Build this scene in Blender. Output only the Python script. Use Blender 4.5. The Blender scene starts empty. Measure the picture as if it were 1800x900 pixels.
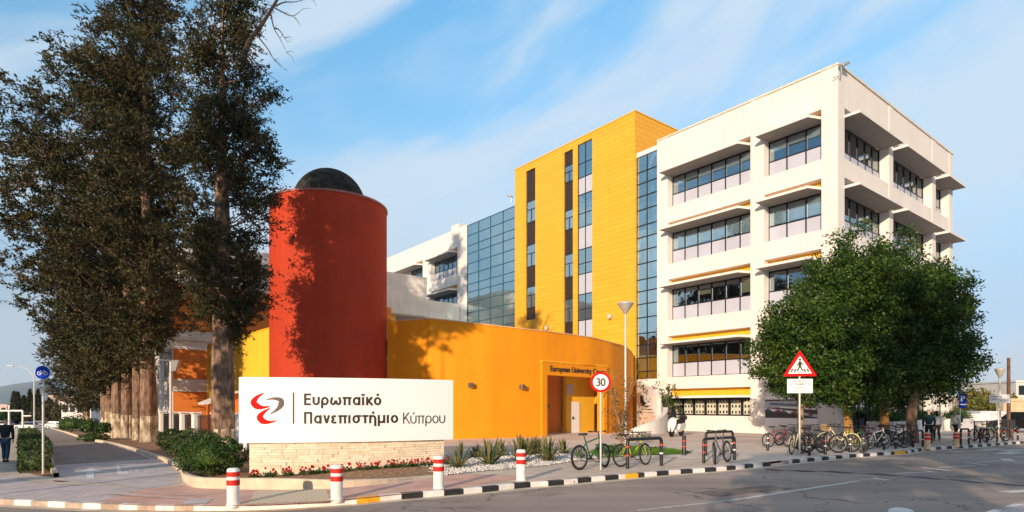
import bpy, bmesh, math, random
import numpy as np
from mathutils import Vector, Matrix
R = math.radians
PI = math.pi
random.seed(7)
RNG = np.random.default_rng(11)
scn = bpy.context.scene
COL = scn.collection
F = 1058.0; CX = 900.0; HZ = 715.0; EYE = 1.9

def smooth(t):
    t = max(0.0, min(1.0, t)); return t*t*(3-2*t)
def gz(x, y=0):
    return -0.25*smooth((-2-x)/8.0) - 2.2*smooth((-x-18)/85.0)
def at(px, py, Y):
    """world point seen at photo pixel px,py at distance Y"""
    return Vector(((px-CX)/F*Y, Y, EYE-(py-HZ)/F*Y))
def G(px, py, off=0.0):
    """ground point under photo pixel"""
    Y = 20.0
    for _ in range(60):
        x = (px-CX)/F*Y
        Y = 0.5*Y+0.5*(EYE-gz(x)-off)*F/(py-HZ)
    x = (px-CX)/F*Y
    return Vector((x, Y, gz(x)+off))

# ---------------------------------------------------------------- materials
def new_mat(name):
    m = bpy.data.materials.new(name); m.use_nodes = True
    nt = m.node_tree
    for n in list(nt.nodes): nt.nodes.remove(n)
    out = nt.nodes.new('ShaderNodeOutputMaterial')
    return m, nt, out
def mat(name, col, rough=0.7, metal=0.0, var=0.12, scale=3.0, bump=0.0, bscale=40.0, col2=None, spec=0.5, emit=None, stain=0.0, coord='Object', coat=0.0, detail=6, ramp=(0.35, 0.65), chips=None, stretch=None):
    m, nt, out = new_mat(name)
    N = nt.nodes.new; L = nt.links.new
    p = N('ShaderNodeBsdfPrincipled'); L(p.outputs[0], out.inputs[0])
    p.inputs['Roughness'].default_value = rough; p.inputs['Metallic'].default_value = metal
    p.inputs['Specular IOR Level'].default_value = spec
    p.inputs['Coat Weight'].default_value = coat
    tc = N('ShaderNodeTexCoord')
    nz = N('ShaderNodeTexNoise'); nz.inputs['Scale'].default_value = scale; nz.inputs['Detail'].default_value = detail
    src = tc.outputs[coord]
    if stretch:
        ms = N('ShaderNodeMapping'); ms.inputs['Scale'].default_value = stretch; L(src, ms.inputs[0]); src = ms.outputs[0]
    L(src, nz.inputs['Vector'])
    rp = N('ShaderNodeValToRGB'); rp.color_ramp.elements[0].position = ramp[0]; rp.color_ramp.elements[1].position = ramp[1]
    c = col
    d = tuple(max(0, v*(1-var)) for v in c[:3]); e = tuple(min(1, v*(1+var)) for v in c[:3])
    if col2: d = c; e = col2
    rp.color_ramp.elements[0].color = (*d[:3], 1); rp.color_ramp.elements[1].color = (*e[:3], 1)
    L(nz.outputs['Fac'], rp.inputs[0])
    last = rp.outputs[0]
    if stain > 0:
        mp = N('ShaderNodeMapping'); mp.inputs['Scale'].default_value = (1.2, 1.2, 0.12); L(tc.outputs[coord], mp.inputs[0])
        n2 = N('ShaderNodeTexNoise'); n2.inputs['Scale'].default_value = 2.2; n2.inputs['Detail'].default_value = 8; L(mp.outputs[0], n2.inputs['Vector'])
        r2 = N('ShaderNodeValToRGB'); r2.color_ramp.elements[0].position = 0.42; r2.color_ramp.elements[1].position = 0.75
        r2.color_ramp.elements[0].color = (1, 1, 1, 1); v = 1-stain; r2.color_ramp.elements[1].color = (v, v*0.98, v*0.95, 1)
        L(n2.outputs['Fac'], r2.inputs[0])
        mx = N('ShaderNodeMix'); mx.data_type = 'RGBA'; mx.blend_type = 'MULTIPLY'; mx.inputs[0].default_value = 1
        L(last, mx.inputs[6]); L(r2.outputs[0], mx.inputs[7]); last = mx.outputs[2]
    if chips:
        n3 = N('ShaderNodeTexNoise'); n3.inputs['Scale'].default_value = chips[1]; n3.inputs['Detail'].default_value = 10; n3.inputs['Roughness'].default_value = .7; L(tc.outputs[coord], n3.inputs['Vector'])
        r3 = N('ShaderNodeValToRGB'); r3.color_ramp.elements[0].position = chips[2]; r3.color_ramp.elements[0].color = (0, 0, 0, 1); r3.color_ramp.elements[1].position = chips[2]+.04; r3.color_ramp.elements[1].color = (1, 1, 1, 1); L(n3.outputs['Fac'], r3.inputs[0])
        m3 = N('ShaderNodeMix'); m3.data_type = 'RGBA'; L(r3.outputs[0], m3.inputs[0]); L(last, m3.inputs[6]); m3.inputs[7].default_value = (*chips[0], 1); last = m3.outputs[2]
    L(last, p.inputs['Base Color'])
    if bump > 0:
        nb = N('ShaderNodeTexNoise'); nb.inputs['Scale'].default_value = bscale; nb.inputs['Detail'].default_value = 8
        L(src, nb.inputs['Vector'])
        b = N('ShaderNodeBump'); b.inputs['Strength'].default_value = bump; b.inputs['Distance'].default_value = 0.02
        L(nb.outputs['Fac'], b.inputs['Height']); L(b.outputs[0], p.inputs['Normal'])
    if emit:
        p.inputs['Emission Color'].default_value = (*emit[:3], 1); p.inputs['Emission Strength'].default_value = emit[3]
    m['_p'] = 1
    return m
def brick_mat(name, c1, c2, mortar, sx, sy, msize=0.02, rough=0.8, rot=(0, 0, 0), bump=0.3, offset=0.5, noise=0.25, coord='Object', uv=None):
    m, nt, out = new_mat(name)
    N = nt.nodes.new; L = nt.links.new
    p = N('ShaderNodeBsdfPrincipled'); L(p.outputs[0], out.inputs[0]); p.inputs['Roughness'].default_value = rough
    tc = N('ShaderNodeTexCoord'); mp = N('ShaderNodeMapping'); mp.inputs['Rotation'].default_value = rot
    if uv == 'wall':
        sx_ = N('ShaderNodeSeparateXYZ'); L(tc.outputs[coord], sx_.inputs[0]); ad_ = N('ShaderNodeMath'); ad_.operation = 'ADD'; L(sx_.outputs[0], ad_.inputs[0]); L(sx_.outputs[1], ad_.inputs[1])
        cx_ = N('ShaderNodeCombineXYZ'); L(ad_.outputs[0], cx_.inputs[0]); L(sx_.outputs[2], cx_.inputs[1]); L(cx_.outputs[0], mp.inputs[0])
    else: L(tc.outputs[coord], mp.inputs[0])
    br = N('ShaderNodeTexBrick'); br.offset = offset
    br.inputs['Color1'].default_value = (*c1, 1); br.inputs['Color2'].default_value = (*c2, 1); br.inputs['Mortar'].default_value = (*mortar, 1)
    br.inputs['Scale'].default_value = 1; br.inputs['Mortar Size'].default_value = msize; br.inputs['Mortar Smooth'].default_value = 0.2
    br.inputs['Brick Width'].default_value = sx; br.inputs['Row Height'].default_value = sy
    L(mp.outputs[0], br.inputs['Vector'])
    nz = N('ShaderNodeTexNoise'); nz.inputs['Scale'].default_value = 1.3; nz.inputs['Detail'].default_value = 9; nz.inputs['Roughness'].default_value = 0.65
    L(tc.outputs[coord], nz.inputs['Vector'])
    rp = N('ShaderNodeValToRGB'); rp.color_ramp.elements[0].position = 0.3; rp.color_ramp.elements[1].position = 0.7
    v = 1-noise; rp.color_ramp.elements[0].color = (v, v, v, 1); rp.color_ramp.elements[1].color = (1, 1, 1, 1)
    L(nz.outputs['Fac'], rp.inputs[0])
    mx = N('ShaderNodeMix'); mx.data_type = 'RGBA'; mx.blend_type = 'MULTIPLY'; mx.inputs[0].default_value = 1
    L(br.outputs[0], mx.inputs[6]); L(rp.outputs[0], mx.inputs[7]); L(mx.outputs[2], p.inputs['Base Color'])
    b = N('ShaderNodeBump'); b.inputs['Strength'].default_value = bump; b.inputs['Distance'].default_value = 0.015; b.invert = True
    ad = N('ShaderNodeMath'); ad.operation = 'MULTIPLY_ADD'; ad.inputs[1].default_value = -0.5
    L(nz.outputs['Fac'], ad.inputs[0]); L(br.outputs['Fac'], ad.inputs[2])
    L(ad.outputs[0], b.inputs['Height']); L(b.outputs[0], p.inputs['Normal'])
    return m
def glass_mat(name, trans, gloss, base=0.25, rough=0.01, wav=0.0):
    m, nt, out = new_mat(name)
    N = nt.nodes.new; L = nt.links.new
    t = N('ShaderNodeBsdfTransparent'); t.inputs[0].default_value = (*trans, 1)
    g = N('ShaderNodeBsdfGlossy'); g.inputs[0].default_value = (*gloss, 1); g.inputs['Roughness'].default_value = rough
    fr = N('ShaderNodeFresnel'); fr.inputs[0].default_value = 1.5
    ma = N('ShaderNodeMath'); ma.operation = 'MULTIPLY_ADD'; ma.inputs[1].default_value = 1-base; ma.inputs[2].default_value = base
    L(fr.outputs[0], ma.inputs[0])
    mx = N('ShaderNodeMixShader'); L(ma.outputs[0], mx.inputs[0]); L(t.outputs[0], mx.inputs[1]); L(g.outputs[0], mx.inputs[2]); L(mx.outputs[0], out.inputs[0])
    if wav > 0:
        tc = N('ShaderNodeTexCoord'); nb = N('ShaderNodeTexNoise'); nb.inputs['Scale'].default_value = 0.9
        L(tc.outputs['Object'], nb.inputs['Vector'])
        b = N('ShaderNodeBump'); b.inputs['Strength'].default_value = wav; b.inputs['Distance'].default_value = 0.05
        L(nb.outputs['Fac'], b.inputs['Height']); L(b.outputs[0], g.inputs['Normal'])
    return m
def leaf_mat(name, dark, mid, odd, scale=0.6, trans=0.25, rough=0.6, p1=0.45, p2=0.72):
    m, nt, out = new_mat(name)
    N = nt.nodes.new; L = nt.links.new
    p = N('ShaderNodeBsdfPrincipled'); p.inputs['Roughness'].default_value = rough; p.inputs['Specular IOR Level'].default_value = 0.3
    tr = N('ShaderNodeBsdfTranslucent')
    geo = N('ShaderNodeNewGeometry'); tc = N('ShaderNodeTexCoord')
    nz = N('ShaderNodeTexNoise'); nz.inputs['Scale'].default_value = scale; nz.inputs['Detail'].default_value = 5; nz.inputs['Roughness'].default_value = 0.7
    L(tc.outputs['Object'], nz.inputs['Vector'])
    ad = N('ShaderNodeMath'); ad.operation = 'MULTIPLY_ADD'; ad.inputs[1].default_value = 0.35; ad.inputs[2].default_value = -0.17
    L(geo.outputs['Random Per Island'], ad.inputs[0])
    a2 = N('ShaderNodeMath'); a2.operation = 'ADD'; L(ad.outputs[0], a2.inputs[0]); L(nz.outputs['Fac'], a2.inputs[1])
    rp = N('ShaderNodeValToRGB'); el = rp.color_ramp.elements
    el[0].position = 0.3; el[0].color = (*dark, 1); el[1].position = p2; el[1].color = (*odd, 1)
    e = el.new(p1+0.05); e.color = (*mid, 1)
    L(a2.outputs[0], rp.inputs[0]); L(rp.outputs[0], p.inputs['Base Color']); L(rp.outputs[0], tr.inputs[0])
    mx = N('ShaderNodeMixShader'); mx.inputs[0].default_value = trans
    L(p.outputs[0], mx.inputs[1]); L(tr.outputs[0], mx.inputs[2]); L(mx.outputs[0], out.inputs[0])
    return m

# ---------------------------------------------------------------- mesh builder
class MB:
    def __init__(s): s.v = []; s.f = []; s.m = []
    def add(s, vs, fs, mi=0):
        o = len(s.v); s.v += [tuple(v) for v in vs]; s.f += [tuple(i+o for i in f) for f in fs]; s.m += [mi]*len(fs); return s
    def box(s, x0, x1, y0, y1, z0, z1, mi=0, M=None):
        vs = [Vector((x, y, z)) for z in (z0, z1) for y in (y0, y1) for x in (x0, x1)]
        if M is not None: vs = [M @ v for v in vs]
        return s.add(vs, [(0, 2, 3, 1), (4, 5, 7, 6), (0, 1, 5, 4), (2, 6, 7, 3), (0, 4, 6, 2), (1, 3, 7, 5)], mi)
    def cham(s, x0, x1, y0, y1, z0, z1, c=0.01, mi=0, M=None):
        """box with chamfered vertical and top edges"""
        def ring(i, z): return [(x0+i+c, y0+i, z), (x1-i-c, y0+i, z), (x1-i, y0+i+c, z), (x1-i, y1-i-c, z), (x1-i-c, y1-i, z), (x0+i+c, y1-i, z), (x0+i, y1-i-c, z), (x0+i, y0+i+c, z)]
        vs = ring(c, z0)+ring(0, z0+c)+ring(0, z1-c)+ring(c, z1)
        vs = [Vector(v) for v in vs]
        if M is not None: vs = [M @ v for v in vs]
        fs = [tuple(range(7, -1, -1)), tuple(range(24, 32))]
        for r in range(3):
            for i in range(8):
                j = (i+1) % 8; fs.append((r*8+i, r*8+j, r*8+8+j, r*8+8+i))
        return s.add(vs, fs, mi)
    def tube(s, pts, rad, n=8, mi=0, caps=True, sx=1.0):
        pts = [Vector(p) for p in pts]
        if not isinstance(rad, (list, tuple)): rad = [rad]*len(pts)
        vs = []; fs = []
        prev = None
        for i, p in enumerate(pts):
            if i == 0: d = pts[1]-pts[0]
            elif i == len(pts)-1: d = pts[-1]-pts[-2]
            else: d = (pts[i+1]-pts[i]).normalized()+(pts[i]-pts[i-1]).normalized()
            d = d.normalized() if d.length > 1e-9 else Vector((0, 0, 1))
            if prev is None:
                a = Vector((0, 0, 1)) if abs(d.z) < 0.9 else Vector((1, 0, 0))
                u = d.cross(a).normalized()
            else:
                u = (prev-d*prev.dot(d)).normalized()
            prev = u; w = d.cross(u).normalized()
            for k in range(n):
                a = 2*PI*k/n
                vs.append(p+u*math.cos(a)*rad[i]*sx+w*math.sin(a)*rad[i])
        for i in range(len(pts)-1):
            for k in range(n):
                j = (k+1) % n
                fs.append((i*n+k, i*n+j, (i+1)*n+j, (i+1)*n+k))
        if caps:
            fs.append(tuple(range(n-1, -1, -1))); fs.append(tuple((len(pts)-1)*n+k for k in range(n)))
        return s.add(vs, fs, mi)
    def lathe(s, prof, n=24, mi=0, M=None, c=(0, 0, 0)):
        vs = []; fs = []
        for r, z in prof:
            for k in range(n):
                a = 2*PI*k/n; v = Vector((c[0]+r*math.cos(a), c[1]+r*math.sin(a), c[2]+z))
                vs.append(M @ v if M is not None else v)
        for i in range(len(prof)-1):
            for k in range(n):
                j = (k+1) % n; fs.append((i*n+k, i*n+j, (i+1)*n+j, (i+1)*n+k))
        if prof[0][0] > 1e-5: fs.append(tuple(range(n-1, -1, -1)))
        if prof[-1][0] > 1e-5: fs.append(tuple((len(prof)-1)*n+k for k in range(n)))
        return s.add(vs, fs, mi)
    def prism(s, poly, h0, h1, M=None, mi=0):
        """poly list of (a,b) in XY extruded along Z h0..h1, M maps"""
        n = len(poly); vs = [Vector((a, b, h0)) for a, b in poly]+[Vector((a, b, h1)) for a, b in poly]
        if M is not None: vs = [M @ v for v in vs]
        fs = [tuple(range(n-1, -1, -1)), tuple(range(n, 2*n))]+[(i, (i+1) % n, n+(i+1) % n, n+i) for i in range(n)]
        return s.add(vs, fs, mi)
    def torus(s, c, Rr, r, axis='y', n=28, k=8, mi=0, a0=0, a1=2*PI):
        pts = []
        full = abs(a1-a0-2*PI) < 1e-6
        vs = []; fs = []
        cnt = n if full else n+1
        for i in range(cnt):
            a = a0+(a1-a0)*i/n
            for j in range(k):
                b = 2*PI*j/k; rr = Rr+r*math.cos(b); h = r*math.sin(b)
                if axis == 'y': vs.append((c[0]+rr*math.cos(a), c[1]+h, c[2]+rr*math.sin(a)))
                elif axis == 'x': vs.append((c[0]+h, c[1]+rr*math.cos(a), c[2]+rr*math.sin(a)))
                else: vs.append((c[0]+rr*math.cos(a), c[1]+rr*math.sin(a), c[2]+h))
        for i in range(n):
            i2 = (i+1) % cnt
            for j in range(k):
                j2 = (j+1) % k; fs.append((i*k+j, i2*k+j, i2*k+j2, i*k+j2))
        return s.add(vs, fs, mi)
    def mesh(s, name, mats, sm=False):
        me = bpy.data.meshes.new(name); me.from_pydata(s.v, [], s.f)
        if not isinstance(mats, (list, tuple)): mats = [mats]
        for m in mats: me.materials.append(m)
        if len(mats) > 1: me.polygons.foreach_set('material_index', s.m)
        bm = bmesh.new(); bm.from_mesh(me); bmesh.ops.recalc_face_normals(bm, faces=bm.faces); bm.to_mesh(me); bm.free()
        if sm:
            me.polygons.foreach_set('use_smooth', [True]*len(me.polygons))
            try: me.set_sharp_from_angle(angle=R(40))
            except Exception: pass
        me.update(); return me
    def build(s, name, mats, parent=None, sm=False, loc=None):
        return link(name, s.mesh(name, mats, sm), parent, loc)
def link(name, me, parent=None, loc=None):
    o = bpy.data.objects.new(name, me); COL.objects.link(o)
    if parent: o.parent = parent
    if loc is not None: o.location = loc
    return o
def tag(o, label=None, cat=None, group=None, kind=None):
    if label: o['label'] = label
    if cat: o['category'] = cat
    if group: o['group'] = group
    if kind: o['kind'] = kind
    return o
def empty(name, loc=(0, 0, 0), rz=0.0, label=None, cat=None, group=None):
    o = bpy.data.objects.new(name, None); COL.objects.link(o); o.location = loc; o.rotation_euler = (0, 0, rz)
    o.empty_display_size = 0.2
    return tag(o, label, cat, group)
KIDS = {}
def copy_tree(o, parent=None, first=True):
    c = o.copy(); COL.objects.link(c); c.parent = parent
    for ch in [k for k in list(o.children)]: copy_tree(ch, c)
    return c
def np_mesh(name, V, Fq, mats, sm=False, mi=None):
    me = bpy.data.meshes.new(name); nv = len(V); nf = len(Fq); k = Fq.shape[1]
    me.vertices.add(nv); me.vertices.foreach_set('co', V.astype(np.float32).ravel())
    me.loops.add(nf*k); me.loops.foreach_set('vertex_index', Fq.astype(np.int32).ravel())
    me.polygons.add(nf); me.polygons.foreach_set('loop_start', np.arange(0, nf*k, k, dtype=np.int32))
    for m in (mats if isinstance(mats, (list, tuple)) else [mats]): me.materials.append(m)
    if mi is not None: me.polygons.foreach_set('material_index', mi.astype(np.int32))
    me.update(calc_edges=True); me.validate(); return me
def text_mesh(body, size, font_off=0.0, depth=0.01, spacing=1.0, sx=1.0, align='LEFT', bold=0.0):
    cu = bpy.data.curves.new('t', 'FONT'); cu.body = body; cu.size = size; cu.offset = font_off; cu.extrude = depth
    cu.space_character = spacing; cu.align_x = align; cu.resolution_u = 4
    o = bpy.data.objects.new('t', cu); COL.objects.link(o)
    dg = bpy.context.evaluated_depsgraph_get(); dg.update()
    me = bpy.data.meshes.new_from_object(o.evaluated_get(dg))
    bpy.data.objects.remove(o); bpy.data.curves.remove(cu)
    if sx != 1.0:
        for v in me.vertices: v.co.x *= sx
    if bold:
        V = [tuple(v.co) for v in me.vertices]; Fc = [tuple(p.vertices) for p in me.polygons]; n = len(V); vs = []; fs = []
        for i, (dx, dy) in enumerate(((0, 0), (-1, 0), (1, 0), (0, .6), (0, -.6), (-.7, .5), (.7, .5), (-.7, -.5), (.7, -.5))):
            vs += [(x+dx*bold, y+dy*bold, z+(i*.03)*max(depth, .002)) for x, y, z in V]; fs += [tuple(q+i*n for q in f) for f in Fc]
        m2 = bpy.data.meshes.new('t'); m2.from_pydata(vs, [], fs); me = m2
    return me
# text stands up: local x right, z up, facing -y
UP = Matrix.Rotation(R(90), 4, 'X')

# ------------------------------------------------ palette
M = {}
M['white'] = mat('white_render', (0.73, 0.69, 0.66), 0.75, var=0.035, scale=0.35, bump=0.12, bscale=25, stain=0.07)
M['white2'] = mat('white_plaster', (0.72, 0.69, 0.68), 0.8, var=0.05, scale=0.5, bump=0.15, bscale=25, stain=0.14)
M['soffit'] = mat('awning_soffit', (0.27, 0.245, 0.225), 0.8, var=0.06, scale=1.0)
M['yellow'] = brick_mat('yellow_cladding', (0.80, 0.385, 0.020), (0.84, 0.42, 0.026), (0.60, 0.27, 0.012), 3.0, 0.42, 0.016, 0.55, bump=0.5, noise=0.07, uv='wall')
M['yellowp'] = mat('yellow_paint', (0.82, 0.43, 0.02), 0.6, var=0.05, scale=0.6, stain=0.06)
M['yellow2'] = mat('yellow_wall_paint', (0.86, 0.50, 0.03), 0.7, var=0.04, scale=0.5, stain=0.06, bump=0.1)
M['orange'] = mat('orange_wall_paint', (0.80, 0.285, 0.006), 0.75, var=0.05, scale=0.4, spec=.25, stain=0.08, bump=0.12, bscale=20)
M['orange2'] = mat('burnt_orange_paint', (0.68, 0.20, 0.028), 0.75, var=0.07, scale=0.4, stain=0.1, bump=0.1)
M['red'] = mat('red_tower_render', (0.46, 0.045, 0.014), 0.75, var=0.08, scale=0.5, spec=.25, stain=0.10, bump=0.12, bscale=20)
M['dome'] = mat('dome_cover', (0.016, 0.015, 0.014), 0.85, var=0.5, scale=2.5, spec=.15, col2=(0.045, 0.042, 0.036), bump=0.3)
M['frame'] = mat('dark_window_frame', (0.018, 0.02, 0.024), 0.4, metal=0.3, var=0.2)
M['framet'] = mat('teal_window_frame', (0.02, 0.10, 0.14), 0.4, metal=0.3, var=0.2)
M['spandrel'] = mat('spandrel_panel', (0.46, 0.475, 0.57), 0.4, var=0.05, scale=0.6)
M['blind'] = mat('window_blind', (0.80, 0.81, 0.80), 0.8, var=0.08, scale=1.2)
M['blindc'] = mat('cream_window_blind', (0.66, 0.56, 0.36), 0.8, var=0.08, scale=1.2)
M['back'] = mat('curtain_wall_interior', (0.20, 0.27, 0.34), 0.9, var=0.5, scale=0.6)
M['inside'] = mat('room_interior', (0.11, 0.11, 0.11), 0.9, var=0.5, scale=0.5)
M['darkpanel'] = mat('dark_brown_panel', (0.028, 0.018, 0.014), 0.5, var=0.2)
M['glass'] = glass_mat('window_glass', (0.84, 0.90, 0.93), (0.80, 0.92, 1.0), 0.33, wav=0.04)
M['glassb'] = glass_mat('blue_curtain_glass', (0.72, 0.88, 0.95), (0.80, 0.97, 1.0), 0.62, wav=0.25)
M['steel'] = mat('galvanised_steel', (0.50, 0.50, 0.50), 0.4, metal=0.6, var=0.12, scale=6)
M['lamp'] = mat('grey_lamp_post', (0.50, 0.49, 0.47), 0.45, metal=0.2, var=0.08, scale=4)
M['black'] = mat('black_paint', (0.012, 0.012, 0.014), 0.4, var=0.3, scale=8)
M['rubber'] = mat('tyre_rubber', (0.012, 0.012, 0.012), 0.8, var=0.3, scale=20)
M['alloy'] = mat('grey_alloy', (0.20, 0.20, 0.20), 0.5, var=0.1)
M['chrome'] = mat('bright_metal', (0.6, 0.6, 0.6), 0.25, metal=0.9, var=0.05)
M['paintw'] = mat('white_paint', (0.78, 0.77, 0.75), 0.55, var=0.08, scale=7, stain=0.14, chips=((.38, .34, .30), 9, .66))
M['paintr'] = mat('red_paint', (0.55, 0.02, 0.015), 0.6, var=0.18, scale=9, spec=.3, chips=((.45, .25, .2), 11, .68))
M['signw'] = mat('sign_white', (0.84, 0.83, 0.83), 0.35, var=0.015, scale=0.6)
M['signr'] = mat('sign_red', (0.62, 0.008, 0.008), 0.7, var=0.04, spec=.12)
M['signb'] = mat('sign_blue', (0.006, 0.05, 0.45), 0.75, var=0.04, spec=.08)
M['ink'] = mat('sign_ink', (0.025, 0.02, 0.02), 0.5, var=0.1)
M['bark'] = mat('cypress_bark', (0.085, 0.05, 0.033), 0.95, col2=(0.30, 0.19, 0.13), scale=5.5, bump=1.0, bscale=9, detail=10, stretch=(1, 1, .38))
M['limew'] = mat('limewashed_bark', (0.24, 0.17, 0.11), 0.95, col2=(0.60, 0.51, 0.38), scale=3.2, bump=0.9, bscale=9, ramp=(0.42, 0.60), stretch=(1, 1, .55))
M['twig'] = mat('dark_twig', (.035, .024, .018), .9, var=.3, scale=5)
M['bark2'] = mat('fig_bark', (0.24, 0.15, 0.08), 0.9, col2=(0.36, 0.24, 0.13), scale=3, bump=0.5)
M['barko'] = mat('ochre_painted_trunk', (0.40, 0.21, 0.06), 0.9, var=0.2, scale=3, bump=0.4)
M['cyp'] = leaf_mat('cypress_foliage', (0.017, 0.025, 0.008), (0.042, 0.048, 0.014), (0.115, 0.066, 0.024), 0.7, 0.12, p2=.76)
M['fig'] = leaf_mat('fig_foliage', (0.014, 0.042, 0.006), (0.036, 0.090, 0.010), (0.095, 0.140, 0.018), 0.8, 0.2, 0.45)
M['hedge'] = leaf_mat('hedge_foliage', (0.02, 0.04, 0.010), (0.045, 0.085, 0.018), (0.10, 0.11, 0.03), 1.5, 0.15)
M['box'] = leaf_mat('bush_foliage', (0.012, 0.035, 0.006), (0.03, 0.085, 0.012), (0.07, 0.12, 0.02), 2.0, 0.2)
M['agave'] = leaf_mat('spiky_leaf', (0.08, 0.11, 0.035), (0.16, 0.17, 0.06), (0.30, 0.20, 0.10), 1.6, 0.2)
M['grass'] = leaf_mat('grass_blades', (0.05, 0.13, 0.015), (0.08, 0.19, 0.02), (0.14, 0.22, 0.03), 1.0, 0.2)
M['petal'] = mat('red_petals', (0.34, 0.006, 0.010), 0.6, var=0.3, scale=12)
M['mulch'] = mat('bark_mulch', (0.10, 0.05, 0.025), 0.95, col2=(0.42, 0.23, 0.12), scale=9, bump=0.9, bscale=18, detail=10)
M['concrete'] = mat('kerb_concrete', (0.60, 0.49, 0.37), 0.85, var=0.14, scale=2.5, bump=0.3, bscale=30, stain=0.1)
M['skin'] = mat('skin', (0.50, 0.30, 0.21), 0.6, var=0.04)
M['hair'] = mat('dark_hair', (0.015, 0.011, 0.01), 0.7, var=0.3, scale=30)
M['denim'] = mat('blue_denim', (0.03, 0.075, 0.15), 0.85, var=0.2, scale=9)
M['cloth'] = mat('black_cloth', (0.012, 0.013, 0.016), 0.9, var=0.25, scale=8)
M['clothg'] = mat('dark_teal_cloth', (0.01, 0.035, 0.04), 0.9, var=0.25, scale=8)
M['clothw'] = mat('white_cloth', (0.62, 0.62, 0.65), 0.9, var=0.1, scale=8)
OFFCYP = [(-15.0, 9.0, 15.2, [(13.6, .4, .4), (14.1, 1.7, 1.5), (14.9, 1.8, 1.6), (15.8, .6, .6)], 41), (-18.1, 9.0, 22, [(5.0, .6, .6), (7, 2.0, 2.0), (14, 2.3, 2.1), (19, 2.0, 2.0), (22, .4, .4)], 43), (-24.2, 7.5, 8.6, [(1.5, .6, .6), (2.5, 2.2, 2.2), (6, 2.4, 2.2), (8.6, .4, .4)], 42)]
BEHIND = [(-1.5, -9, 8.5, 2.6, 3.6), (5.0, -10, 20, 4.3, 4.5), (11, -7, 8.5, 2.6, 3.0)]
CLOUD_LOC = (5.0, 0.2, 0); CLOUDC = (4.0, 4.5, 5.0, 1); EXPO = 0.40
HAZE = 1.2e-4
# ================================================================ ground
def sheet(name, pts, off, material, kind='structure', label=None):
    bm = bmesh.new()
    vs = [bm.verts.new((p[0], p[1], 0)) for p in pts]
    bm.faces.new(vs)
    bmesh.ops.triangulate(bm, faces=bm.faces[:])
    xs = [-2-0.5*i for i in range(17)]+[-18-5*i for i in range(18)]
    mn = min(p[0] for p in pts); mx = max(p[0] for p in pts)
    for x in xs:
        if mn < x < mx:
            bmesh.ops.bisect_plane(bm, geom=bm.verts[:]+bm.edges[:]+bm.faces[:], plane_co=(x, 0, 0), plane_no=(1, 0, 0))
    for v in bm.verts: v.co.z = gz(v.co.x)+off
    for f in bm.faces:
        f.normal_update()
        if f.normal.z < 0: f.normal_flip()
    me = bpy.data.meshes.new(name); bm.to_mesh(me); bm.free(); me.materials.append(material)
    o = link(name, me)
    if kind: o['kind'] = kind
    return o
def gp(lst, off=0.0): return [tuple(G(px, py, off)[:2]) for px, py in lst]
def resample(pts, step):
    """pts 2d polyline -> evenly spaced"""
    P = [Vector((p[0], p[1])) for p in pts]
    # catmull smoothing
    Q = []
    for i in range(len(P)-1):
        p0 = P[max(i-1, 0)]; p1 = P[i]; p2 = P[i+1]; p3 = P[min(i+2, len(P)-1)]
        for k in range(8):
            t = k/8
            Q.append(0.5*((2*p1)+(p2-p0)*t+(2*p0-5*p1+4*p2-p3)*t*t+(3*p1-p0-3*p2+p3)*t*t*t))
    Q.append(P[-1])
    out = [Q[0].copy()]; acc = 0
    for a, b in zip(Q, Q[1:]):
        d = (b-a).length
        while acc+d >= step:
            f = (step-acc)/d; a = a+(b-a)*f; out.append(a.copy()); d = (b-a).length; acc = 0
        acc += d
    return out
def offset_line(P, d):
    out = []
    for i, p in enumerate(P):
        t = (P[min(i+1, len(P)-1)]-P[max(i-1, 0)]).normalized()
        out.append(p+Vector((-t.y, t.x))*d)
    return out

ROAD = -0.125
# asphalt
m, nt, out = new_mat('asphalt'); N = nt.nodes.new; L = nt.links.new
p = N('ShaderNodeBsdfPrincipled'); L(p.outputs[0], out.inputs[0]); p.inputs['Roughness'].default_value = 0.85
tc = N('ShaderNodeTexCoord')
n1 = N('ShaderNodeTexNoise'); n1.inputs['Scale'].default_value = 0.18; n1.inputs['Detail'].default_value = 8; L(tc.outputs['Object'], n1.inputs[0])
mp = N('ShaderNodeMapping'); mp.inputs['Rotation'].default_value = (0, 0, R(-28)); mp.inputs['Scale'].default_value = (0.05, 0.8, 1); L(tc.outputs['Object'], mp.inputs[0])
n3 = N('ShaderNodeTexNoise'); n3.inputs['Scale'].default_value = 1.0; n3.inputs['Detail'].default_value = 6; L(mp.outputs[0], n3.inputs[0])
n2 = N('ShaderNodeTexNoise'); n2.inputs['Scale'].default_value = 60; n2.inputs['Detail'].default_value = 4; L(tc.outputs['Object'], n2.inputs[0])
a = N('ShaderNodeMath'); a.operation = 'ADD'; L(n1.outputs['Fac'], a.inputs[0]); L(n3.outputs['Fac'], a.inputs[1])
b = N('ShaderNodeMath'); b.operation = 'MULTIPLY_ADD'; b.inputs[1].default_value = 0.5; L(n2.outputs['Fac'], b.inputs[0]); L(a.outputs[0], b.inputs[2])
c = N('ShaderNodeMath'); c.operation = 'MULTIPLY'; c.inputs[1].default_value = 0.4; L(b.outputs[0], c.inputs[0])
rp = N('ShaderNodeValToRGB'); e = rp.color_ramp.elements; e[0].position = 0.38; e[0].color = (0.22, 0.172, 0.148, 1); e[1].position = 0.62; e[1].color = (0.42, 0.325, 0.275, 1)
L(c.outputs[0], rp.inputs[0])
vo = N('ShaderNodeTexVoronoi'); vo.feature = 'DISTANCE_TO_EDGE'; vo.inputs['Scale'].default_value = 0.22
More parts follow.
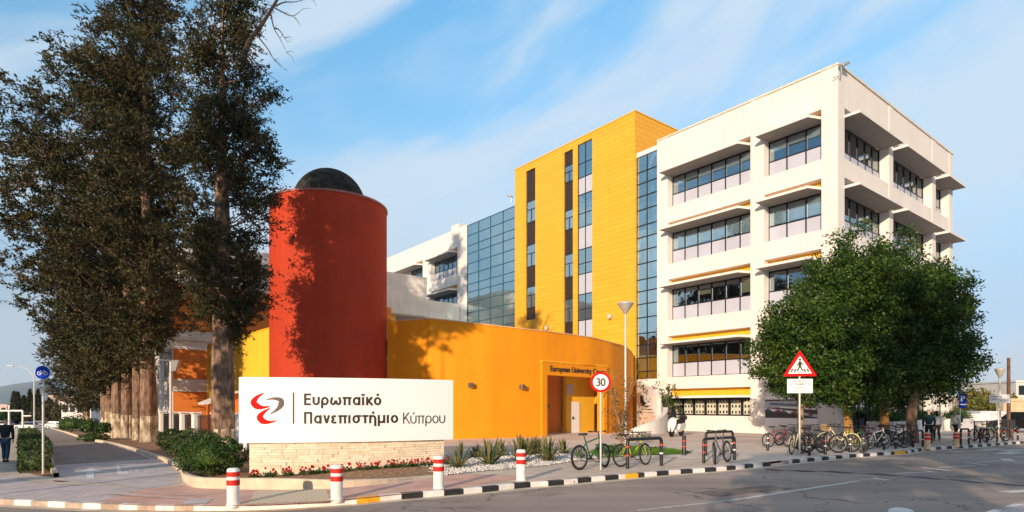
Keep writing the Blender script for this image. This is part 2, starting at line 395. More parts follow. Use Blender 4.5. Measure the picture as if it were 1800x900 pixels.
wn = N('ShaderNodeTexNoise'); wn.inputs['Scale'].default_value = 0.8; wn.inputs['Detail'].default_value = 6; L(tc.outputs['Object'], wn.inputs[0])
wm = N('ShaderNodeVectorMath'); wm.operation = 'MULTIPLY_ADD'; wm.inputs[1].default_value = (3, 3, 0); L(wn.outputs['Color'], wm.inputs[0]); L(tc.outputs['Object'], wm.inputs[2])
L(wm.outputs[0], vo.inputs['Vector'])
cr = N('ShaderNodeValToRGB'); cr.color_ramp.elements[0].position = 0.0; cr.color_ramp.elements[0].color = (0.28, 0.28, 0.28, 1); cr.color_ramp.elements[1].position = 0.008; cr.color_ramp.elements[1].color = (1, 1, 1, 1)
L(vo.outputs['Distance'], cr.inputs[0])
mx = N('ShaderNodeMix'); mx.data_type = 'RGBA'; mx.blend_type = 'MULTIPLY'; mx.inputs[0].default_value = 1; L(rp.outputs[0], mx.inputs[6]); L(cr.outputs[0], mx.inputs[7])
sn = N('ShaderNodeTexNoise'); sn.inputs['Scale'].default_value = .55; sn.inputs['Detail'].default_value = 9; sn.inputs['Roughness'].default_value = .72; L(tc.outputs['Object'], sn.inputs[0])
sr = N('ShaderNodeValToRGB'); sr.color_ramp.elements[0].position = .56; sr.color_ramp.elements[0].color = (1, 1, 1, 1); sr.color_ramp.elements[1].position = .70; sr.color_ramp.elements[1].color = (.62, .60, .60, 1); L(sn.outputs['Fac'], sr.inputs[0])
mx2 = N('ShaderNodeMix'); mx2.data_type = 'RGBA'; mx2.blend_type = 'MULTIPLY'; mx2.inputs[0].default_value = 1; L(mx.outputs[2], mx2.inputs[6]); L(sr.outputs[0], mx2.inputs[7])
L(mx2.outputs[2], p.inputs['Base Color'])
bp = N('ShaderNodeBump'); bp.inputs['Strength'].default_value = 0.5; bp.inputs['Distance'].default_value = 0.01; L(n2.outputs['Fac'], bp.inputs['Height']); L(bp.outputs[0], p.inputs['Normal'])
M['asphalt'] = m
M['asphalt2'] = mat('path_asphalt', (0.27, 0.215, 0.185), 0.85, var=0.13, scale=1.5, bump=0.3, bscale=60)
M['pave_l'] = brick_mat('lilac_grey_pavers', (0.70, 0.585, 0.565), (0.61, 0.51, 0.50), (0.44, 0.35, 0.33), 0.4, 0.2, 0.014, 0.85, rot=(0, 0, R(25)), noise=0.3)
M['pave_r'] = brick_mat('red_brick_pavers', (0.78, 0.44, 0.35), (0.68, 0.37, 0.29), (0.62, 0.44, 0.35), 0.2, 0.1, 0.01, 0.85, rot=(0, 0, R(20)), noise=0.35)
M['pave_t'] = brick_mat('sandy_pavers', (0.72, 0.58, 0.46), (0.64, 0.51, 0.41), (0.50, 0.40, 0.33), 0.4, 0.4, 0.012, 0.85, rot=(0, 0, R(38)), noise=0.3, offset=0.0)
M['pave_p'] = mat('plaza_concrete', (0.52, 0.415, 0.35), 0.85, col2=(0.74, 0.61, 0.52), scale=0.35, bump=0.25, bscale=30, detail=12, ramp=(0.3, 0.7))
M['pathlight'] = mat('pale_worn_paving', (0.52, 0.45, 0.44), 0.85, var=0.12, scale=2, bump=0.3, bscale=30)
m, nt, out = new_mat('tactile_paving'); N = nt.nodes.new; L = nt.links.new
p = N('ShaderNodeBsdfPrincipled'); L(p.outputs[0], out.inputs[0]); p.inputs['Roughness'].default_value = 0.8
tc = N('ShaderNodeTexCoord'); mp = N('ShaderNodeMapping'); mp.inputs['Rotation'].default_value = (0, 0, R(4)); L(tc.outputs['Object'], mp.inputs[0])
wv = N('ShaderNodeTexWave'); wv.inputs['Scale'].default_value = 2.6; wv.bands_direction = 'X'; L(mp.outputs[0], wv.inputs[0])
rp = N('ShaderNodeValToRGB'); rp.color_ramp.elements[0].color = (0.44, 0.33, 0.21, 1); rp.color_ramp.elements[1].color = (0.70, 0.56, 0.40, 1); rp.color_ramp.elements[0].position = 0.1; rp.color_ramp.elements[1].position = 0.5
L(wv.outputs['Fac'], rp.inputs[0]); L(rp.outputs[0], p.inputs['Base Color'])
M['tactile'] = m
M['roadline'] = mat('worn_road_paint', (0.50, 0.47, 0.43), 0.8, col2=(0.70, 0.68, 0.64), scale=6, detail=10)
M['gravel'] = mat('white_gravel', (0.24, 0.22, 0.21), 0.9, col2=(0.60, 0.56, 0.53), scale=22, bump=1.0, bscale=26, ramp=(0.38, 0.52))
M['kerbw'] = mat('white_kerb_paint', (0.76, 0.71, 0.68), 0.7, var=0.1, scale=5, stain=0.12, chips=((.36, .30, .26), 5, .62))
M['kerbb'] = mat('black_kerb_paint', (0.018, 0.018, 0.02), 0.6, var=0.4, scale=6, chips=((.22, .19, .17), 5, .64))
M['kerby'] = mat('yellow_kerb_paint', (0.75, 0.38, 0.01), 0.6, var=0.15, scale=6)
M['kerbn'] = mat('bare_kerb_stone', (0.42, 0.33, 0.26), 0.85, var=0.2, scale=5)
M['dirt'] = mat('distant_dry_ground', (0.22, 0.18, 0.13), 0.95, col2=(0.16, 0.15, 0.09), scale=0.02)
M['tar'] = mat('tar_patch', (0.045, 0.04, 0.038), 0.8, var=0.3, scale=3)

sheet('ground', [(-5000, -300), (5000, -300), (5000, 6000), (-5000, 6000)], -0.14, M['dirt'])
RB = [(-420, 880), (-200, 882), (-60, 884), (0, 887), (60, 890), (124, 893.5), (200, 896), (330, 898), (430, 897.5), (500, 894.5), (560, 891), (623, 886.5), (660, 882.5), (709, 877.5), (789, 871.2), (859, 864.7), (921, 857.5), (980, 853.5), (1031, 848), (1080, 843.5), (1124, 839.6), (1194, 833.5), (1265, 828.3), (1318, 822.8), (1352, 819.5), (1385, 815.5), (1420, 812), (1451, 809), (1502, 804.4), (1555, 800.5), (1589, 798), (1631, 792), (1711, 786.5), (1798, 780), (1850, 777), (1950, 771), (2100, 763)]
rbw = gp(RB, ROAD)
KL = resample(rbw, 0.25)                     # road side foot of the kerb, left to right
kin = offset_line(KL, 0.15)                  # back of kerb
# make sure offset points away from the road (larger Y)
if kin[len(kin)//2].y < KL[len(KL)//2].y: kin = offset_line(KL, -0.15)
sheet('road', [(-160, -60), (200, -60), (200, 88), (120, 130)]+[(p.x, p.y) for p in reversed(KL[::6])]+[(-40, 19), (-160, 60)], ROAD, M['asphalt'])
pav = [(p.x, p.y) for p in kin[::2]]
pvm = sheet('pavement', pav+[(75, 70), (60, 110), (-40, 110), (-120, 130), (-92, 90), (-30.5, 27.5), (-25, 19)], -0.001, M['pave_p'])
# kerb blocks, material by arclength
sgn = 1
def near_idx(px, py):
    g = G(px, py, ROAD); return min(range(len(KL)), key=lambda i: (KL[i].x-g.x)**2+(KL[i].y-g.y)**2)
i709 = near_idx(709, 877.5); i623 = near_idx(623, 886.5); i668 = near_idx(668, 881.5); iy0 = near_idx(1101, 841.5); iy1 = near_idx(1124, 839.6)
iY0 = near_idx(1572, 799); iY1 = near_idx(1585, 798); i335 = near_idx(335, 898); d0 = near_idx(1352, 819.5); d1 = near_idx(1378, 816)
kb = MB()
for i in range(len(KL)-1):
    a, b_ = KL[i], KL[i+1]; ai, bi = kin[i], kin[i+1]
    if i623 <= i < i668 or iy0 <= i < iy1 or iY0 <= i <= iY1: mi = 2
    elif i < i335: mi = (0 if ((i-i335)//2) % 2 == 0 else 3) if i > 3 else 3
    elif i < i709: mi = 0
    elif d0 <= i <= d1: mi = 3
    else: mi = 1 if ((i-i709)//2) % 2 == 0 else 0
    z0 = ROAD-0.03
    def zt(p): return gz(p.x)
    h = 0.004 if not (d0 <= i < d1) else -0.07
    if i335 < i < i623: h = -0.025
    e = 0.02
    t = (b_-a).normalized(); nrm = (ai-a).normalized()
    g = 0.0015
    A = a+t*g; B = b_-t*g; Ai = ai+t*g; Bi = bi-t*g
    vs = [(A.x, A.y, zt(a)+z0), (B.x, B.y, zt(b_)+z0), (B.x, B.y, zt(b_)+h-e), (A.x, A.y, zt(a)+h-e),
          (A.x+nrm.x*e, A.y+nrm.y*e, zt(a)+h), (B.x+nrm.x*e, B.y+nrm.y*e, zt(b_)+h), (Bi.x, Bi.y, zt(b_)+h), (Ai.x, Ai.y, zt(a)+h),
          (Bi.x, Bi.y, zt(b_)+z0), (Ai.x, Ai.y, zt(a)+z0)]
    kb.add(vs, [(0, 1, 2, 3), (3, 2, 5, 4), (4, 5, 6, 7), (7, 6, 8, 9), (0, 3, 4, 7, 9), (1, 8, 6, 5, 2)], mi)
tag(kb.build('kerb', [M['kerbw'], M['kerbb'], M['kerby'], M['kerbn']]), kind='structure')
# gutter strip
gut = offset_line(KL, -0.28 if kin[50].y > KL[50].y and offset_line(KL, 0.15)[50].y > KL[50].y else 0.28)
sheet('gutter', [(p.x, p.y) for p in KL[::4]]+[(p.x, p.y) for p in reversed(gut[::4])], ROAD+0.004, M['concrete'])

# pavement zones
sheet('lilac_paving', gp([(-260, 874), (-60, 877), (0, 876), (60, 880), (124, 883), (165, 884.5), (215, 870), (258, 858), (205, 850), (125, 846), (80, 850), (40, 842), (0, 832), (-40, 826), (-60, 810), (-30, 790), (-8, 770), (10, 756), (-30, 756), (-120, 775), (-260, 810)]), 0.003, M['pave_l'])
sheet('left_footway', gp([(0, 832), (40, 842), (80, 850), (97, 846), (60, 838), (34, 832), (31, 790), (33, 765), (40, 753), (34, 752), (16, 762), (2, 790), (-6, 815)]), 0.005, M['pave_t'])
sheet('red_brick_paving', gp([(165, 885), (215, 870), (258, 859), (320, 853), (345, 858), (440, 861), (574, 861), (690, 849.5), (760, 839), (800, 834.5), (880, 835), (930, 838), (860, 851), (780, 861), (709, 868), (660, 873), (620, 877), (560, 883), (480, 887), (430, 889), (330, 889), (240, 888)]), 0.003, M['pave_r'])
sheet('sandy_paving', gp([(800, 834), (1010, 812), (1060, 806), (1200, 806), (1330, 808), (1300, 812), (1180, 823), (1080, 833), (1000, 842), (940, 846), (870, 850), (930, 838), (880, 835)]), 0.004, M['pave_t'])
sheet('tactile_paving', gp([(448, 863), (574, 861.5), (581, 881), (436, 887)]), 0.009, M['tactile'])
# cycle path
sheet('cycle_path', gp([(97, 818), (265, 807), (240, 796), (190, 780.5), (150, 770), (110, 757), (90, 748.5), (72, 746.5), (64, 747), (74, 760), (88, 790)]), 0.004, M['asphalt2'])
sheet('cycle_path_apron', gp([(97, 818), (265, 807), (300, 818), (316, 832), (318, 849), (258, 859), (205, 850), (125, 846), (104, 838)]), 0.006, M['pathlight'])
sheet('edging_strip', gp([(-6, 829), (20, 835), (55, 842), (97, 847), (150, 849.5), (205, 851), (258, 859), (205, 855), (150, 854), (97, 851.5), (55, 847), (20, 839), (-6, 833)]), 0.010, M['pave_t'])
pm = MB()
def gpoly(mb, pts, off, mi=0):
    v = [G(px, py, off) for px, py in pts]; mb.add(v, [tuple(range(len(v)))], mi)
gpoly(pm, [(152, 841.5), (166, 841), (165, 830), (181, 829), (160, 821.5), (140, 830), (152, 830)], 0.012)
gpoly(pm, [(205, 820), (211, 819.5), (213, 829), (226, 828.5), (227, 833), (206, 834)], 0.012)
for (x, y) in ((236, 829), (262, 827)):
    pts = [(x+9*math.cos(a), y+3.2*math.sin(a)) for a in np.linspace(0, 2*PI, 15)[:-1]]; inn = [(x+6.5*math.cos(a), y+2.1*math.sin(a)) for a in np.linspace(0, 2*PI, 15)[:-1]]
    for i in range(14):
        j = (i+1) % 14; gpoly(pm, [pts[i], pts[j], inn[j], inn[i]], 0.012)
gpoly(pm, [(238, 829), (249, 821), (251, 821.5), (240, 829.5)], 0.0125); gpoly(pm, [(249, 823), (258, 820), (263, 827), (261, 827.4), (257, 821.5), (250, 824)], 0.013)
tag(pm.build('cycle_path_markings', M['paintw']), kind='structure')
# painted streaks on red brick
pm = MB()
for q in ([(180, 866), (350, 877), (348, 878.5), (178, 867.5)], [(215, 862), (355, 871), (354, 872), (214, 863)], [(330, 878), (375, 876), (362, 885), (318, 886)]): gpoly(pm, q, 0.011)
tag(pm.build('crossing_markings', M['pathlight']), kind='structure')
# road markings
rm = MB()
def line(px0, py0, px1, py1, w=0.12):
    a = G(px0, py0, ROAD+0.005); b_ = G(px1, py1, ROAD+0.005); t = (b_-a); t.z = 0; t.normalize(); n = Vector((-t.y, t.x, 0))*w/2
    k = max(1, int((b_-a).length/2)); 
    for i in range(k):
        p = a+(b_-a)*(i/k); q = a+(b_-a)*((i+1)/k)
        rm.add([p-n, q-n, q+n, p+n], [(0, 1, 2, 3)])
line(1120, 897, 1285, 879.5, 0.07); line(1286, 879.3, 1509, 845.3, 0.13); line(1512, 842.3, 1543, 842, .10); line(1572, 832.5, 1640, 829, .11); line(1650, 821.5, 1711, 818.3, .11); line(1720, 812, 1773, 810, .12)
line(1542, 841.8, 1552, 841.5, .55); line(1640, 824.5, 1649, 824.3, 1.0); line(1711, 815, 1719, 815, 1.0)
line(1766, 806, 1778, 811, .35); line(1668, 793.5, 1694, 794.5, .5); line(1722, 791.5, 1760, 789, .45); line(1760, 798, 1790, 794, .6); line(1765, 792.5, 1800, 790, .45); line(1764, 865, 1812, 862, .30)
line(1350, 818.6, 1300, 825.8, .08); line(1780, 803.5, 1830, 802, .2)
tag(rm.build('road_markings', M['roadline']), kind='structure')
tr = MB()
seam = [(1345, 825), (1400, 827.5), (1470, 829.5), (1560, 834.5), (1640, 841), (1720, 847.5), (1800, 853.5), (1900, 860)]
S = [G(a, b_, ROAD+0.003) for a, b_ in seam]
rs = random.Random(3)
for i in range(len(S)-1):
    for k in range(10):
        p = S[i].lerp(S[i+1], k/10); q = S[i].lerp(S[i+1], (k+1)/10)
        w0 = 0.16+0.12*math.sin((i*10+k)*0.7); w1 = 0.16+0.12*math.sin((i*10+k+1)*0.7)
        tr.add([p-Vector((0, w0*1.4, 0)), q-Vector((0, w1*1.4, 0)), q+Vector((0, w1, 0)), p+Vector((0, w0, 0))], [(0, 1, 2, 3)])
tag(tr.build('road_seam', M['tar']), kind='structure')
sheet('road_patch', gp([(1215, 866), (1350, 853), (1392, 859), (1262, 874)], ROAD), ROAD+.0025, mat('asphalt_patch', (.15, .12, .105), .85, var=.25, scale=3, bump=.4, bscale=60))
sheet('road_patch', gp([(905, 872), (968, 865), (1000, 868), (940, 876)], ROAD), ROAD+.0025, M['asphalt2'])
# traffic island at lower right
isl = gp([(1700, 908), (1745, 893), (1800, 878), (1870, 866), (1960, 880), (1900, 930), (1750, 935)], 0)
o = sheet('traffic_island', isl, -0.03, M['pave_l'])
ik = MB()
for i in range(4):
    a = Vector(isl[i]); b_ = Vector(isl[i+1]); t = (b_-a).normalized(); n = Vector((t.y, -t.x))*0.14; k = max(1, int((b_-a).length/0.5))
    for j in range(k):
        p = a+(b_-a)*(j/k)+t*.002; q = a+(b_-a)*((j+1)/k)-t*.002
        ik.add([(p.x, p.y, ROAD-.02), (q.x, q.y, ROAD-.02), (q.x+n.x, q.y+n.y, ROAD-.02), (p.x+n.x, p.y+n.y, ROAD-.02), (p.x, p.y, -.025), (q.x, q.y, -.025), (q.x+n.x, q.y+n.y, -.025), (p.x+n.x, p.y+n.y, -.025)],
               [(0, 1, 2, 3), (4, 5, 6, 7), (0, 1, 5, 4), (3, 2, 6, 7), (0, 3, 7, 4), (1, 2, 6, 5)], j % 2)
tag(ik.build('island_kerb', [M['kerbn'], M['kerbw']]), kind='structure')

# planting bed with low kerb
BED = [(60, 746), (78, 750), (95, 755), (120, 763), (150, 772.5), (185, 780), (215, 787.5), (240, 795), (262, 803), (285, 811), (303, 820), (316, 831), (321, 843), (332, 853), (352, 858), (423, 860), (500, 860.5), (574, 859), (630, 855), (690, 848), (745, 839.5), (790, 834)]
bw = [Vector(p) for p in gp(BED)]
BL = resample(bw, 0.3)
bin_ = offset_line(BL, 0.16)
if (bin_[len(bin_)*3//4].y < BL[len(BL)*3//4].y): bin_ = offset_line(BL, -0.16)
iS = min(range(len(BL)), key=lambda i: (BL[i]-Vector(G(340, 857)[:2])).length)
bk = MB(); tot = len(BL)-1
bh = []
for i in range(len(BL)):
    if i < iS: h = 0.15+0.12*smooth(1-(iS-i)/12)
    else: h = 0.27-0.25*smooth((i-iS-8)/(tot-iS-8.0))
    bh.append(h)
for i in range(tot):
    a, b_, ai, bi = BL[i], BL[i+1], bin_[i], bin_[i+1]
    bk.add([(a.x, a.y, gz(a.x)-.05), (b_.x, b_.y, gz(b_.x)-.05), (b_.x, b_.y, gz(b_.x)+bh[i+1]-.02), (a.x, a.y, gz(a.x)+bh[i]-.02),
            (a.x*.87+ai.x*.13, a.y*.87+ai.y*.13, gz(a.x)+bh[i]), (b_.x*.87+bi.x*.13, b_.y*.87+bi.y*.13, gz(b_.x)+bh[i+1]), (bi.x, bi.y, gz(b_.x)+bh[i+1]), (ai.x, ai.y, gz(a.x)+bh[i]), (bi.x, bi.y, gz(b_.x)-.05), (ai.x, ai.y, gz(a.x)-.05)],
           [(0, 1, 2, 3), (3, 2, 5, 4), (4, 5, 6, 7), (7, 6, 8, 9)])
tag(bk.build('bed_kerb', M['concrete']), kind='structure')
# bed soil fills from kerb back to the fence line
back = [(-3.0, 22.0), (-8.5, 25.5), (-14.5, 33.0), (-30, 50.5), (-62, 88)]
bedpts = [(p.x, p.y) for p in bin_]
bm = bmesh.new()
fr = [bm.verts.new((p.x, p.y, gz(p.x)+.03)) for i, p in enumerate(bin_)]
n = len(fr)
def bkp(t):
    P = [Vector(q) for q in back[::-1]]; Ls = [(P[i+1]-P[i]).length for i in range(len(P)-1)]; T = sum(Ls)*t
    for i, l in enumerate(Ls):
        if T <= l: return P[i].lerp(P[i+1], T/l)
        T -= l
    return P[-1]
rows = [fr]
KR = 8
for r in range(1, KR+1):
    row = []
    for i, p in enumerate(bin_):
        q = bkp(i/(n-1)); c = p.lerp(q, r/KR); hh = 0.03
        row.append(bm.verts.new((c.x, c.y, gz(c.x)+hh+.05*math.sin(r*1.9+i*.13)*(0 < r < KR)*.5)))
    rows.append(row)
for r in range(KR):
    for i in range(n-1): bm.faces.new((rows[r][i], rows[r][i+1], rows[r+1][i+1], rows[r+1][i]))
for f in bm.faces:
    f.normal_update()
    if f.normal.z < 0: f.normal_flip()
me = bpy.data.meshes.new('planting_bed'); bm.to_mesh(me); bm.free(); me.materials.append(M['mulch'])
tag(link('planting_bed', me), kind='structure')
def bedz(x, y):
    return gz(x)+0.12
# low kerb between footway hedge and path
hk = MB()
hl = resample([Vector(p) for p in gp([(104, 839), (97, 828), (91, 815), (84, 800), (76, 785), (70, 770), (64, 757)])], 0.4)
hi = offset_line(hl, 0.14)
for i in range(len(hl)-1):
    a, b_, ai, bi = hl[i], hl[i+1], hi[i], hi[i+1]; h = .14
    hk.add([(a.x, a.y, gz(a.x)-.02), (b_.x, b_.y, gz(b_.x)-.02), (b_.x, b_.y, gz(b_.x)+h), (a.x, a.y, gz(a.x)+h), (bi.x, bi.y, gz(b_.x)+h), (ai.x, ai.y, gz(a.x)+h), (bi.x, bi.y, gz(b_.x)-.02), (ai.x, ai.y, gz(a.x)-.02)], [(0, 1, 2, 3), (3, 2, 4, 5), (5, 4, 6, 7)])
tag(hk.build('path_kerb', M['concrete']), kind='structure')
sheet('hedge_soil', gp([(36, 828), (62, 836), (100, 838), (90, 815), (78, 790), (66, 762), (56, 752), (40, 752), (34, 775), (32, 800)]), 0.02, M['mulch'])
# gravel bed
sheet('gravel_bed', gp([(786, 836), (800, 834), (850, 829), (905, 824), (960, 819), (1010, 811.5), (1060, 806), (1040, 798), (1020, 793), (960, 789), (900, 789), (840, 791), (790, 797), (760, 806), (720, 815), (700, 822)]), 0.02, M['gravel'])
# strip of lawn
sheet('lawn_soil', gp([(1050, 806), (1120, 801), (1200, 798.5), (1217, 796.5), (1180, 790), (1120, 786), (1065, 786), (1035, 795)]), 0.012, mat('lawn_green', (0.05, 0.12, 0.015), 0.95, var=0.3, scale=8, bump=1, bscale=60))
# loose stones on the gravel edge (one uncountable object)
rs = np.random.default_rng(5)
poly = gp([(786, 836), (800, 834), (850, 829), (905, 824), (960, 819), (1010, 811.5), (1050, 806), (1030, 796), (960, 791), (900, 791), (840, 793), (790, 799), (760, 808), (725, 817)])
def inside(x, y, P):
    c = False; j = len(P)-1
    for i in range(len(P)):
        if (P[i][1] > y) != (P[j][1] > y) and x < (P[j][0]-P[i][0])*(y-P[i][1])/(P[j][1]-P[i][1])+P[i][0]: c = not c
        j = i
    return c
xs = [p[0] for p in poly]; ys = [p[1] for p in poly]
octa = np.array([(1, 0, 0), (-1, 0, 0), (0, 1, 0), (0, -1, 0), (0, 0, 1), (0, 0, -1)], float)
of = np.array([(0, 2, 4), (2, 1, 4), (1, 3, 4), (3, 0, 4), (2, 0, 5), (1, 2, 5), (3, 1, 5), (0, 3, 5)])
V = []; Fq = []
cnt = 0
while cnt < 4500:
    x = rs.uniform(min(xs), max(xs)); y = rs.uniform(min(ys), max(ys))
    if not inside(x, y, poly): continue
    s_ = rs.uniform(.02, .05); v = octa*s_*rs.uniform(.6, 1.2, (1, 3)); v = v+rs.normal(0, s_*.12, (6, 3)); a = rs.uniform(0, PI)
    v = v @ np.array([(math.cos(a), math.sin(a), 0), (-math.sin(a), math.cos(a), 0), (0, 0, 1)])
    V.append(v+np.array([x, y, gz(x)+.03])); Fq.append(of+cnt*6); cnt += 1
me = np_mesh('gravel', np.concatenate(V), np.concatenate(Fq), mat('pale_stones', (0.42, 0.39, 0.37), 0.9, col2=(0.78, 0.74, 0.70), scale=14))
tag(link('gravel', me), 'loose white gravel covering the bed around the spiky plants', 'gravel', kind='stuff')
# grass blades
V = []; Fq = []; poly = gp([(1050, 806), (1120, 801), (1200, 798.5), (1217, 796.5), (1180, 790), (1120, 786), (1065, 786), (1035, 795)])
xs = [p[0] for p in poly]; ys = [p[1] for p in poly]; cnt = 0
while cnt < 9000:
    x = rs.uniform(min(xs), max(xs)); y = rs.uniform(min(ys), max(ys))
    if not inside(x, y, poly): continue
    h = rs.uniform(.05, .13); a = rs.uniform(0, 2*PI); w = .012; lx, ly = rs.normal(0, .03, 2)
    V.append([(x-w*math.cos(a), y-w*math.sin(a), gz(x)+.01), (x+w*math.cos(a), y+w*math.sin(a), gz(x)+.01), (x+lx, y+ly, gz(x)+h)]); Fq.append([(cnt*3, cnt*3+1, cnt*3+2)]); cnt += 1
me = np_mesh('lawn_grass', np.array(V).reshape(-1, 3), np.array(Fq).reshape(-1, 3), M['grass'])
tag(link('lawn_grass', me), 'small wedge of green lawn behind the parked bicycles', 'grass', kind='stuff')
# ================================================================ main university building
C0 = at(1473, 766.9, 38.7); C0.z = 0
ANG = math.atan2(0.6208, 0.7839)
wx, wy = 0.7839, 0.6208      # local +X (right facade runs this way)
ux, uy = -0.6208, 0.7839     # local +Y (left facade runs this way)
def tl(px, s=0.0):
    k = (px-CX)/F; x0 = C0.x+wx*s; y0 = C0.y+wy*s
    return (k*y0-x0)/(ux-k*uy)
def sr(px, t=0.0):
    k = (px-CX)/F; x0 = C0.x+ux*t; y0 = C0.y+uy*t
    return (k*y0-x0)/(wx-k*wy)
def Yof(s, t): return C0.y+wy*s+uy*t
def zl(px, py, s=0.0): return EYE-(py-HZ)/F*Yof(s, tl(px, s))
B = empty('university_building', C0, ANG, 'large white office block with a yellow clad tower, glass strips and window awnings', 'building')
ZT = 23.9
def pl(face, a0, a1, d0, d1):
    """map facade coords (along a, inward depth d) to local x,y ranges"""
    return (d0, d1, a0, a1) if face == 'L' else (a0, a1, d0, d1)
def fb(mb, face, a0, a1, d0, d1, z0, z1, mi=0):
    x0, x1, y0, y1 = pl(face, a0, a1, d0, d1); mb.box(x0, x1, y0, y1, z0, z1, mi)
LB = [(1.04, 5.01), (6.04, 13.3)]            # left facade openings (t)
RBAY = [(0.91, 8.33), (9.09, 17.3), (18.15, 21.5)]
BK = [4.3+4.62*k for k in range(4)]
def bands():
    # solid z bands: list of (z0,z1), openings between
    out = [(-0.3, 1.22)]
    out.append((3.35, 4.3))
    for k in range(1, 4): out.append((BK[k]-1.25, BK[k]))
    out.append((21.45, ZT))
    return out
OPEN = [(1.22, 3.35)]+[(BK[k], BK[k]-1.25+4.62 if k < 3 else 21.45) for k in range(4)]
D = 0.7
w = MB()
# left facade columns & bands (butt jointed: bands full height strips between columns)
cols = [(0.0, 1.04), (5.01, 6.04), (13.3, 14.36)]
for a0, a1 in cols: fb(w, 'L', a0, a1, 0, D+.25, -0.3, ZT)
for (a0, a1) in LB:
    for z0, z1 in bands():
        fb(w, 'L', a0, a1, 0.03, D+.25, z0, z1)
# right facade
rc = [(D+.25, 0.91+0), (8.33, 9.09), (17.3, 18.15), (21.5, 22.4)]
fb(w, 'R', D+.252, 0.955, 0, D+.25, -0.3, ZT)
for a0, a1 in rc[1:]: fb(w, 'R', a0, a1, 0, D+.25, 3.3, ZT)
for i, (a0, a1) in enumerate(RBAY):
    a0 = 0.957 if i == 0 else a0
    for z0, z1 in bands()[1:]: fb(w, 'R', a0, a1, 0.03, D+.25, z0, z1)
# ground columns on the right side (set back hall)
for a0, a1 in ((8.4, 9.0), (17.4, 18.0), (21.6, 22.35)): fb(w, 'R', a0, a1, 0.05, .65, -0.3, 3.3)
# far end wall and rear, roof
w.box(21.45, 22.39, D+.252, 14.2, -0.3, ZT-.01)
w.box(0.96, 21.44, D+.26, 14.3, ZT-1.0, ZT-.8)
w.box(D+.26, 0.95, D+.26, 14.3, ZT-1.0, ZT-.8)
# small joint reliefs high on the left facade
for px in (1166, 1331):
    t = tl(px); w.box(-0.02, 0.0-.002, t-.1, t+.1, ZT-1.6, ZT-.25)
# left wing beyond the curtain wall
t43 = tl(820); 
w.build('wall', M['white'], B)
cp = MB(); cp.box(-.06, .30, -.06, 14.36, ZT, ZT+.12); cp.box(.302, 22.46, -.06, .30, ZT, ZT+.12); cp.build('parapet_coping', mat('pale_coping', (.68, .60, .47), .7), B)
# floor slabs / back rooms
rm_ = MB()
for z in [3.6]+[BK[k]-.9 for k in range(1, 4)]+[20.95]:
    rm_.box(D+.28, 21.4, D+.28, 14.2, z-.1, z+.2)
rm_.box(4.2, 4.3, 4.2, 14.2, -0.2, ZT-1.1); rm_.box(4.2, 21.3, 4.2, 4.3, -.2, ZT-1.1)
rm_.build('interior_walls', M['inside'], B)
yb = MB()
def window(face, a0, a1, d, z0, z1, zt, n, seed, blind=(0.3, 0.9), bm_='blind', fm='frame', gl='glass', sp=True, bp=.75):
    rr = random.Random(seed)
    fr = MB(); e = 0.045
    for i in range(n+1):
        a = a0+(a1-a0)*i/n; fb(fr, face, max(a0, a-e), min(a1, a+e), d-.06, d+.04, z0, z1)
    for z in ((zt, z0+.03, z1-.05) if sp else (z0+.03, z1-.05)):
        fb(fr, face, a0+.002, a1-.002, d-.05, d+.03, z-.045, z+.045)
    f = fr.build('window', M[fm], B)
    g = MB(); fb(g, face, a0+.03, a1-.03, d, d+.006, zt if sp else z0, z1); pn = g.build('pane', M[gl], f)
    if sp:
        s_ = MB()
        for i in range(n):
            fb(s_, face, a0+(a1-a0)*i/n+e+.002, a0+(a1-a0)*(i+1)/n-e-.002, d-.03, d+.01, z0+.02, zt-.047)
        s_.build('spandrel', M['spandrel'], f)
    bl = MB(); any_ = False
    for i in range(n):
        if rr.random() < bp:
            h = rr.uniform(*blind); any_ = True
            fb(bl, face, a0+(a1-a0)*i/n+e+.01, a0+(a1-a0)*(i+1)/n-e-.01, d+.05, d+.06, z1-(z1-zt)*h, z1-.06)
    if any_: bl.build('blind', M[bm_], f)
    return f
def awning(face, a0, a1, z, p=1.0, tap=0.12, d=D):
    """thin slab projecting p beyond the facade, recess depth d; ends are tapered"""
    vs = []
    for zz in (z, z+.17):
        for (a, dd) in ((a0+.0, d-.06), (a0-tap, -p), (a1-tap*3.2 if face == 'L' else a1, -p), (a1, d-.06)):
            vs.append((dd, a, zz) if face == 'L' else (a, dd, zz))
    if face == 'L':
        # t grows to the left in the picture: mirror so the notch is at the near (small t) end
        vs = []
        for zz in (z, z+.17):
            for (a, dd) in ((a0+.02, d-.06), (a0+.02, -.02), (a0+.42, -p), (a1+.12, -p), (a1+.12, -.02), (a1-.02, -.02), (a1-.02, d-.06)): vs.append((dd, a, zz))
        n = 7
    else:
        vs = []
        for zz in (z, z+.17):
            for (a, dd) in ((a0+.02, d-.06), (a0+.02, -p*.96), (a1-.02, -p*.96), (a1-.02, d-.06)): vs.append((a, dd, zz))
        n = 4
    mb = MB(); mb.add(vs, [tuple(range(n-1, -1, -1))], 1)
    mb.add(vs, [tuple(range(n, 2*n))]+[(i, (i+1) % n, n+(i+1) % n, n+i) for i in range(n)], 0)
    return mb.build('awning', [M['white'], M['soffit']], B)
sd = 0
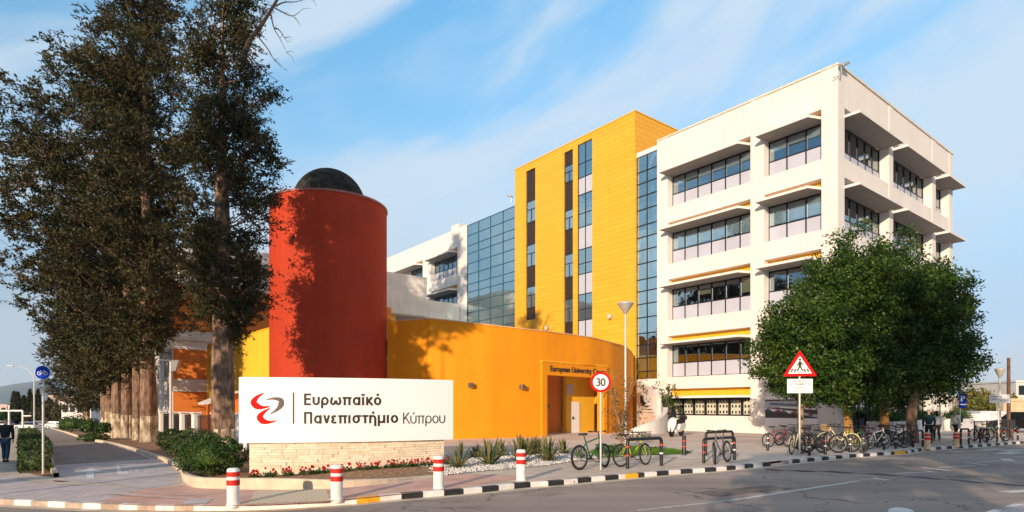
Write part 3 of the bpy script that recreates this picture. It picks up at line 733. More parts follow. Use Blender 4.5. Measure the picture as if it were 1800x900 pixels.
for k in range(4):
    z = BK[k]
    for bi, (a0, a1) in enumerate(LB):
        n = 3 if bi == 0 else 6
        if k == 3: args = dict(blind=(.35, .5), bp=1)
        elif k == 2: args = dict(blind=(.85, .97), bp=1)
        elif k == 1: args = dict(blind=(.4, .99), bp=.6, bm_='blindc')
        else: args = dict(blind=(.9, 1), bp=.12, bm_='blindc')
        window('L', a0+.0, a1-.0, D, z+.0, z+2.62, z+1.18, n, 10+k*3+bi, **args)
        awning('L', a0, a1, z+2.62)
        yb = MB(); fb(yb, 'L', a0+.01, a1-.01, D-.05, D+.1, z+2.80, OPEN[k+1][1]-.005); yb.build('fascia', M['yellowp'], B)
    for ri, (a0, a1) in enumerate(RBAY):
        a0 = .957 if ri == 0 else a0
        window('R', a0, a1, D, z, z+2.62, z+1.0, (6, 6, 3)[ri], 40+k*3+ri, blind=(.2, .6), bp=.35)
        awning('R', a0, a1 if ri < 2 else 22.4, z+2.62)
# end awning continues past the last fin
# ground floor, left facade: barred grille of pierced blocks and blank bay with poster
awning('L', *LB[1], 2.58, p=.9)
yb = MB(); fb(yb, 'L', LB[1][0]+.01, LB[1][1]-.01, D-.05, D+.1, 2.76, 3.345)
yb.build('fascia', M['yellowp'], B)
a0, a1 = LB[1]
gr = MB(); gr2 = MB()
n = 7
for i in range(n+1):
    a = a0+(a1-a0)*i/n; fb(gr, 'L', max(a0, a-.09), min(a1, a+.09), D-.1, D+.05, 1.22, 2.58)
for z in (1.26, 2.50): fb(gr, 'L', a0+.01, a1-.01, D-.09, D+.04, z-.06, z+.06)
f = gr.build('window', M['frame'], B)
for i in range(n):
    b0 = a0+(a1-a0)*i/n+.1; b1 = a0+(a1-a0)*(i+1)/n-.1; wdt = (b1-b0)
    fb(gr2, 'L', b0, b1, D-.02, D+.0, 1.33, 2.43, 0)
    for r in range(3):
        for c in range(3):
            ca = b0+wdt*(c+.5)/3; cz = 1.42+r*.44
            fb(gr2, 'L', ca-.06, ca+.06, D-.035, D-.021, cz-.07+.05, cz+.13+.05, 1)
gr2.build('pierced_block_screen', [mat('pale_green_blocks', (.52, .52, .43), .8, var=.08), M['frame']], f)
g = MB(); fb(g, 'L', LB[0][0]+.002, LB[0][1]-.002, .035, .3, 1.22-.001, 3.348); g.build('ground_floor_wall', M['white'], B)
# poster, generic picture of cars under a canopy
ps = MB(); t0, t1 = tl(1438), tl(1344); z0 = zl(1390, 735); z1 = zl(1390, 702)
ps.box(.0, .028, t0, t1, z0-.55, z1+.25, 0)
def pq(u0, v0, u1, v1, sk, mi, o):
    # quad in poster uv (u left->right in picture, v up)
    def P(u, v): return (-.004-o*.002, t1-(t1-t0)*u, z0+(z1-z0)*v)
    ps.add([P(u0, v0), P(u1, v0), P(u1, v1), P(u0, v1)] if sk == 0 else [P(u0, v0+sk), P(u1, v0), P(u1, v1), P(u0, v1+sk)], [(0, 1, 2, 3)], mi)
pq(0.01, 0, .99, 1, 0, 1, 0); pq(0.01, .55, .99, .92, 0, 2, 1); pq(.01, .28, .62, .36, .18, 0, 2); pq(.30, .44, .98, .52, .1, 0, 2)
for i in range(9):
    u = .04+.1*i; v = .36-.03*i; pq(u, v, u+.07, v+.13, .03, (3, 0, 4)[i % 3], 3)
pq(.55, .05, .99, .2, .2, 2, 3); pq(.1, .62, .7, .72, .1, 3, 2); pq(.78, .55, .9, .95, 0, 4, 2)
ps.build('poster', [M['signw'], mat('poster_dark', (.05, .05, .06), .4), mat('poster_sky', (.42, .45, .48), .4), mat('poster_blue', (.10, .14, .2), .4), mat('poster_red', (.35, .05, .05), .4)], B)
# door/glass at the corner of the ground floor, right side hall glazing
window('R', .957, 8.33, 1.6, 0.0, 3.3, 1.0, 6, 71, blind=(.2, .5), bp=.2, sp=False)
window('R', 9.09, 17.3, 1.6, 0.0, 3.3, 1.0, 6, 72, blind=(.2, .5), bp=.2, sp=False)
window('R', 18.15, 21.5, 1.6, 0.0, 3.3, 1.0, 3, 73, blind=(.2, .5), bp=.2, sp=False)
# ---------------- yellow tower
ys = -0.12; T0 = 16.6; T1 = 33.1; YT = 27.25
yw = MB()
strips = []
for (pa, pb, yt, ybm) in ((924, 941, 298, 562), (991, 1007, 265, 640), (1015, 1041, 249, 640)):
    a0 = tl(pb, ys); a1 = tl(pa, ys); pm_ = (pa+pb)/2
    zt_ = EYE-(yt-HZ)/F*Yof(ys, (a0+a1)/2); zb_ = EYE-(ybm-HZ)/F*Yof(ys, (a0+a1)/2)
    if ybm > 600: zb_ = 5.0
    strips.append((a0, a1, zb_, zt_))
edges = sorted(set([T0, T1]+[s_[0] for s_ in strips]+[s_[1] for s_ in strips]))
for e0, e1 in zip(edges, edges[1:]):
    st = [s_ for s_ in strips if abs(s_[0]-e0) < 1e-6]
    if st:
        yw.box(ys, ys+.4, e0, e1, -0.3, st[0][2]); yw.box(ys, ys+.4, e0, e1, st[0][3], YT)
    else: yw.box(ys, ys+.4, e0, e1, -0.3, YT)
yw.box(ys+.402, 14, T0, T0+.3, -0.3, YT); yw.box(ys+.402, 14, T1-.3, T1, -0.3, YT); yw.box(ys+.402, 14, T0+.302, T1-.302, YT-.6, YT-.4); yw.box(13.7, 14, T0+.302, T1-.302, 10, YT)
yw.build('yellow_tower_wall', M['yellow'], B)
cp = MB(); cp.box(ys-.05, ys+.45, T0-.05, T1+.05, YT, YT+.1); cp.box(ys+.452, 14, T0-.05, T0+.4, YT, YT+.1); cp.build('yellow_tower_coping', M['yellowp'], B)
def zstrip(i, py):
    a0, a1, _, _ = strips[i]; return EYE-(py-HZ)/F*Yof(ys, (a0+a1)/2)
for i, wins in enumerate(([(352, 390), (429, 468), (503, 541)], [(289, 319), (368, 403), (446, 487), (525, 567), (605, 640)])):
    a0, a1, z0, z1 = strips[i]
    d = MB(); zz = z1
    for (ya, yb_) in wins:
        za, zb_ = zstrip(i, ya), zstrip(i, yb_)
        d = MB(); d.box(ys+.16, ys+.3, a0, a1, za, zz); zz = zb_; d.build('dark_panel', M['darkpanel'], B)
    d = MB(); d.box(ys+.16, ys+.3, a0, a1, z0, zz); d.build('dark_panel', M['darkpanel'], B)
    for (ya, yb_) in wins:
        za, zb_ = zstrip(i, ya), zstrip(i, yb_); h = za-zb_
        fm = MB(); x = ys+.12
        for (b0, b1, c0, c1) in ((a0, a0+.07, zb_, za), (a1-.07, a1, zb_, za), (a0+.072, a1-.072, za-.07, za), (a0+.072, a1-.072, zb_, zb_+.07), (a0+.072, a1-.072, zb_+h*.58, zb_+h*.58+.07), ((a0+a1)/2-.035, (a0+a1)/2+.035, zb_+.072, zb_+h*.58-.002)):
            fm.box(x, x+.1, b0, b1, c0, c1)
        f = fm.build('window', M['frame'], B)
        g = MB(); g.box(x+.04, x+.046, a0+.03, a1-.03, zb_+.03, za-.03); g.build('pane', M['glassb'], f)
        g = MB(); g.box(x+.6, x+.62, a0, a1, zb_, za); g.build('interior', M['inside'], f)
# glazed strip
a0, a1, z0, z1 = strips[2]
segs = [(249, 309, 'g'), (309, 339, 'p'), (336, 397, 'g'), (397, 436, 'p'), (436, 480, 'g'), (480, 516, 'p'), (516, 562, 'g'), (562, 600, 'p'), (600, 640, 'g')]
fm = MB(); x = ys+.08; mid = (a0+a1)/2
fm.box(x, x+.12, a0, a0+.08, z0, z1); fm.box(x, x+.12, a1-.08, a1, z0, z1); fm.box(x, x+.12, mid-.04, mid+.04, z0, z1)
todo = []; prev = z1
for (ya, yb_, kk) in segs:
    za = prev; zb_ = max(z0, zstrip(2, yb_)); prev = zb_
    fm.box(x+.01, x+.11, a0+.082, mid-.042, zb_-.04, zb_+.04); fm.box(x+.01, x+.11, mid+.042, a1-.082, zb_-.04, zb_+.04)
    if kk == 'g':
        zm = zb_+(za-zb_)*.42; fm.box(x+.012, x+.1, a0+.082, mid-.042, zm-.03, zm+.03); fm.box(x+.012, x+.1, mid+.042, a1-.082, zm-.03, zm+.03)
        gg = MB(); gg.box(x+.05, x+.056, a0+.04, a1-.04, zb_, za); todo.append(('pane', gg, 'glassb'))
    else:
        pp = MB(); pp.box(x+.04, x+.07, a0+.04, a1-.04, zb_+.042, za-.042); todo.append(('spandrel', pp, 'spandrel'))
f = fm.build('glass_strip', M['frame'], B)
for nm_, q_, mt_ in todo: q_.build(nm_, M[mt_], f)
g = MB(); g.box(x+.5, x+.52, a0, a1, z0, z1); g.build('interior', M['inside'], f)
# ---------------- curtain walls
def curtain(t0, t1, zb_, zt_, nc, rows, fmn, s=0.12, pale=(), seed=1, name='curtain_wall'):
    fm = MB(); gg = MB(); pp = MB()
    for i in range(nc+1):
        a = t0+(t1-t0)*i/nc; fm.box(s-.05, s+.08, max(t0, a-.05), min(t1, a+.05), zb_, zt_)
    H = [zt_]
    i = 0
    while H[-1] > zb_+.3: H.append(max(zb_, H[-1]-rows[i % len(rows)])); i += 1
    for z in H: fm.box(s-.03, s+.06, t0+.002, t1-.002, z-.045, z+.045)
    gg.box(s, s+.008, t0+.01, t1-.01, zb_, zt_)
    rr = random.Random(seed)
    for r in range(len(H)-1):
        for c in range(nc):
            pr = pale[r % len(pale)] if pale else 0
            if rr.random() < pr: pp.box(s+.03, s+.04, t0+(t1-t0)*c/nc+.06, t0+(t1-t0)*(c+1)/nc-.06, H[r+1]+.05, H[r]-.05)
    f = fm.build(name, M[fmn], B); gg.build('pane', M['glassb'], f)
    if pp.v: pp.build('blind', M['blind'], f)
    g = MB(); g.box(s+1.2, s+1.25, t0, t1, zb_, zt_); g.build('interior', M['back'], f)
    return f
curtain(14.362, 16.598, zl(1136, 666), 23.3, 2, (1.35, 1.0, 1.1, 1.15), 'frame', s=.14, pale=(.3, .2, .2, .2, .1, .25), seed=4, name='glass_strip')
w2 = MB(); w2.box(.10, .6, 14.362, 16.598, -.3, zl(1136, 666)); w2.build('strip_base_wall', M['white'], B); w2 = MB(); w2.box(.10, .6, 14.362, 16.598, 23.3, 23.7); w2.build('strip_head_wall', M['white'], B); w2 = MB()
# flush wall under curtain and left wing
TL2 = tl(905); TL3 = tl(820.5); 
curtain(33.102, TL3, 7.0, 23.55, 4, (1.25, 1.2, .95, 1.2), 'framet', s=.1, pale=(.25, .25, .8, .8, 0.5, .5, .95, .95, .1, .1, .5, .5), seed=8)
w2.box(0.1, .6, 33.102, TL3, -.3, 7.0)
# left white wing
cT = [(TL3, tl(804)), (tl(757), tl(743)), (tl(690), tl(680)), (72, 74), (86, 90)]
opT = [(tl(804), tl(757)), (tl(743), tl(690)), (tl(680), 72), (74, 86)]
for a0, a1 in cT: w2.box(0, D+.25, a0, a1, -.3, ZT-.2)
yb2 = MB()
for oi, (a0, a1) in enumerate(opT):
    for z0, z1 in bands(): w2.box(.03, D+.25, a0, a1, z0, min(z1, ZT-.2))
    for k in (1, 2, 3):
        z = BK[k]
        if oi < 2:
            aa1 = a1 if oi == 0 else a0+(a1-a0)*.5
            if oi == 1: w2.box(D-.1, D+.24, aa1, a1, z+.001, OPEN[k+1][1]-.001)
            window('L', a0, aa1, D, z, z+2.62, z+1.18, 6 if oi == 0 else 3, 90+k+oi, blind=(.3, .95), bp=.6, fm='framet')
        awning('L', a0, a1, z+2.62)
        yb2 = MB(); yb2.box(D-.05, D+.1, a0+.01, a1-.01, z+2.80, OPEN[k+1][1]-.005); yb2.build('fascia', M['yellowp'], B)
w2.box(D+.26, 14, TL3+.01, 90, ZT-1.2, ZT-1.0); w2.box(1.2, 1.3, TL3+.01, 90, -.3, ZT-1.3)
w2.build('wing_wall', M['white'], B)
w3 = MB(); w3.box(1.0, 3.2, tl(795), tl(782), ZT-.99, ZT+.9); w3.build('roof_hut', M['white'], B)
# podium wing in front of the left wing
pw = MB(); z1 = 14.1
pw.box(-22, -.002, TL3+.1, TL3+.5, 12.1, z1); pw.box(-22, -.002, TL3+.5, TL3+9, 13.4, 13.6); pw.box(-22.4, -22.002, TL3+.1, TL3+9, 7, z1)
pw.box(-.9, -.004, TL3-.02, TL3+.098, 5, z1-.15)
pw.box(-22, -.91, TL3+.8, TL3+1.1, 4.0, 11.3)
pw.build('podium_wall', M['white2'], B)
pw = MB(); pw.box(-22, -9.0, TL3+.75, TL3+1.1, 11.302, 12.098); pw.build('fascia', M['yellowp'], B)
# spiral entrance stair: curved parapet beside glass strip
def at_ground(px, py): return G(px, py)
inv = (Matrix.Translation(C0) @ Matrix.Rotation(ANG, 4, 'Z')).inverted()
st = MB()
cxp = inv @ at(1118, 740, 47.5); 
# parapet band: arc from the tower face out and down to the ground
import itertools
pts = [(1119, 668, 51.0), (1128, 676, 48.9), (1140, 682, 47.2), (1152, 692, 46.0), (1161, 703, 45.6), (1166, 716, 46.2)]
top = [at(a, b_, y) for a, b_, y in pts]
def spl(P, n):
    out = []
    for i in range(len(P)-1):
        p0, p1, p2, p3 = P[max(i-1, 0)], P[i], P[i+1], P[min(i+2, len(P)-1)]
        for k in range(n):
            t = k/n; out.append(0.5*((2*p1)+(p2-p0)*t+(2*p0-5*p1+4*p2-p3)*t*t+(3*p1-p0-3*p2+p3)*t*t*t))
    out.append(P[-1]); return out
tops = spl(top, 5)
def ribbon(mb, tops, th, zfn, mi=0):
    """vertical wall under polyline tops, thickness th"""
    n = len(tops); vs = []
    for i, p in enumerate(tops):
        t = tops[min(i+1, n-1)]-tops[max(i-1, 0)]; t.z = 0; t.normalize(); nn = Vector((t.y, -t.x, 0))
        zb_ = zfn(p, i)
        for q in (p, p-nn*th): vs.append(q)
        for q in (p, p-nn*th): vs.append(Vector((q.x, q.y, zb_)))
    fs = []
    for i in range(n-1):
        a = i*4; b_ = a+4
        fs += [(a, b_, b_+1, a+1), (a, a+2, b_+2, b_), (a+1, b_+1, b_+3, a+3), (a+2, a+3, b_+3, b_+2)]
    fs += [(0, 1, 3, 2), ((n-1)*4, (n-1)*4+2, (n-1)*4+3, (n-1)*4+1)]
    mb.add(vs, fs, mi)
S_ = MB(); ribbon(S_, tops, .35, lambda p, i: -0.3)
# descending front parapet sweeping back to the left
pts2 = [(1166, 716, 45.6), (1163, 726, 44.0), (1152, 736, 42.8), (1138, 742, 42.2), (1122, 748, 42.0), (1110, 756, 42.2)]
t2 = spl([at(a, b_, y) for a, b_, y in pts2], 5)
ribbon(S_, [Vector((p.x, p.y, p.z)) for p in t2], .35, lambda p, i: -0.3)
E = empty('spiral_stair', (C0.x-8, C0.y+4, 0), 0, 'white curved entrance stair sweeping down beside the yellow tower', 'staircase')
o = S_.build('curved_parapet', M['white2'], E); o.location = -E.location
# treads
tb = MB()
P0 = at(1125, 700, 47.0)
for i in range(12):
    f_ = i/11; a_ = tops[min(len(tops)-1, int(f_*(len(tops)-1)))]; c_ = Vector((P0.x, P0.y, 0)); q = Vector((a_.x, a_.y, 0))
    j = min(len(tops)-1, int(f_*(len(tops)-1))+3); q2 = Vector((tops[j].x, tops[j].y, 0)); h = 2.9*(1-f_)+.15
    tb.add([(c_.x, c_.y, h), (q.x, q.y, h), (q2.x, q2.y, h), (c_.x, c_.y, h-.9), (q.x, q.y, h-.9), (q2.x, q2.y, h-.9)], [(0, 1, 2), (3, 5, 4), (0, 3, 4, 1), (1, 4, 5, 2)])
o = tb.build('steps', mat('stair_plaster', (.50, .36, .28), .8), E); o.location = -E.location
# roof fittings on the main block: floodlights
def flood(px, py, Y, name, label, sc=1.0, mount=(0, 0), rz=0.4):
    p = at(px, py, Y); e = empty('floodlight', p, rz, label, 'floodlight', 'floodlights on the roof edges')
    m_ = MB(); m_.tube([(0, 0, -.5*sc), (0, 0, 0)], .035*sc, 8); m_.tube([(0, 0, -.5*sc), (-.3*sc, .3*sc, -.55*sc)], .03*sc, 6); m_.build('bracket', M['steel'], e)
    h = MB(); Mx = Matrix.Rotation(R(-25), 4, 'Y'); h.cham(-.05*sc, .6*sc, -.17*sc, .17*sc, -.02*sc, .14*sc, .03*sc, M=Mx); h.build('lamp_housing', M['steel'], e, sm=False)
    return e
flood(1479, 117, 38.5, 0, 'grey floodlight on the top corner of the white block', 1.1)
flood(1066, 222, Yof(0, tl(1066)), 0, 'grey floodlight on top of the yellow tower, near its middle', 1.0)
flood(927, 289, Yof(0, tl(927)), 0, 'grey floodlight at the left end of the yellow tower top', .9)
flood(899, 347, Yof(0, tl(899)), 0, 'grey floodlight above the blue curtain wall', 1.0, rz=2.6)
# round lamps low on the tower
for i, (px, py) in enumerate(((962, 576), (1073, 556))):
    p = at(px, py, Yof(ys-.1, tl(px, ys-.1)))
    e = empty('wall_lamp', p, ANG, ('small round grey lamp low on the yellow tower, above the orange roofline', 'small round grey lamp on the yellow tower right of its glass strip')[i], 'wall lamp', 'round lamps on the yellow tower')
    m_ = MB(); m_.tube([(.12, 0, 0), (-.18, 0, 0)], [.2, .24], 16); m_.build('lamp_body', M['lamp'], e, sm=True)
    m_ = MB(); m_.tube([(-.182, 0, 0), (-.22, 0, 0)], [.18, .15], 16); m_.build('lens', M['blindc'], e, sm=True)
# ================================================================ foliage tools
def leaf_quads(P, Dn, length, width, rng, bend=0.25):
    """P (n,3) centres, Dn (n,3) leaf axis. returns V,F diamond-ish quads"""
    n = len(P); r = rng.normal(size=(n, 3)); S = np.cross(Dn, r); S /= np.linalg.norm(S, axis=1, keepdims=True)+1e-9
    Nn = np.cross(S, Dn)
    l = length*rng.uniform(.6, 1.3, (n, 1)); w = width*rng.uniform(.6, 1.3, (n, 1))
    a = P-Dn*l*.5; c = P+Dn*l*.5-Nn*l*bend*.5; b = P+S*w*.5+Nn*l*bend*.15; d = P-S*w*.5+Nn*l*bend*.15
    V = np.stack([a, b, c, d], axis=1).reshape(-1, 3); Fq = np.arange(n*4).reshape(-1, 4)
    return V, Fq
def rand_dirs(n, rng, up=0.0, z=1.0):
    d = rng.normal(size=(n, 3)); d[:, 2] = d[:, 2]*z+up; d /= np.linalg.norm(d, axis=1, keepdims=True); return d
def foliage_box(name, parent, b, n, length, width, material, seed, clump=.16, per=9, shell=False, loc=None):
    rng = np.random.default_rng(seed)
    x0, x1, y0, y1, z0, z1 = b
    C = np.stack([rng.uniform(x0, x1, n), rng.uniform(y0, y1, n), z0+(z1-z0)*rng.beta(2, 2, n)], 1)
    P = np.repeat(C, per, 0)+rng.normal(0, clump, (n*per, 3))
    V, Fq = leaf_quads(P, rand_dirs(len(P), rng, .3), length, width, rng)
    me = np_mesh(name, V, Fq, material); return link(name, me, parent, loc)
def hedge_mesh(name, parent, hexa, n, length, width, material, seed, jit=.03):
    """leafy shell over a box mesh given by 8 corners (bottom 4 ccw, top 4 ccw)"""
    rng = np.random.default_rng(seed); c = [np.array(v, float) for v in hexa]
    quads = [(4, 5, 6, 7), (0, 1, 5, 4), (1, 2, 6, 5), (2, 3, 7, 6), (3, 0, 4, 7)]
    cen = sum(c)/8
    A = []
    for q in quads: A.append(np.linalg.norm(np.cross(c[q[1]]-c[q[0]], c[q[3]]-c[q[0]])))
    tot = sum(A); Vs = []; Fs = []; off = 0
    for q, a in zip(quads, A):
        k = int(n*a/tot); u = rng.uniform(0, 1, (k, 1)); v = rng.uniform(0, 1, (k, 1))
        P = (c[q[0]]*(1-u)+c[q[1]]*u)*(1-v)+(c[q[3]]*(1-u)+c[q[2]]*u)*v
        nn = np.cross(c[q[1]]-c[q[0]], c[q[3]]-c[q[0]]); nn = nn/np.linalg.norm(nn)
        if np.dot(nn, c[q[0]]-cen) < 0: nn = -nn
        P = P+nn*rng.normal(0, jit, (k, 1))-nn*np.abs(rng.normal(0, jit*1.5, (k, 1)))
        D_ = rand_dirs(k, rng)+nn*.5; D_ /= np.linalg.norm(D_, axis=1, keepdims=True)
        V, Fq = leaf_quads(P, D_, length, width, rng); Vs.append(V); Fs.append(Fq+off); off += len(V)
    # inner dark core
    s = .90; core = np.array([cen+(v-cen)*np.array([s, s, s]) for v in c]); Vs.append(core); Fs.append(np.array([(4, 5, 6, 7), (0, 1, 5, 4), (1, 2, 6, 5), (2, 3, 7, 6), (3, 0, 4, 7)])+off)
    me = np_mesh(name, np.concatenate(Vs), np.concatenate(Fs), material); return link(name, me, parent)
def trunk_mesh(name, parent, path, radii, n, mats, lobes=.0, zsplit=None, seed=0):
    """gnarled tapered trunk; material 1 below zsplit"""
    rr = random.Random(seed); ph = [rr.uniform(0, 6.28) for _ in range(4)]
    vs = []; fs = []; mi = []
    P = spl([Vector(p) for p in path], 6); k = len(P); 
    Rd = [interp([(i*(k-1)/(len(radii)-1), r) for i, r in enumerate(radii)], j) for j in range(k)]
    # insert extra ring density
    for i, p in enumerate(P):
        for j in range(n):
            a = 2*PI*j/n; f = 1+lobes*(.5*math.sin(3*a+ph[0]+p.z*.25)+.35*math.sin(5*a+ph[1]-p.z*.5)+.25*math.sin(9*a+ph[2]+p.z*1.1)+.2*math.sin(14*a+ph[3]))
            vs.append((p.x+Rd[i]*f*math.cos(a), p.y+Rd[i]*f*math.sin(a), p.z))
    for i in range(k-1):
        for j in range(n):
            fs.append((i*n+j, i*n+(j+1) % n, (i+1)*n+(j+1) % n, (i+1)*n+j)); mi.append(1 if zsplit and P[i+1].z <= zsplit+.12*math.sin(j*1.7) else 0)
    m_ = MB(); m_.v = vs; m_.f = fs; m_.m = mi
    o = m_.build(name, mats, parent, sm=True); return o
def spl(P, n):
    out = []
    for i in range(len(P)-1):
        p0, p1, p2, p3 = P[max(i-1, 0)], P[i], P[i+1], P[min(i+2, len(P)-1)]
        for k in range(n):
            t = k/n; out.append(0.5*((2*p1)+(p2-p0)*t+(2*p0-5*p1+4*p2-p3)*t*t+(3*p1-p0-3*p2+p3)*t*t*t))
    out.append(P[-1]); return out
# ---------------------------------------------------------------- stroke lettering
def stroke_text(body, w, track=0.0):
    """returns list of quads (front) in letter space, cap height 1; and total width"""
    xh = .72; X = xh-w/2; Bm = w/2; L = w/2; desc = -.26
    def el(cx, cy, rx, ry, a0, a1, n=16): return [(cx+rx*math.cos(R(a0+(a1-a0)*i/n)), cy+ry*math.sin(R(a0+(a1-a0)*i/n))) for i in range(n+1)]
    cy = xh/2; ry = xh/2-w/2; W_ = .60; cx = W_/2; rx = cx-w/2; acc = [(.0, xh+.10), (.09, xh+.30)]
    def shift(P, dx, dy=0): return [(a+dx, b_+dy) for a, b_ in P]
    G_ = {
     'ο': ([el(cx, cy, rx, ry, 0, 360)], .66), 'ρ': ([el(cx, cy, rx, ry, 0, 360), [(L, desc), (L, cy)]], .66),
     'α': ([el(cx, cy, rx, ry, 0, 360), [(W_-w/2, 0), (W_-w/2, xh)]], .69),
     'υ': ([[(L, xh), (L, cy*.9)]+el(cx*.95, Bm+.22, cx*.95-w/2, .22, 180, 360, 10)+[(W_*.95-w/2, xh)]], .63),
     'ω': ([[(L+.09, X+w*.3)]+el(.24, Bm+.24, .24-w/2, .24, 170, 350, 12)+[(.45, cy*1.15)], [(.45, cy*1.15)]+el(.66, Bm+.24, .24-w/2, .24, 190, 370, 12)+[(.90-w/2-.09, X+w*.3)]], .95),
     'π': ([[(0, X), (.70, X)], [(.17, X), (.17, 0)], [(.54, X), (.54, 0)]], .76),
     'ι': ([[(L, xh), (L, 0)]], w+.12), 'κ': ([[(L, xh), (L, 0)], [(L, .30*xh), (.47, xh)], [(.20, .52*xh), (.50, 0)]], .57),
     'Ε': ([[(L, 0), (L, 1)], [(L, w/2), (.54, w/2)], [(L, .53), (.50, .53)], [(L, 1-w/2), (.54, 1-w/2)]], .62),
     'Π': ([[(L, 0), (L, 1)], [(.64-w/2, 0), (.64-w/2, 1)], [(L, 1-w/2), (.64-w/2, 1-w/2)]], .75),
     'Κ': ([[(L, 0), (L, 1)], [(L, .36), (.54, 1)], [(.24, .55), (.60, 0)]], .66),
     'ν': ([[(w*.45, xh), (.27, 0+w*.2)], [(.27, w*.2), (.54-w*.45, xh)]], .57),
     'ε': ([el(.27, .75*xh-w*.10, .23-w/2+.02, .25*xh-w/2+w*.10, 35, 270, 10), el(.27, .27*xh-w*.02, .27-w/2, .27*xh-w/2+w*.0+.01, 90, 325, 12)], .54),
     'σ': ([el(cx, cy, rx, ry, 0, 360), [(cx, X), (.70, X)]], .73), 'τ': ([[(0, X), (.50, X)], [(.25, X), (.25, 0)]], .53),
     'η': ([[(L, 0), (L, xh)], [(L, cy)]+el(cx*.95, X-.22, cx*.95-w/2, .22, 180, 0, 10)+[(W_*.95-w/2, desc)]], .65),
     'μ': ([[(L, desc), (L, xh)], [(L, cy*.9)]+el(cx, Bm+.22, cx-w/2, .22, 180, 360, 10)+[(W_-w/2, cy)], [(W_-w/2, 0), (W_-w/2, xh)]], .69),
     ' ': ([], .30)}
    def acute(base, dx): P, a = G_[base]; return (P+[shift(acc, dx)], a)
    G_['ό'] = acute('ο', cx-.03); G_['ή'] = acute('η', cx-.03); G_['ύ'] = acute('υ', cx-.03)
    G_['ϊ'] = (G_['ι'][0]+[[(L-.13, xh+.12+w*.4), (L-.13+w*.8, xh+.12+w*.4)], [(L+.13-w*.8, xh+.12+w*.4), (L+.13, xh+.12+w*.4)]], G_['ι'][1])
    x = 0; Q = []
    for ci, ch in enumerate(body):
        P, adv = G_[ch]
        for si, line_ in enumerate(P):
            pts = [Vector(p) for p in line_]; n = len(pts); closed = (pts[0]-pts[-1]).length < 1e-4; lf = []; rt = []
            for i, p in enumerate(pts):
                a = pts[i-1] if i > 0 else (pts[-2] if closed else None); b_ = pts[i+1] if i < n-1 else (pts[1] if closed else None)
                d0 = (p-a).normalized() if a is not None and (p-a).length > 1e-6 else None; d1 = (b_-p).normalized() if b_ is not None and (b_-p).length > 1e-6 else None
                d = (d0+d1).normalized() if d0 is not None and d1 is not None else (d0 if d0 is not None else d1)
                nn = Vector((-d.y, d.x)); lf.append(p+nn*w/2); rt.append(p-nn*w/2)
            for i in range(n-1): Q.append(([(x+lf[i].x, lf[i].y), (x+lf[i+1].x, lf[i+1].y), (x+rt[i+1].x, rt[i+1].y), (x+rt[i].x, rt[i].y)], si))
        x += adv+w*.28+track
    return Q, x
# ================================================================ orange curved hall
OY = [(681, 36.4), (696, 36.3), (757, 35.3), (800, 35.5), (860, 36.2), (920, 37.3), (960, 38.3), (1040, 41.3), (1075, 43.6), (1098, 46.4), (1110, 49.5), (1116, 53)]
OT = [(681, 562), (696, 565), (757, 561), (860, 572), (930, 580), (960, 583), (1040, 594), (1098, 609), (1108, 617), (1116, 630)]
def interp(T, x):
    if x <= T[0][0]: return T[0][1]
    for (a, b_), (c, d) in zip(T, T[1:]):
        if x <= c: return b_+(d-b_)*(x-a)/(c-a)
    return T[-1][1]
OH = empty('orange_hall', (0, 40, 0), 0, 'low orange hall with a long curved front wall and square entrance portal', 'building')
def wallpts(p0, p1, step=8):
    out = []; p = p0
    while p < p1: out.append(p); p += step
    out.append(p1)
    return [at(q, interp(OT, q), interp(OY, q)) for q in out]
ob = MB()
XA, XB = 951, 1064
zf = lambda p, i: -0.35
ribbon(ob, wallpts(681, 757, 19), .4, zf)
ribbon(ob, wallpts(757, XA, 10), .4, zf)
ribbon(ob, wallpts(XB, 1116, 5), .4, zf)
PA = wallpts(XA, XA+1)[0]; PB = wallpts(XB, XB+1)[0]
pa = Vector((PA.x, PA.y, 0)); pb = Vector((PB.x, PB.y, 0)); dv = (pb-pa).normalized(); nv = Vector((dv.y, -dv.x, 0)); Lw = (pb-pa).length
ZP = 4.75; ZO = 3.92
# header follows the wall top between the portal jambs
hp = [at(q, interp(OT, q), interp(OY, q)) for q in np.linspace(XA, XB, 12)]
ribbon(ob, hp, .4, lambda p, i: ZP-.02)
Mo = Matrix.Translation(pa) @ Matrix(((dv.x, -nv.x, 0, 0), (dv.y, -nv.y, 0, 0), (0, 0, 1, 0), (0, 0, 0, 1)))   # local x along, y inward
ow = lambda o: setattr(o, 'location', -OH.location)
o = ob.build('wall', M['orange'], OH, sm=True); ow(o)
cb = MB()
for a_, b_ in ((681, 757), (757, 1116)):
    W = wallpts(a_, b_, 8); n = len(W); vs = []
    for i, p in enumerate(W):
        t = W[min(i+1, n-1)]-W[max(i-1, 0)]; t.z = 0; t.normalize(); nn = Vector((t.y, -t.x, 0))
        for q, z in ((p+nn*.05, .002), (p+nn*.05, .07), (p-nn*.45, .07), (p-nn*.45, .002)): vs.append((q.x, q.y, p.z+z))
    fs = []
    for i in range(n-1):
        for k in range(4): fs.append((i*4+k, i*4+(k+1) % 4, i*4+4+(k+1) % 4, i*4+4+k))
    fs += [(0, 1, 2, 3), (n*4-4, n*4-3, n*4-2, n*4-1)]
    cb.add(vs, fs)
o = cb.build('coping', mat('orange_coping', (.70, .42, .20), .7), OH); ow(o)
# flat roof
rp_ = wallpts(681, 1116, 12); rb = MB(); vs = [(p.x, p.y+(.3 if p.x < .5 else 4.3), 6.0) for p in rp_]+[(8.6, 58, 6.0), (-6, 62, 6.0), (-13, 42, 6.0)]
rb.add(vs, [tuple(range(len(vs)))]); o = rb.build('roof', M['white2'], OH); ow(o)
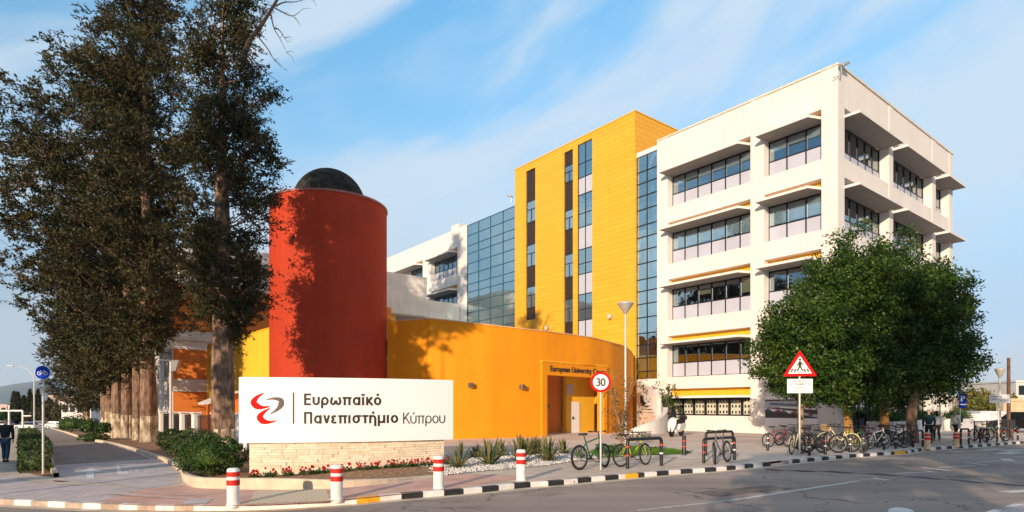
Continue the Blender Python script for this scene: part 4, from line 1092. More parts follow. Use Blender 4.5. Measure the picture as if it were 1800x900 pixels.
# portal
pt = MB(); JW = .42
pt.box(-.05, JW, -.16, .45, -.3, ZP, M=Mo); pt.box(Lw-.35, Lw+.0, -.16, .45, -.3, ZP, M=Mo); pt.box(JW+.001, Lw-.351, -.16, .45, ZO, ZP, M=Mo)
o = pt.build('portal_frame', M['orange'], OH); ow(o)
pt = MB(); pt.box(-.08, Lw+.03, -.2, .0, ZP+.002, ZP+.07, M=Mo); o = pt.build('portal_trim', M['yellow2'], OH); ow(o)
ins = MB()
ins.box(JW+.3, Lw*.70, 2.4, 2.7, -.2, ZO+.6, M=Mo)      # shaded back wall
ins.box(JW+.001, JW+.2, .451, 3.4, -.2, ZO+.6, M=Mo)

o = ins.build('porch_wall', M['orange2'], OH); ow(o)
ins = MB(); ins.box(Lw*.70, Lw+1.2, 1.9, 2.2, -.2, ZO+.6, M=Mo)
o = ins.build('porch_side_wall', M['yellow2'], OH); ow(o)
fl = MB(); fl.box(-.2, Lw, .0, 4, -.2, .03, M=Mo); o = fl.build('porch_floor', M['pave_p'], OH); ow(o)
db = MB(); x0 = Lw*.77; 
db.box(x0, x0+.95, 1.84, 1.897, .03, 2.25, M=Mo); o = db.build('door', M['signw'], OH); ow(o)
hb = MB(); hb.box(x0+.12, x0+.22, 1.79, 1.839, 1.0, 1.2, M=Mo); hb.tube([Mo @ Vector((x0+.17, 1.80, 1.08)), Mo @ Vector((x0+.17, 1.74, 1.08)), Mo @ Vector((x0+.32, 1.74, 1.08))], .015, 6); ho = hb.build('handle', M['black'], o)
vb = MB(); vb.box(Lw*.70+.1, Lw*.70+.75, 1.86, 1.897, 2.75, 3.5, M=Mo); o = vb.build('vent_grille', M['spandrel'], OH); ow(o)
# lettering
tm = text_mesh('European University Cyprus', .52, depth=.01, spacing=1.0, bold=.007)
w_ = max(v.co.x for v in tm.vertices); tgt = Lw*.88
for v in tm.vertices: v.co.x *= tgt/w_
tm.materials.append(M['ink']); tm.transform(Mo @ Matrix.Translation((Lw*.08+.1, -.19, ZO+.26)) @ UP)
o = link('lettering', tm, OH); ow(o)
# wall lights on the orange wall and inside the porch
def wall_light(pos, nrm, label, sc=1.0, grp='small wall lights of the orange hall'):
    e = empty('wall_light', pos, math.atan2(nrm.y, nrm.x), label, 'wall light', grp)
    m_ = MB(); m_.cham(0, .05*sc, -.1*sc, .1*sc, -.1*sc, .1*sc, .01); m_.build('mounting_plate', M['steel'], e)
    m_ = MB(); m_.cham(.05*sc, .32*sc, -.13*sc, .13*sc, -.12*sc, .12*sc, .02); m_.build('lamp_housing', mat('bronze_lamp', (.16, .12, .09), .4, metal=.5) if 'bronze_lamp' not in bpy.data.materials else bpy.data.materials['bronze_lamp'], e)
    m_ = MB(); m_.box(.08*sc, .29*sc, -.1*sc, .1*sc, -.128*sc, -.121*sc); m_.build('lens', M['blind'], e)
for px, py, lb in ((826, 677, 'small bronze wall light on the orange wall, next to the white name sign'), (915, 680, 'small bronze wall light on the orange wall, just left of the portal')):
    Yw = interp(OY, px); a_ = at(px, py, Yw); a2 = at(px+10, py, interp(OY, px+10)); t = a2-a_; t.z = 0; t.normalize(); nn = Vector((t.y, -t.x, 0))
    wall_light(a_+nn*.01, nn, lb, 1.1)
for u, lb in ((.22, 'small wall light inside the porch, left one of two on the shaded wall'), (.55, 'small wall light inside the porch, right one of two near the white door')):
    wall_light(Mo @ Vector((JW+.3+(Lw*.7-JW)*u, 2.395, 1.95)), nv, lb, 1.0)
# ================================================================ red tower
TD = 38.0; TA = R(-16.86); TC = Vector((TD*math.sin(TA), TD*math.cos(TA), 0)); TR = 3.39; TZ = 13.9
T = empty('red_tower', TC, 0, 'round red tower with a dark dome, behind the white name sign', 'tower')
m_ = MB(); m_.lathe([(TR, -.6), (TR, 3), (TR, 6), (TR, 9), (TR, TZ-.12)], 96); m_.build('wall', M['red'], T, sm=True)
m_ = MB(); m_.lathe([(TR-.25, TZ-.119), (TR+.05, TZ-.118), (TR+.05, TZ), (TR-.25, TZ), (TR-.28, TZ-.3)], 96); m_.build('rim', mat('tower_rim', (.35, .12, .10), .5), T, sm=True)
m_ = MB(); m_.lathe([(.05, TZ-.2), (TR-.26, TZ-.2)], 64); m_.build('roof', M['white2'], T)
m_ = MB(); m_.lathe([(2.12*math.cos(a), TZ-.18+.35+2.12*math.sin(a)) for a in np.linspace(-.15, PI/2, 16)], 48); m_.build('dome', M['dome'], T, sm=True)
m_ = MB(); p = at(604, 668, 33.4)-TC
m_.cham(p.x-.12, p.x+.12, p.y-.2, p.y+.2, p.z-.12, p.z+.1, .02); m_.build('wall_light', M['lamp'], T)
# yellow side wall between tower and tree
YW = empty('yellow_wall', (-14.5, 36, 0), 0, 'tall bright yellow wall running back from the left side of the red tower', 'wall')
m_ = MB(); P1 = at(473.5, 568, 36.0); k2 = (366-CX)/F
t_ = (k2*P1.y-P1.x)/(ux-k2*uy); P2 = Vector((P1.x+ux*t_, P1.y+uy*t_, P1.z)); nin = Vector((wx, wy, 0))
vs = []
for P in (P1+Vector((wx*.9, wy*.9, 0)), P2):
    for q in (P, P+nin*.4):
        vs += [(q.x, q.y, -.6), (q.x, q.y, P1.z)]
m_.add(vs, [(0, 1, 5, 4), (2, 3, 7, 6), (1, 3, 7, 5), (0, 2, 3, 1), (4, 5, 7, 6)])
ret = [P2, P2+nin*6.0, P2+nin*6.0+Vector((ux*.4, uy*.4, 0)), P2+Vector((ux*.4, uy*.4, 0))]
vs = [(q.x, q.y, z) for z in (-.6, P1.z) for q in ret]; m_.add(vs, [(0, 1, 2, 3), (4, 5, 6, 7)]+[(i, (i+1) % 4, 4+(i+1) % 4, 4+i) for i in range(4)])
o = m_.build('wall', M['yellow2'], YW); o.location = -YW.location
m_ = MB(); q1 = P1+Vector((wx*.9, wy*.9, 0))-nin*.04; q2 = P2-nin*.04
vs = [(q.x, q.y, P1.z+z) for q in (q1, q2, q2+nin*.5, q1+nin*.5) for z in (.002, .07)]
m_.add(vs, [(0, 2, 4, 6), (1, 3, 5, 7), (0, 1, 3, 2), (2, 3, 5, 4), (4, 5, 7, 6), (6, 7, 1, 0)]); o = m_.build('coping', M['yellowp'], YW); o.location = -YW.location
# ================================================================ left orange and white building behind the trees
k0 = Vector((-28.2, 50.0, 0))
LBd = empty('banded_house', k0, ANG, 'older building with burnt orange and white bands behind the big cypress trees', 'building')
zy = lambda py, Y=50.0: EYE-(py-HZ)/F*Y
a = MB()
zb = [(-1, zy(688)), (zy(688), zy(666)), (zy(666), zy(613)), (zy(613), zy(597)), (zy(597), zy(594)), (zy(594), zy(580)), (zy(580), 12.2)]
om = MB(); wm_ = MB()
for i, (z0, z1) in enumerate(zb):
    if i in (0, 2, 6): om.box(.06, 20, 0, 16, z0, z1-.002)
    else: wm_.box(.03-.12*(i > 2), 20, -.05-.15*(i >= 4), 16, z0, z1-.002)

om.build('orange_wall', M['orange2'], LBd)
wm_.box(-.5, -.093, -.1, .5, zb[3][0]+.001, zb[5][1])
wm_.box(-.02, .055, .0, 40, -1, 8.25); wm_.box(-.35, .6, 1.0, 40, 8.401, 8.7)
for i in range(9): wm_.box(-.12, -.001, 3+4*i, 3.5+4*i, -1, 8.39)
wm_.box(-.10, -.001, .61, 40, 4.2, 4.5)
wm_.build('white_wall', M['white2'], LBd)
wm_ = MB(); wm_.box(1.5, 26, 3, 15, 12.2, 16.6); wm_.build('upper_storey', M['white2'], LBd)
for i in range(8):
    for z0 in (1.0, 5.2):
        fm = MB(); y0 = 4.0+4*i; fm.box(-.03, .05, y0, y0+1.5, z0, z0+.08); fm.box(-.03, .05, y0, y0+1.5, z0+1.9, z0+2.0); fm.box(-.03, .05, y0, y0+.08, z0+.082, z0+1.898); fm.box(-.03, .05, y0+1.42, y0+1.5, z0+.082, z0+1.898); fm.box(-.03, .05, y0+.71, y0+.79, z0+.082, z0+1.898)
        f = fm.build('window', M['paintw'], LBd); g = MB(); g.box(-.006, -.001, y0+.05, y0+1.45, z0+.05, z0+1.95); g.build('pane', M['inside'], f)
# small gate house
gh = empty('gate_house', at(365, 770, 38)*1.0, ANG, 'small white gate shelter with a pitched roof behind the trunk of the nearest cypress', 'gatehouse')
gh.location.z = -.3
g = MB(); g.box(0, 3.4, 0, .3, 0, 2.0); g.prism([(0, 2.0), (3.4, 2.0), (3.4, 2.3), (1.7, 3.05), (0, 2.3)], -0.0, .3, M=Matrix(((1, 0, 0, 0), (0, 0, 1, 0), (0, 1, 0, 0), (0, 0, 0, 1)))); g.build('wall', M['orange2'], gh)
g = MB()
for s_ in (-1, 1):
    M_ = Matrix.Translation((1.7, 0, 3.1)) @ Matrix.Rotation(s_*R(23), 4, 'Y'); 
    g.box(0 if s_ > 0 else -1.95, 1.95 if s_ > 0 else 0, -.35, 2.2, 0, .13, M=M_)
g.build('roof', M['white2'], gh)
# fence: white piers, dark railings
def fence(name, p0, p1, n, label, group=None, h=1.75, z=-.25):
    d = (p1-p0); L_ = d.length; e = empty(name, (p0.x, p0.y, z), math.atan2(d.y, d.x), label, 'fence', group)
    b_ = MB(); b_.box(0, L_, -.12, .12, -.2, .55); b_.build('plinth', M['white2'], e)
    for i in range(n+1):
        x = L_*i/n; q = MB(); q.cham(x-.2, x+.2, -.2, .2, .551, h, .02); q.cham(x-.27, x+.27, -.27, .27, h+.001, h+.1, .03); q.build('pier', M['white'], e)
    for i in range(n):
        x0 = L_*i/n+.2; x1 = L_*(i+1)/n-.2; q = MB(); q.box(x0, x1, -.02, .02, h-.18, h-.14); q.box(x0, x1, -.02, .02, .66, .70)
        k = int((x1-x0)/.13)
        for j in range(k): xx = x0+(x1-x0)*(j+.5)/k; q.box(xx-.012, xx+.012, -.012, .012, .56, h-.05)
        q.build('railing', M['black'], e)
    return e
fp = [G(432, 783), G(352, 772), G(268, 762)]
fa = at(470, 790, 27.5); fb_ = at(345, 783, 34.0); fc = at(270, 775, 42); fd = at(190, 755, 62)
fence('railing_fence', fa, fb_, 3, 'white pier fence with dark railings behind the nearest cypress and bushes')
fence('railing_fence', fb_, fc, 4, 'white pier fence with dark railings in front of the banded orange house')
fence('railing_fence', fc, fd, 8, 'farther run of white pier fence with dark railings behind the row of trunks')

# ================================================================ name sign
SL, SM_, SR_ = at(420, 720, 18.0), at(601, 720, 18.45), at(796.5, 720, 20.0)
SG = empty('name_sign', (SM_.x, SM_.y, 0), 0, 'long white university name sign on a stone clad base in the flower bed', 'sign')
NS = 24
def sarc(t):   # quadratic through the three points
    a_, b_, c_ = [Vector((p.x, p.y)) for p in (SL, SM_, SR_)]
    tm_ = (b_.x-a_.x)/(c_.x-a_.x)
    l0 = (t-tm_)*(t-1)/(tm_*1.0); l1 = t*(t-1)/(tm_*(tm_-1)); l2 = t*(t-tm_)/(1-tm_)
    return a_*l0+b_*l1+c_*l2
def slab(mb, t0, t1, dfront, dback, z0, z1, n=24, mi=0, zf=None):
    vs = []
    for i in range(n+1):
        t = t0+(t1-t0)*i/n; p = sarc(t); q = (sarc(t+.01)-sarc(t-.01)).normalized(); nn = Vector((q.y, -q.x))
        f_ = p+nn*dfront; b_ = p-nn*dback
        vs += [(f_.x, f_.y, z0), (f_.x, f_.y, z1), (b_.x, b_.y, z1), (b_.x, b_.y, z0)]
    fs = []
    for i in range(n):
        for k in range(4): fs.append((i*4+k, i*4+(k+1) % 4, i*4+4+(k+1) % 4, i*4+4+k))
    fs += [(0, 1, 2, 3), (n*4, n*4+3, n*4+2, n*4+1)]
    mb.add(vs, fs, mi)
ZS0, ZS1 = .815, 2.785
m_ = MB(); slab(m_, 0, 1, 0, .38, ZS0, ZS1); o = m_.build('panel', M['signw'], SG, sm=True); o.location = -SG.location
# stone base, individual ledge stones with random relief
stm, nt, out = new_mat('ledge_stone'); N = nt.nodes.new; L = nt.links.new
p = N('ShaderNodeBsdfPrincipled'); L(p.outputs[0], out.inputs[0]); p.inputs['Roughness'].default_value = .85
geo = N('ShaderNodeNewGeometry'); rp = N('ShaderNodeValToRGB'); rp.color_ramp.elements[0].color = (.50, .38, .25, 1); rp.color_ramp.elements[1].color = (.80, .68, .54, 1); rp.color_ramp.elements[0].position = .0
tc = N('ShaderNodeTexCoord'); nz = N('ShaderNodeTexNoise'); nz.inputs['Scale'].default_value = 6; nz.inputs['Detail'].default_value = 8; L(tc.outputs['Object'], nz.inputs[0])
ad = N('ShaderNodeMath'); ad.operation = 'MULTIPLY_ADD'; ad.inputs[1].default_value = .5; L(geo.outputs['Random Per Island'], ad.inputs[0]); L(nz.outputs['Fac'], ad.inputs[2])
L(ad.outputs[0], rp.inputs[0]); L(rp.outputs[0], p.inputs['Base Color'])
bp = N('ShaderNodeBump'); bp.inputs['Strength'].default_value = .8; bp.inputs['Distance'].default_value = .02; n2 = N('ShaderNodeTexNoise'); n2.inputs['Scale'].default_value = 18; n2.inputs['Detail'].default_value = 8; L(tc.outputs['Object'], n2.inputs[0]); L(n2.outputs['Fac'], bp.inputs['Height']); L(bp.outputs[0], p.inputs['Normal'])
M['ledge'] = stm
m_ = MB(); slab(m_, .042, .962, -.14, .36, -.5, ZS0-.003, mi=0)
rr = random.Random(12)
z = -.35
while z < ZS0-.02:
    h = rr.uniform(.045, .085); t = .042
    if z+h > ZS0-.01: h = ZS0-.012-z
    while t < .962:
        l = rr.uniform(.025, .08); t2_ = min(.962, t+l)
        slab(m_, t+.0006, t2_-.0006, -.14+rr.uniform(.008, .05), .139, z+.003, z+h-.003, n=2)
        t = t2_
    z += h
    if h < .02: break
# right end cap stones
o = m_.build('stone_base', M['ledge'], SG); o.location = -SG.location
# lettering on the curved panel
SLEN = 6.55
def on_panel(px, py):
    t = (px-420)/(796.5-420)
    # fix perspective: find t whose projection is px
    lo, hi = -.05, 1.05
    for _ in range(40):
        mid_ = (lo+hi)/2; q = sarc(mid_)
        if CX+F*q.x/q.y < px: lo = mid_
        else: hi = mid_
    q = sarc(lo); return lo, EYE-(py-HZ)/F*q.y
def sign_text(body, pxl, pxr, pyb, ytop, w):
    Q, tw = stroke_text(body, w); xs_ = [p[0] for q, _ in Q for p in q]; x0, x1 = min(xs_), max(xs_)
    tl_, zb_ = on_panel(pxl, pyb); tr_, zb2 = on_panel(pxr, pyb); _, zt_ = on_panel(pxl, ytop); hh = zt_-zb_
    mb = MB()
    for q, si in Q:
        vs = []
        for dd in (.001, .014+.0004*si):
            for (x, y) in q:
                t = tl_+(tr_-tl_)*(x-x0)/(x1-x0); p = sarc(t); g_ = (sarc(t+.01)-sarc(t-.01)).normalized(); nn = Vector((g_.y, -g_.x))
                vs.append((p.x+nn.x*dd, p.y+nn.y*dd, zb_+y*hh))
        mb.add(vs, [(0, 1, 2, 3), (7, 6, 5, 4), (0, 4, 5, 1), (2, 6, 7, 3), (1, 5, 6, 2), (0, 3, 7, 4)])
    return mb.mesh('lettering', M['ink'])
T1_ = sign_text('Ευρωπαϊκό', 534.5, 670, 712.3, 691.5, .165)
T2_ = sign_text('Πανεπιστήμιο', 534.5, 699.5, 744.8, 724, .165)
T3_ = sign_text('Κύπρου', 708.5, 782, 744.8, 725.0, .085)
for tname, me in (('bold_lettering', T1_), ('bold_lettering', T2_), ('light_lettering', T3_)):
    o = link(tname, me, SG); o.location = -SG.location
# divider and emblem strokes (polygons bent on the panel)
def panel_poly(mb, pts, mi=0, d=.016):
    vs = []; n = len(pts)
    for dd in (.002, d):
        for px, py in pts:
            t, z_ = on_panel(px, py); q = sarc(t); g_ = (sarc(t+.01)-sarc(t-.01)).normalized(); nn = Vector((g_.y, -g_.x)); vs.append((q.x+nn.x*dd, q.y+nn.y*dd, z_))
    mb.add(vs, [tuple(range(n-1, -1, -1)), tuple(range(n, 2*n))]+[(i, (i+1) % n, n+(i+1) % n, n+i) for i in range(n)], mi)
m_ = MB(); panel_poly(m_, [(514.7, 690), (516.9, 690), (516.9, 745), (514.7, 745)]); o = m_.build('divider_line', M['ink'], SG); o.location = -SG.location
def crescent(mb, outer, inner):
    """swoosh between two curves given as 3-point control lists sharing end tips"""
    def bez(P, n=14):
        return [tuple((1-t)**3*np.array(P[0])+3*(1-t)**2*t*np.array(P[1])+3*(1-t)*t*t*np.array(P[2])+t**3*np.array(P[3])) for t in np.linspace(0, 1, n)]
    A = bez(outer); B_ = bez(inner)
    for i in range(len(A)-1):
        q = [A[i], A[i+1], B_[i+1], B_[i]]
        if i == 0: q = [A[0], A[1], B_[1]]
        if i == len(A)-2: q = [A[i], A[i+1], B_[i]]
        panel_poly(mb, q)
m_ = MB()
crescent(m_, [(465, 690.5), (444, 699), (434, 709), (441, 716)], [(465, 690.5), (452, 700), (448, 711), (456, 714.5)])
crescent(m_, [(441, 716), (444, 719.5), (458, 719), (476, 714)], [(456, 714.5), (461, 716), (468, 715), (476, 714)][:3]+[(476, 714)]) if False else None
def swoosh(mb, cl, wd):
    """thick curved stroke: centre line points and widths in photo px"""
    C_ = spl([Vector((a_, b_, 0)) for a_, b_ in cl], 6); n = len(C_); Wd = [interp([(i*(n-1)/(len(wd)-1), v) for i, v in enumerate(wd)], j) for j in range(n)]
    Lp = []; Rp = []
    for i in range(n):
        t = (C_[min(i+1, n-1)]-C_[max(i-1, 0)]).normalized(); nn = Vector((-t.y, t.x, 0)); Lp.append(C_[i]+nn*Wd[i]/2); Rp.append(C_[i]-nn*Wd[i]/2)
    for i in range(n-1):
        panel_poly(mb, [(Lp[i].x, Lp[i].y), (Lp[i+1].x, Lp[i+1].y), (Rp[i+1].x, Rp[i+1].y), (Rp[i].x, Rp[i].y)])
m_ = MB()
swoosh(m_, [(464, 690.5), (452, 698), (446, 707), (452, 714), (463, 716), (475, 714)], [.6, 6, 11, 11, 5, .6])
swoosh(m_, [(475, 717), (463, 725), (457, 733), (462, 740), (473, 742), (487, 739)], [.6, 6, 11, 11, 5, .6])
o = m_.build('red_emblem', M['signr'], SG); o.location = -SG.location
m_ = MB(); swoosh(m_, [(467, 703), (480, 700.5), (493, 703), (494, 711), (487, 720), (475, 727.5)], [.6, 4, 8, 10, 5, .6])
o = m_.build('dark_emblem', mat('emblem_dark', (.06, .045, .045), .5), SG); o.location = -SG.location
# ================================================================ street furniture
def rw_bollard(px, pyb, pyt, label, rad=None, orange=False):
    g = G(px, pyb); h = (pyb-pyt)/F*g.y; r = .122
    key = 'o' if orange else 'w'
    e = empty('striped_bollard', g, 0, label, 'bollard', 'red and white bollards along the kerb')
    h0 = h
    mw = M['paintw'] if not orange else mat('sandy_bollard_paint', (.62, .42, .26), .6) if 'sandy_bollard_paint' not in bpy.data.materials else bpy.data.materials['sandy_bollard_paint']
    m_ = MB(); m_.lathe([(r, -.05), (r, h0-.05), (r*.96, h0-.025), (r*.8, h0-.006), (r*.4, h0), (.001, h0+.003)], 24); m_.lathe([(r+.012, -.05), (r+.012, .02), (r, .03)], 24); m_.build('post', mw, e, sm=True)
    for z0, z1 in ((.56*h0-.02, .68*h0), (.81*h0-.03, .90*h0)):
        m_ = MB(); m_.lathe([(r+.002, z0), (r+.007, z0+.002), (r+.007, z1-.002), (r+.002, z1)], 24); m_.build('red_band', M['paintr'], e, sm=True)
    return e
rw_bollard(410, 887, 822.5, 'red and white bollard at the kerb by the left end of the name sign')
rw_bollard(592, 878, 817, 'red and white bollard at the kerb in front of the middle of the name sign')
rw_bollard(771, 859, 801, 'red and white bollard at the kerb by the right end of the name sign')
rw_bollard(916, 845, 790, 'red and white bollard before the spiky plants and orange wall')
rw_bollard(1630.5, 788, 760, 'sandy and red bollard by the dark trunk, at the walking man in black', orange=True)
rw_bollard(1681, 784, 759.5, 'sandy and red bollard beside the person in white', orange=True)
rw_bollard(1586, 0, 0, 'x') if False else None
g = at(1584, 893, 6.6); 
e = empty('striped_bollard', (g.x, g.y, ROAD), 0, 'white bollard whose domed top shows at the bottom edge of the picture', 'bollard', 'red and white bollards along the kerb')
m_ = MB(); h0 = g.z-ROAD; r = .125; m_.lathe([(r, 0), (r, h0-.05), (r*.9, h0-.02), (r*.55, h0-.004), (.001, h0)], 28); m_.build('post', M['paintw'], e, sm=True)
for z0, z1 in ((.5, .6), (.68, .78)):
    m_ = MB(); m_.lathe([(r+.002, z0), (r+.006, z0+.002), (r+.006, z1-.002), (r+.002, z1)], 24); m_.build('red_band', M['paintr'], e, sm=True)
# black bollards
def bb_post(h, r, dark=False):
    m_ = MB(); m_.lathe([(r, -.05), (r, h-.01), (r*.9, h), (.001, h)], 16); return m_
M['reflr'] = mat('red_reflector', (.62, .05, .02), .4); M['reflw'] = mat('white_reflector', (.72, .72, .72), .4)
proto_bb = {}
def black_bollard(px, pyb, label, bands=('w', 'w'), h=.76, r=.055, pyt=None):
    g = G(px, pyb)
    key = bands
    if key in proto_bb: e = copy_tree(proto_bb[key])
    else:
        e = empty('black_bollard', (0, 0, 0), 0, 'x', 'bollard', 'black bollards with reflective bands')
        bb_post(h, r).build('post', M['black'], e, sm=True)
        for i, b_ in enumerate(bands):
            z = h*(.42+.28*i); m_ = MB(); m_.lathe([(r+.001, z), (r+.004, z+.002), (r+.004, z+.045), (r+.001, z+.047)], 16); m_.build('reflective_band', M['refl'+b_], e, sm=True)
        proto_bb[key] = e
    e.location = g; e['label'] = label; e['category'] = 'bollard'
    return e
black_bollard(1202.5, 800, 'black bollard with two red bands behind the lawn wedge, near the scooter', ('r', 'r'), r=.075)
black_bollard(1349.5, 792.5, 'black bollard with two white bands at the left end of the bicycle cluster')
black_bollard(1422.7, 801, 'black bollard with red and white bands right of the pedestrian warning post', ('w', 'r'))
black_bollard(1451, 799, 'black bollard in front of the big black bicycle wheel', ('w', 'r'))
black_bollard(1494.5, 795.5, 'black bollard in front of the ochre trunk and green bicycle')
black_bollard(1518, 793, 'black bollard between the green bicycle and the yellow kerb block')
black_bollard(1554, 791, 'black bollard in front of the second ochre trunk, left of a matching one')
black_bollard(1574.5, 789, 'black bollard above the yellow kerb block at the end of the bicycle cluster')
# pipe racks: inverted U of black pipe with bands
def rack(pl_, pr_, label, h=.80, r=.05, bands='wr'):
    a_ = G(*pl_); b_ = G(*pr_); d = b_-a_; L_ = d.length
    e = empty('bicycle_rack', a_, math.atan2(d.y, d.x), label, 'bicycle rack', 'black hoop racks with reflective bands')
    m_ = MB(); c = .12
    P = [(0, 0, -.05), (0, 0, h-c)]+[(c-c*math.cos(t), 0, h-c+c*math.sin(t)) for t in np.linspace(.3, PI/2, 5)]+[(L_-c+c*math.sin(t), 0, h-c+c*math.cos(t)) for t in np.linspace(0, PI/2-.3, 5)]+[(L_, 0, h-c), (L_, 0, -.05)]
    m_.tube(P, r, 12); m_.build('hoop', M['black'], e, sm=True)
    for x in (0, L_):
        for i, z in enumerate((.34*h/.8, .58*h/.8)):
            q = MB(); q.lathe([(r+.001, z), (r+.005, z+.002), (r+.005, z+.05), (r+.001, z+.052)], 14, c=(x, 0, 0)); q.build('reflective_band', M['refl'+bands[i % len(bands)]] if x else M['reflr'], e, sm=True)
    return e
rack((1103, 824), (1162.5, 819), 'black hoop rack nearest the 30 sign, with a bicycle leaning behind it', h=.9, r=.055)
rack((1237, 814.5), (1291, 809), 'black hoop rack in front of a lone grey bicycle', h=.82)
rack((1241, 801), (1288, 797), 'black hoop rack just behind the lone grey bicycle', h=.9)
rack((1605, 786.5), (1622, 785.5), 'black hoop rack beside the dark trunk and the man in black', h=.78)
rack((1689, 782), (1703, 781), 'black hoop rack right of the person in white', h=.78)
rack((1723, 779), (1735, 778), 'black hoop rack in front of the dark metal railing', h=.74)
rack((1753, 777), (1764, 776), 'black hoop rack under the right hand street lamp', h=.74)
rack((1779.6, 774.5), (1789, 774), 'black hoop rack in front of the parked dark car', h=.74)
# speed limit sign
def disc(mb, r, y0, y1, z, n=36, mi=0, r0=0.0):
    o_ = [(r*math.cos(a), r*math.sin(a)) for a in np.linspace(0, 2*PI, n+1)[:-1]]
    Mx = Matrix(((1, 0, 0, 0), (0, 0, 1, 0), (0, 1, 0, z), (0, 0, 0, 1)))
    if r0 == 0: mb.prism(o_, y0, y1, M=Mx, mi=mi)
    else:
        i_ = [(r0*math.cos(a), r0*math.sin(a)) for a in np.linspace(0, 2*PI, n+1)[:-1]]
        vs = [Mx @ Vector((a, b_, h)) for h in (y0, y1) for a, b_ in o_+i_]; fs = []
        for i in range(n):
            j = (i+1) % n; fs += [(i, j, n+j, n+i), (2*n+i, 2*n+j, 3*n+j, 3*n+i), (i, j, 2*n+j, 2*n+i), (n+i, n+j, 3*n+j, 3*n+i)]
        mb.add(vs, fs, mi)
g = G(1056, 826); s_ = g.y/F
e = empty('speed_limit_sign', g, R(-6), 'round 30 speed limit sign with red rim on a thin pole by the bicycles', 'road sign')
m_ = MB(); m_.tube([(0, .03, -.1), (0, .03, (826-655)*s_)], .032, 10); m_.build('pole', M['lamp'], e, sm=True)
zc = (826-671.5)*s_; rr_ = 18*s_
m_ = MB(); disc(m_, rr_*.97, -.006, .0, zc); m_.build('face', M['signw'], e)
m_ = MB(); disc(m_, rr_, -.012, .006, zc, r0=rr_*.76); m_.build('red_rim', M['signr'], e)
tm = text_mesh('30', rr_*1.12, depth=.001, spacing=.95, align='CENTER', sx=.86, bold=.012); tm.transform(Matrix.Translation((0, -.0095, zc-rr_*.40)) @ UP); tm.materials.append(M['ink']); link('number', tm, e)
# pedestrian warning
g = G(1406, 798.5); s_ = g.y/F
e = empty('pedestrian_sign', g, R(-10), 'triangular red rimmed pedestrian crossing warning above a small white plate', 'road sign')
m_ = MB(); m_.tube([(0, .04, -.1), (0, .04, (798.5-622)*s_)], .042, 10); m_.build('pole', M['lamp'], e, sm=True)
Mx = Matrix(((1, 0, 0, 0), (0, 0, 1, 0), (0, 1, 0, 0), (0, 0, 0, 1)))
def tri(cz, hw, zt, zb_, rc=.04):
    P = []
    V_ = [(-hw, zb_), (hw, zb_), (0, zt)]
    for i in range(3):
        p = Vector(V_[i]); a_ = (Vector(V_[i-1])-p).normalized(); b_ = (Vector(V_[(i+1) % 3])-p).normalized()
        for k in range(5): t = k/4; q = p+a_*rc*(1-t)**2*2+b_*rc*t**2*2; P.append((q.x, q.y))
    return P
zt = (798.5-615)*s_; zb_ = (798.5-661.5)*s_; hw = 28.5*s_
m_ = MB(); m_.prism(tri(0, hw, zt, zb_), -.004, .004, M=Mx); m_.build('red_triangle', M['signr'], e)
m_ = MB(); m_.prism(tri(0, hw*.70, zt-hw*.36, zb_+hw*.17, .015), -.010, -.005, M=Mx); m_.build('white_triangle', M['signw'], e)
m_ = MB(); h = zt-zb_; u_ = h/46
def bar(x0, z0, x1, z1, w):
    a_ = Vector((x0, z0)); b_ = Vector((x1, z1)); t = (b_-a_).normalized(); n_ = Vector((-t.y, t.x))*w/2
    m_.prism([tuple((a_-n_)*u_+Vector((0, zb_))), tuple((b_-n_)*u_+Vector((0, zb_))), tuple((b_+n_)*u_+Vector((0, zb_))), tuple((a_+n_)*u_+Vector((0, zb_)))], -.0135, -.0105, M=Mx)
bar(0, 17, 0, 26, 4.5); bar(0, 18, -4.5, 9, 2.4); bar(0, 18, 5, 9, 2.4); bar(-.5, 25, -5, 18, 1.8); bar(.5, 25, 5.5, 19, 1.8)
m_.prism([(2.2*u_*math.cos(a), zb_+(29*u_)+2.2*u_*math.sin(a)) for a in np.linspace(0, 2*PI, 13)[:-1]], -.0135, -.0105, M=Mx)
for x in (-14, -8.5, 8.5, 14): bar(x, 7.6, x*.86, 13, 2.6)
bar(-3, 7.4, 3, 7.4, 1.4)
m_.build('walking_figure', M['ink'], e)
pz0 = (798.5-691)*s_; pz1 = (798.5-666)*s_
m_ = MB(); m_.box(-21*s_, 21*s_, -.006, .002, pz0, pz1); pl_o = m_.build('text_plate', M['signw'], e)
for i, (tx, wd, hh) in enumerate((('ΑΠΑΓΟΡΕΥΕΤΑΙ', 22, 4.0), ('Η ΣΤΑΘΜΕΥΣΗ', 33, 4.6), ('ΣΤΑΘΜΕΥΣΗ', 20, 2.6), ('ΠΟΔΗΛΑΤΩΝ', 20, 2.6))):
    tm = text_mesh(tx, 1, font_off=.0, depth=.0, align='LEFT', bold=.02); xs_ = [v.co.x for v in tm.vertices]; ys_ = [v.co.y for v in tm.vertices]; x0, x1 = min(xs_), max(xs_); y1 = max(ys_)
    for v in tm.vertices: v.co = ((v.co.x-x0)/(x1-x0)*wd*s_-wd*s_/2, -.0085, pz1-(4.5+5.6*i+1)*s_+v.co.y/y1*hh*.8*s_)
    tm.materials.append(M['ink']); link('plate_text', tm, pl_o)
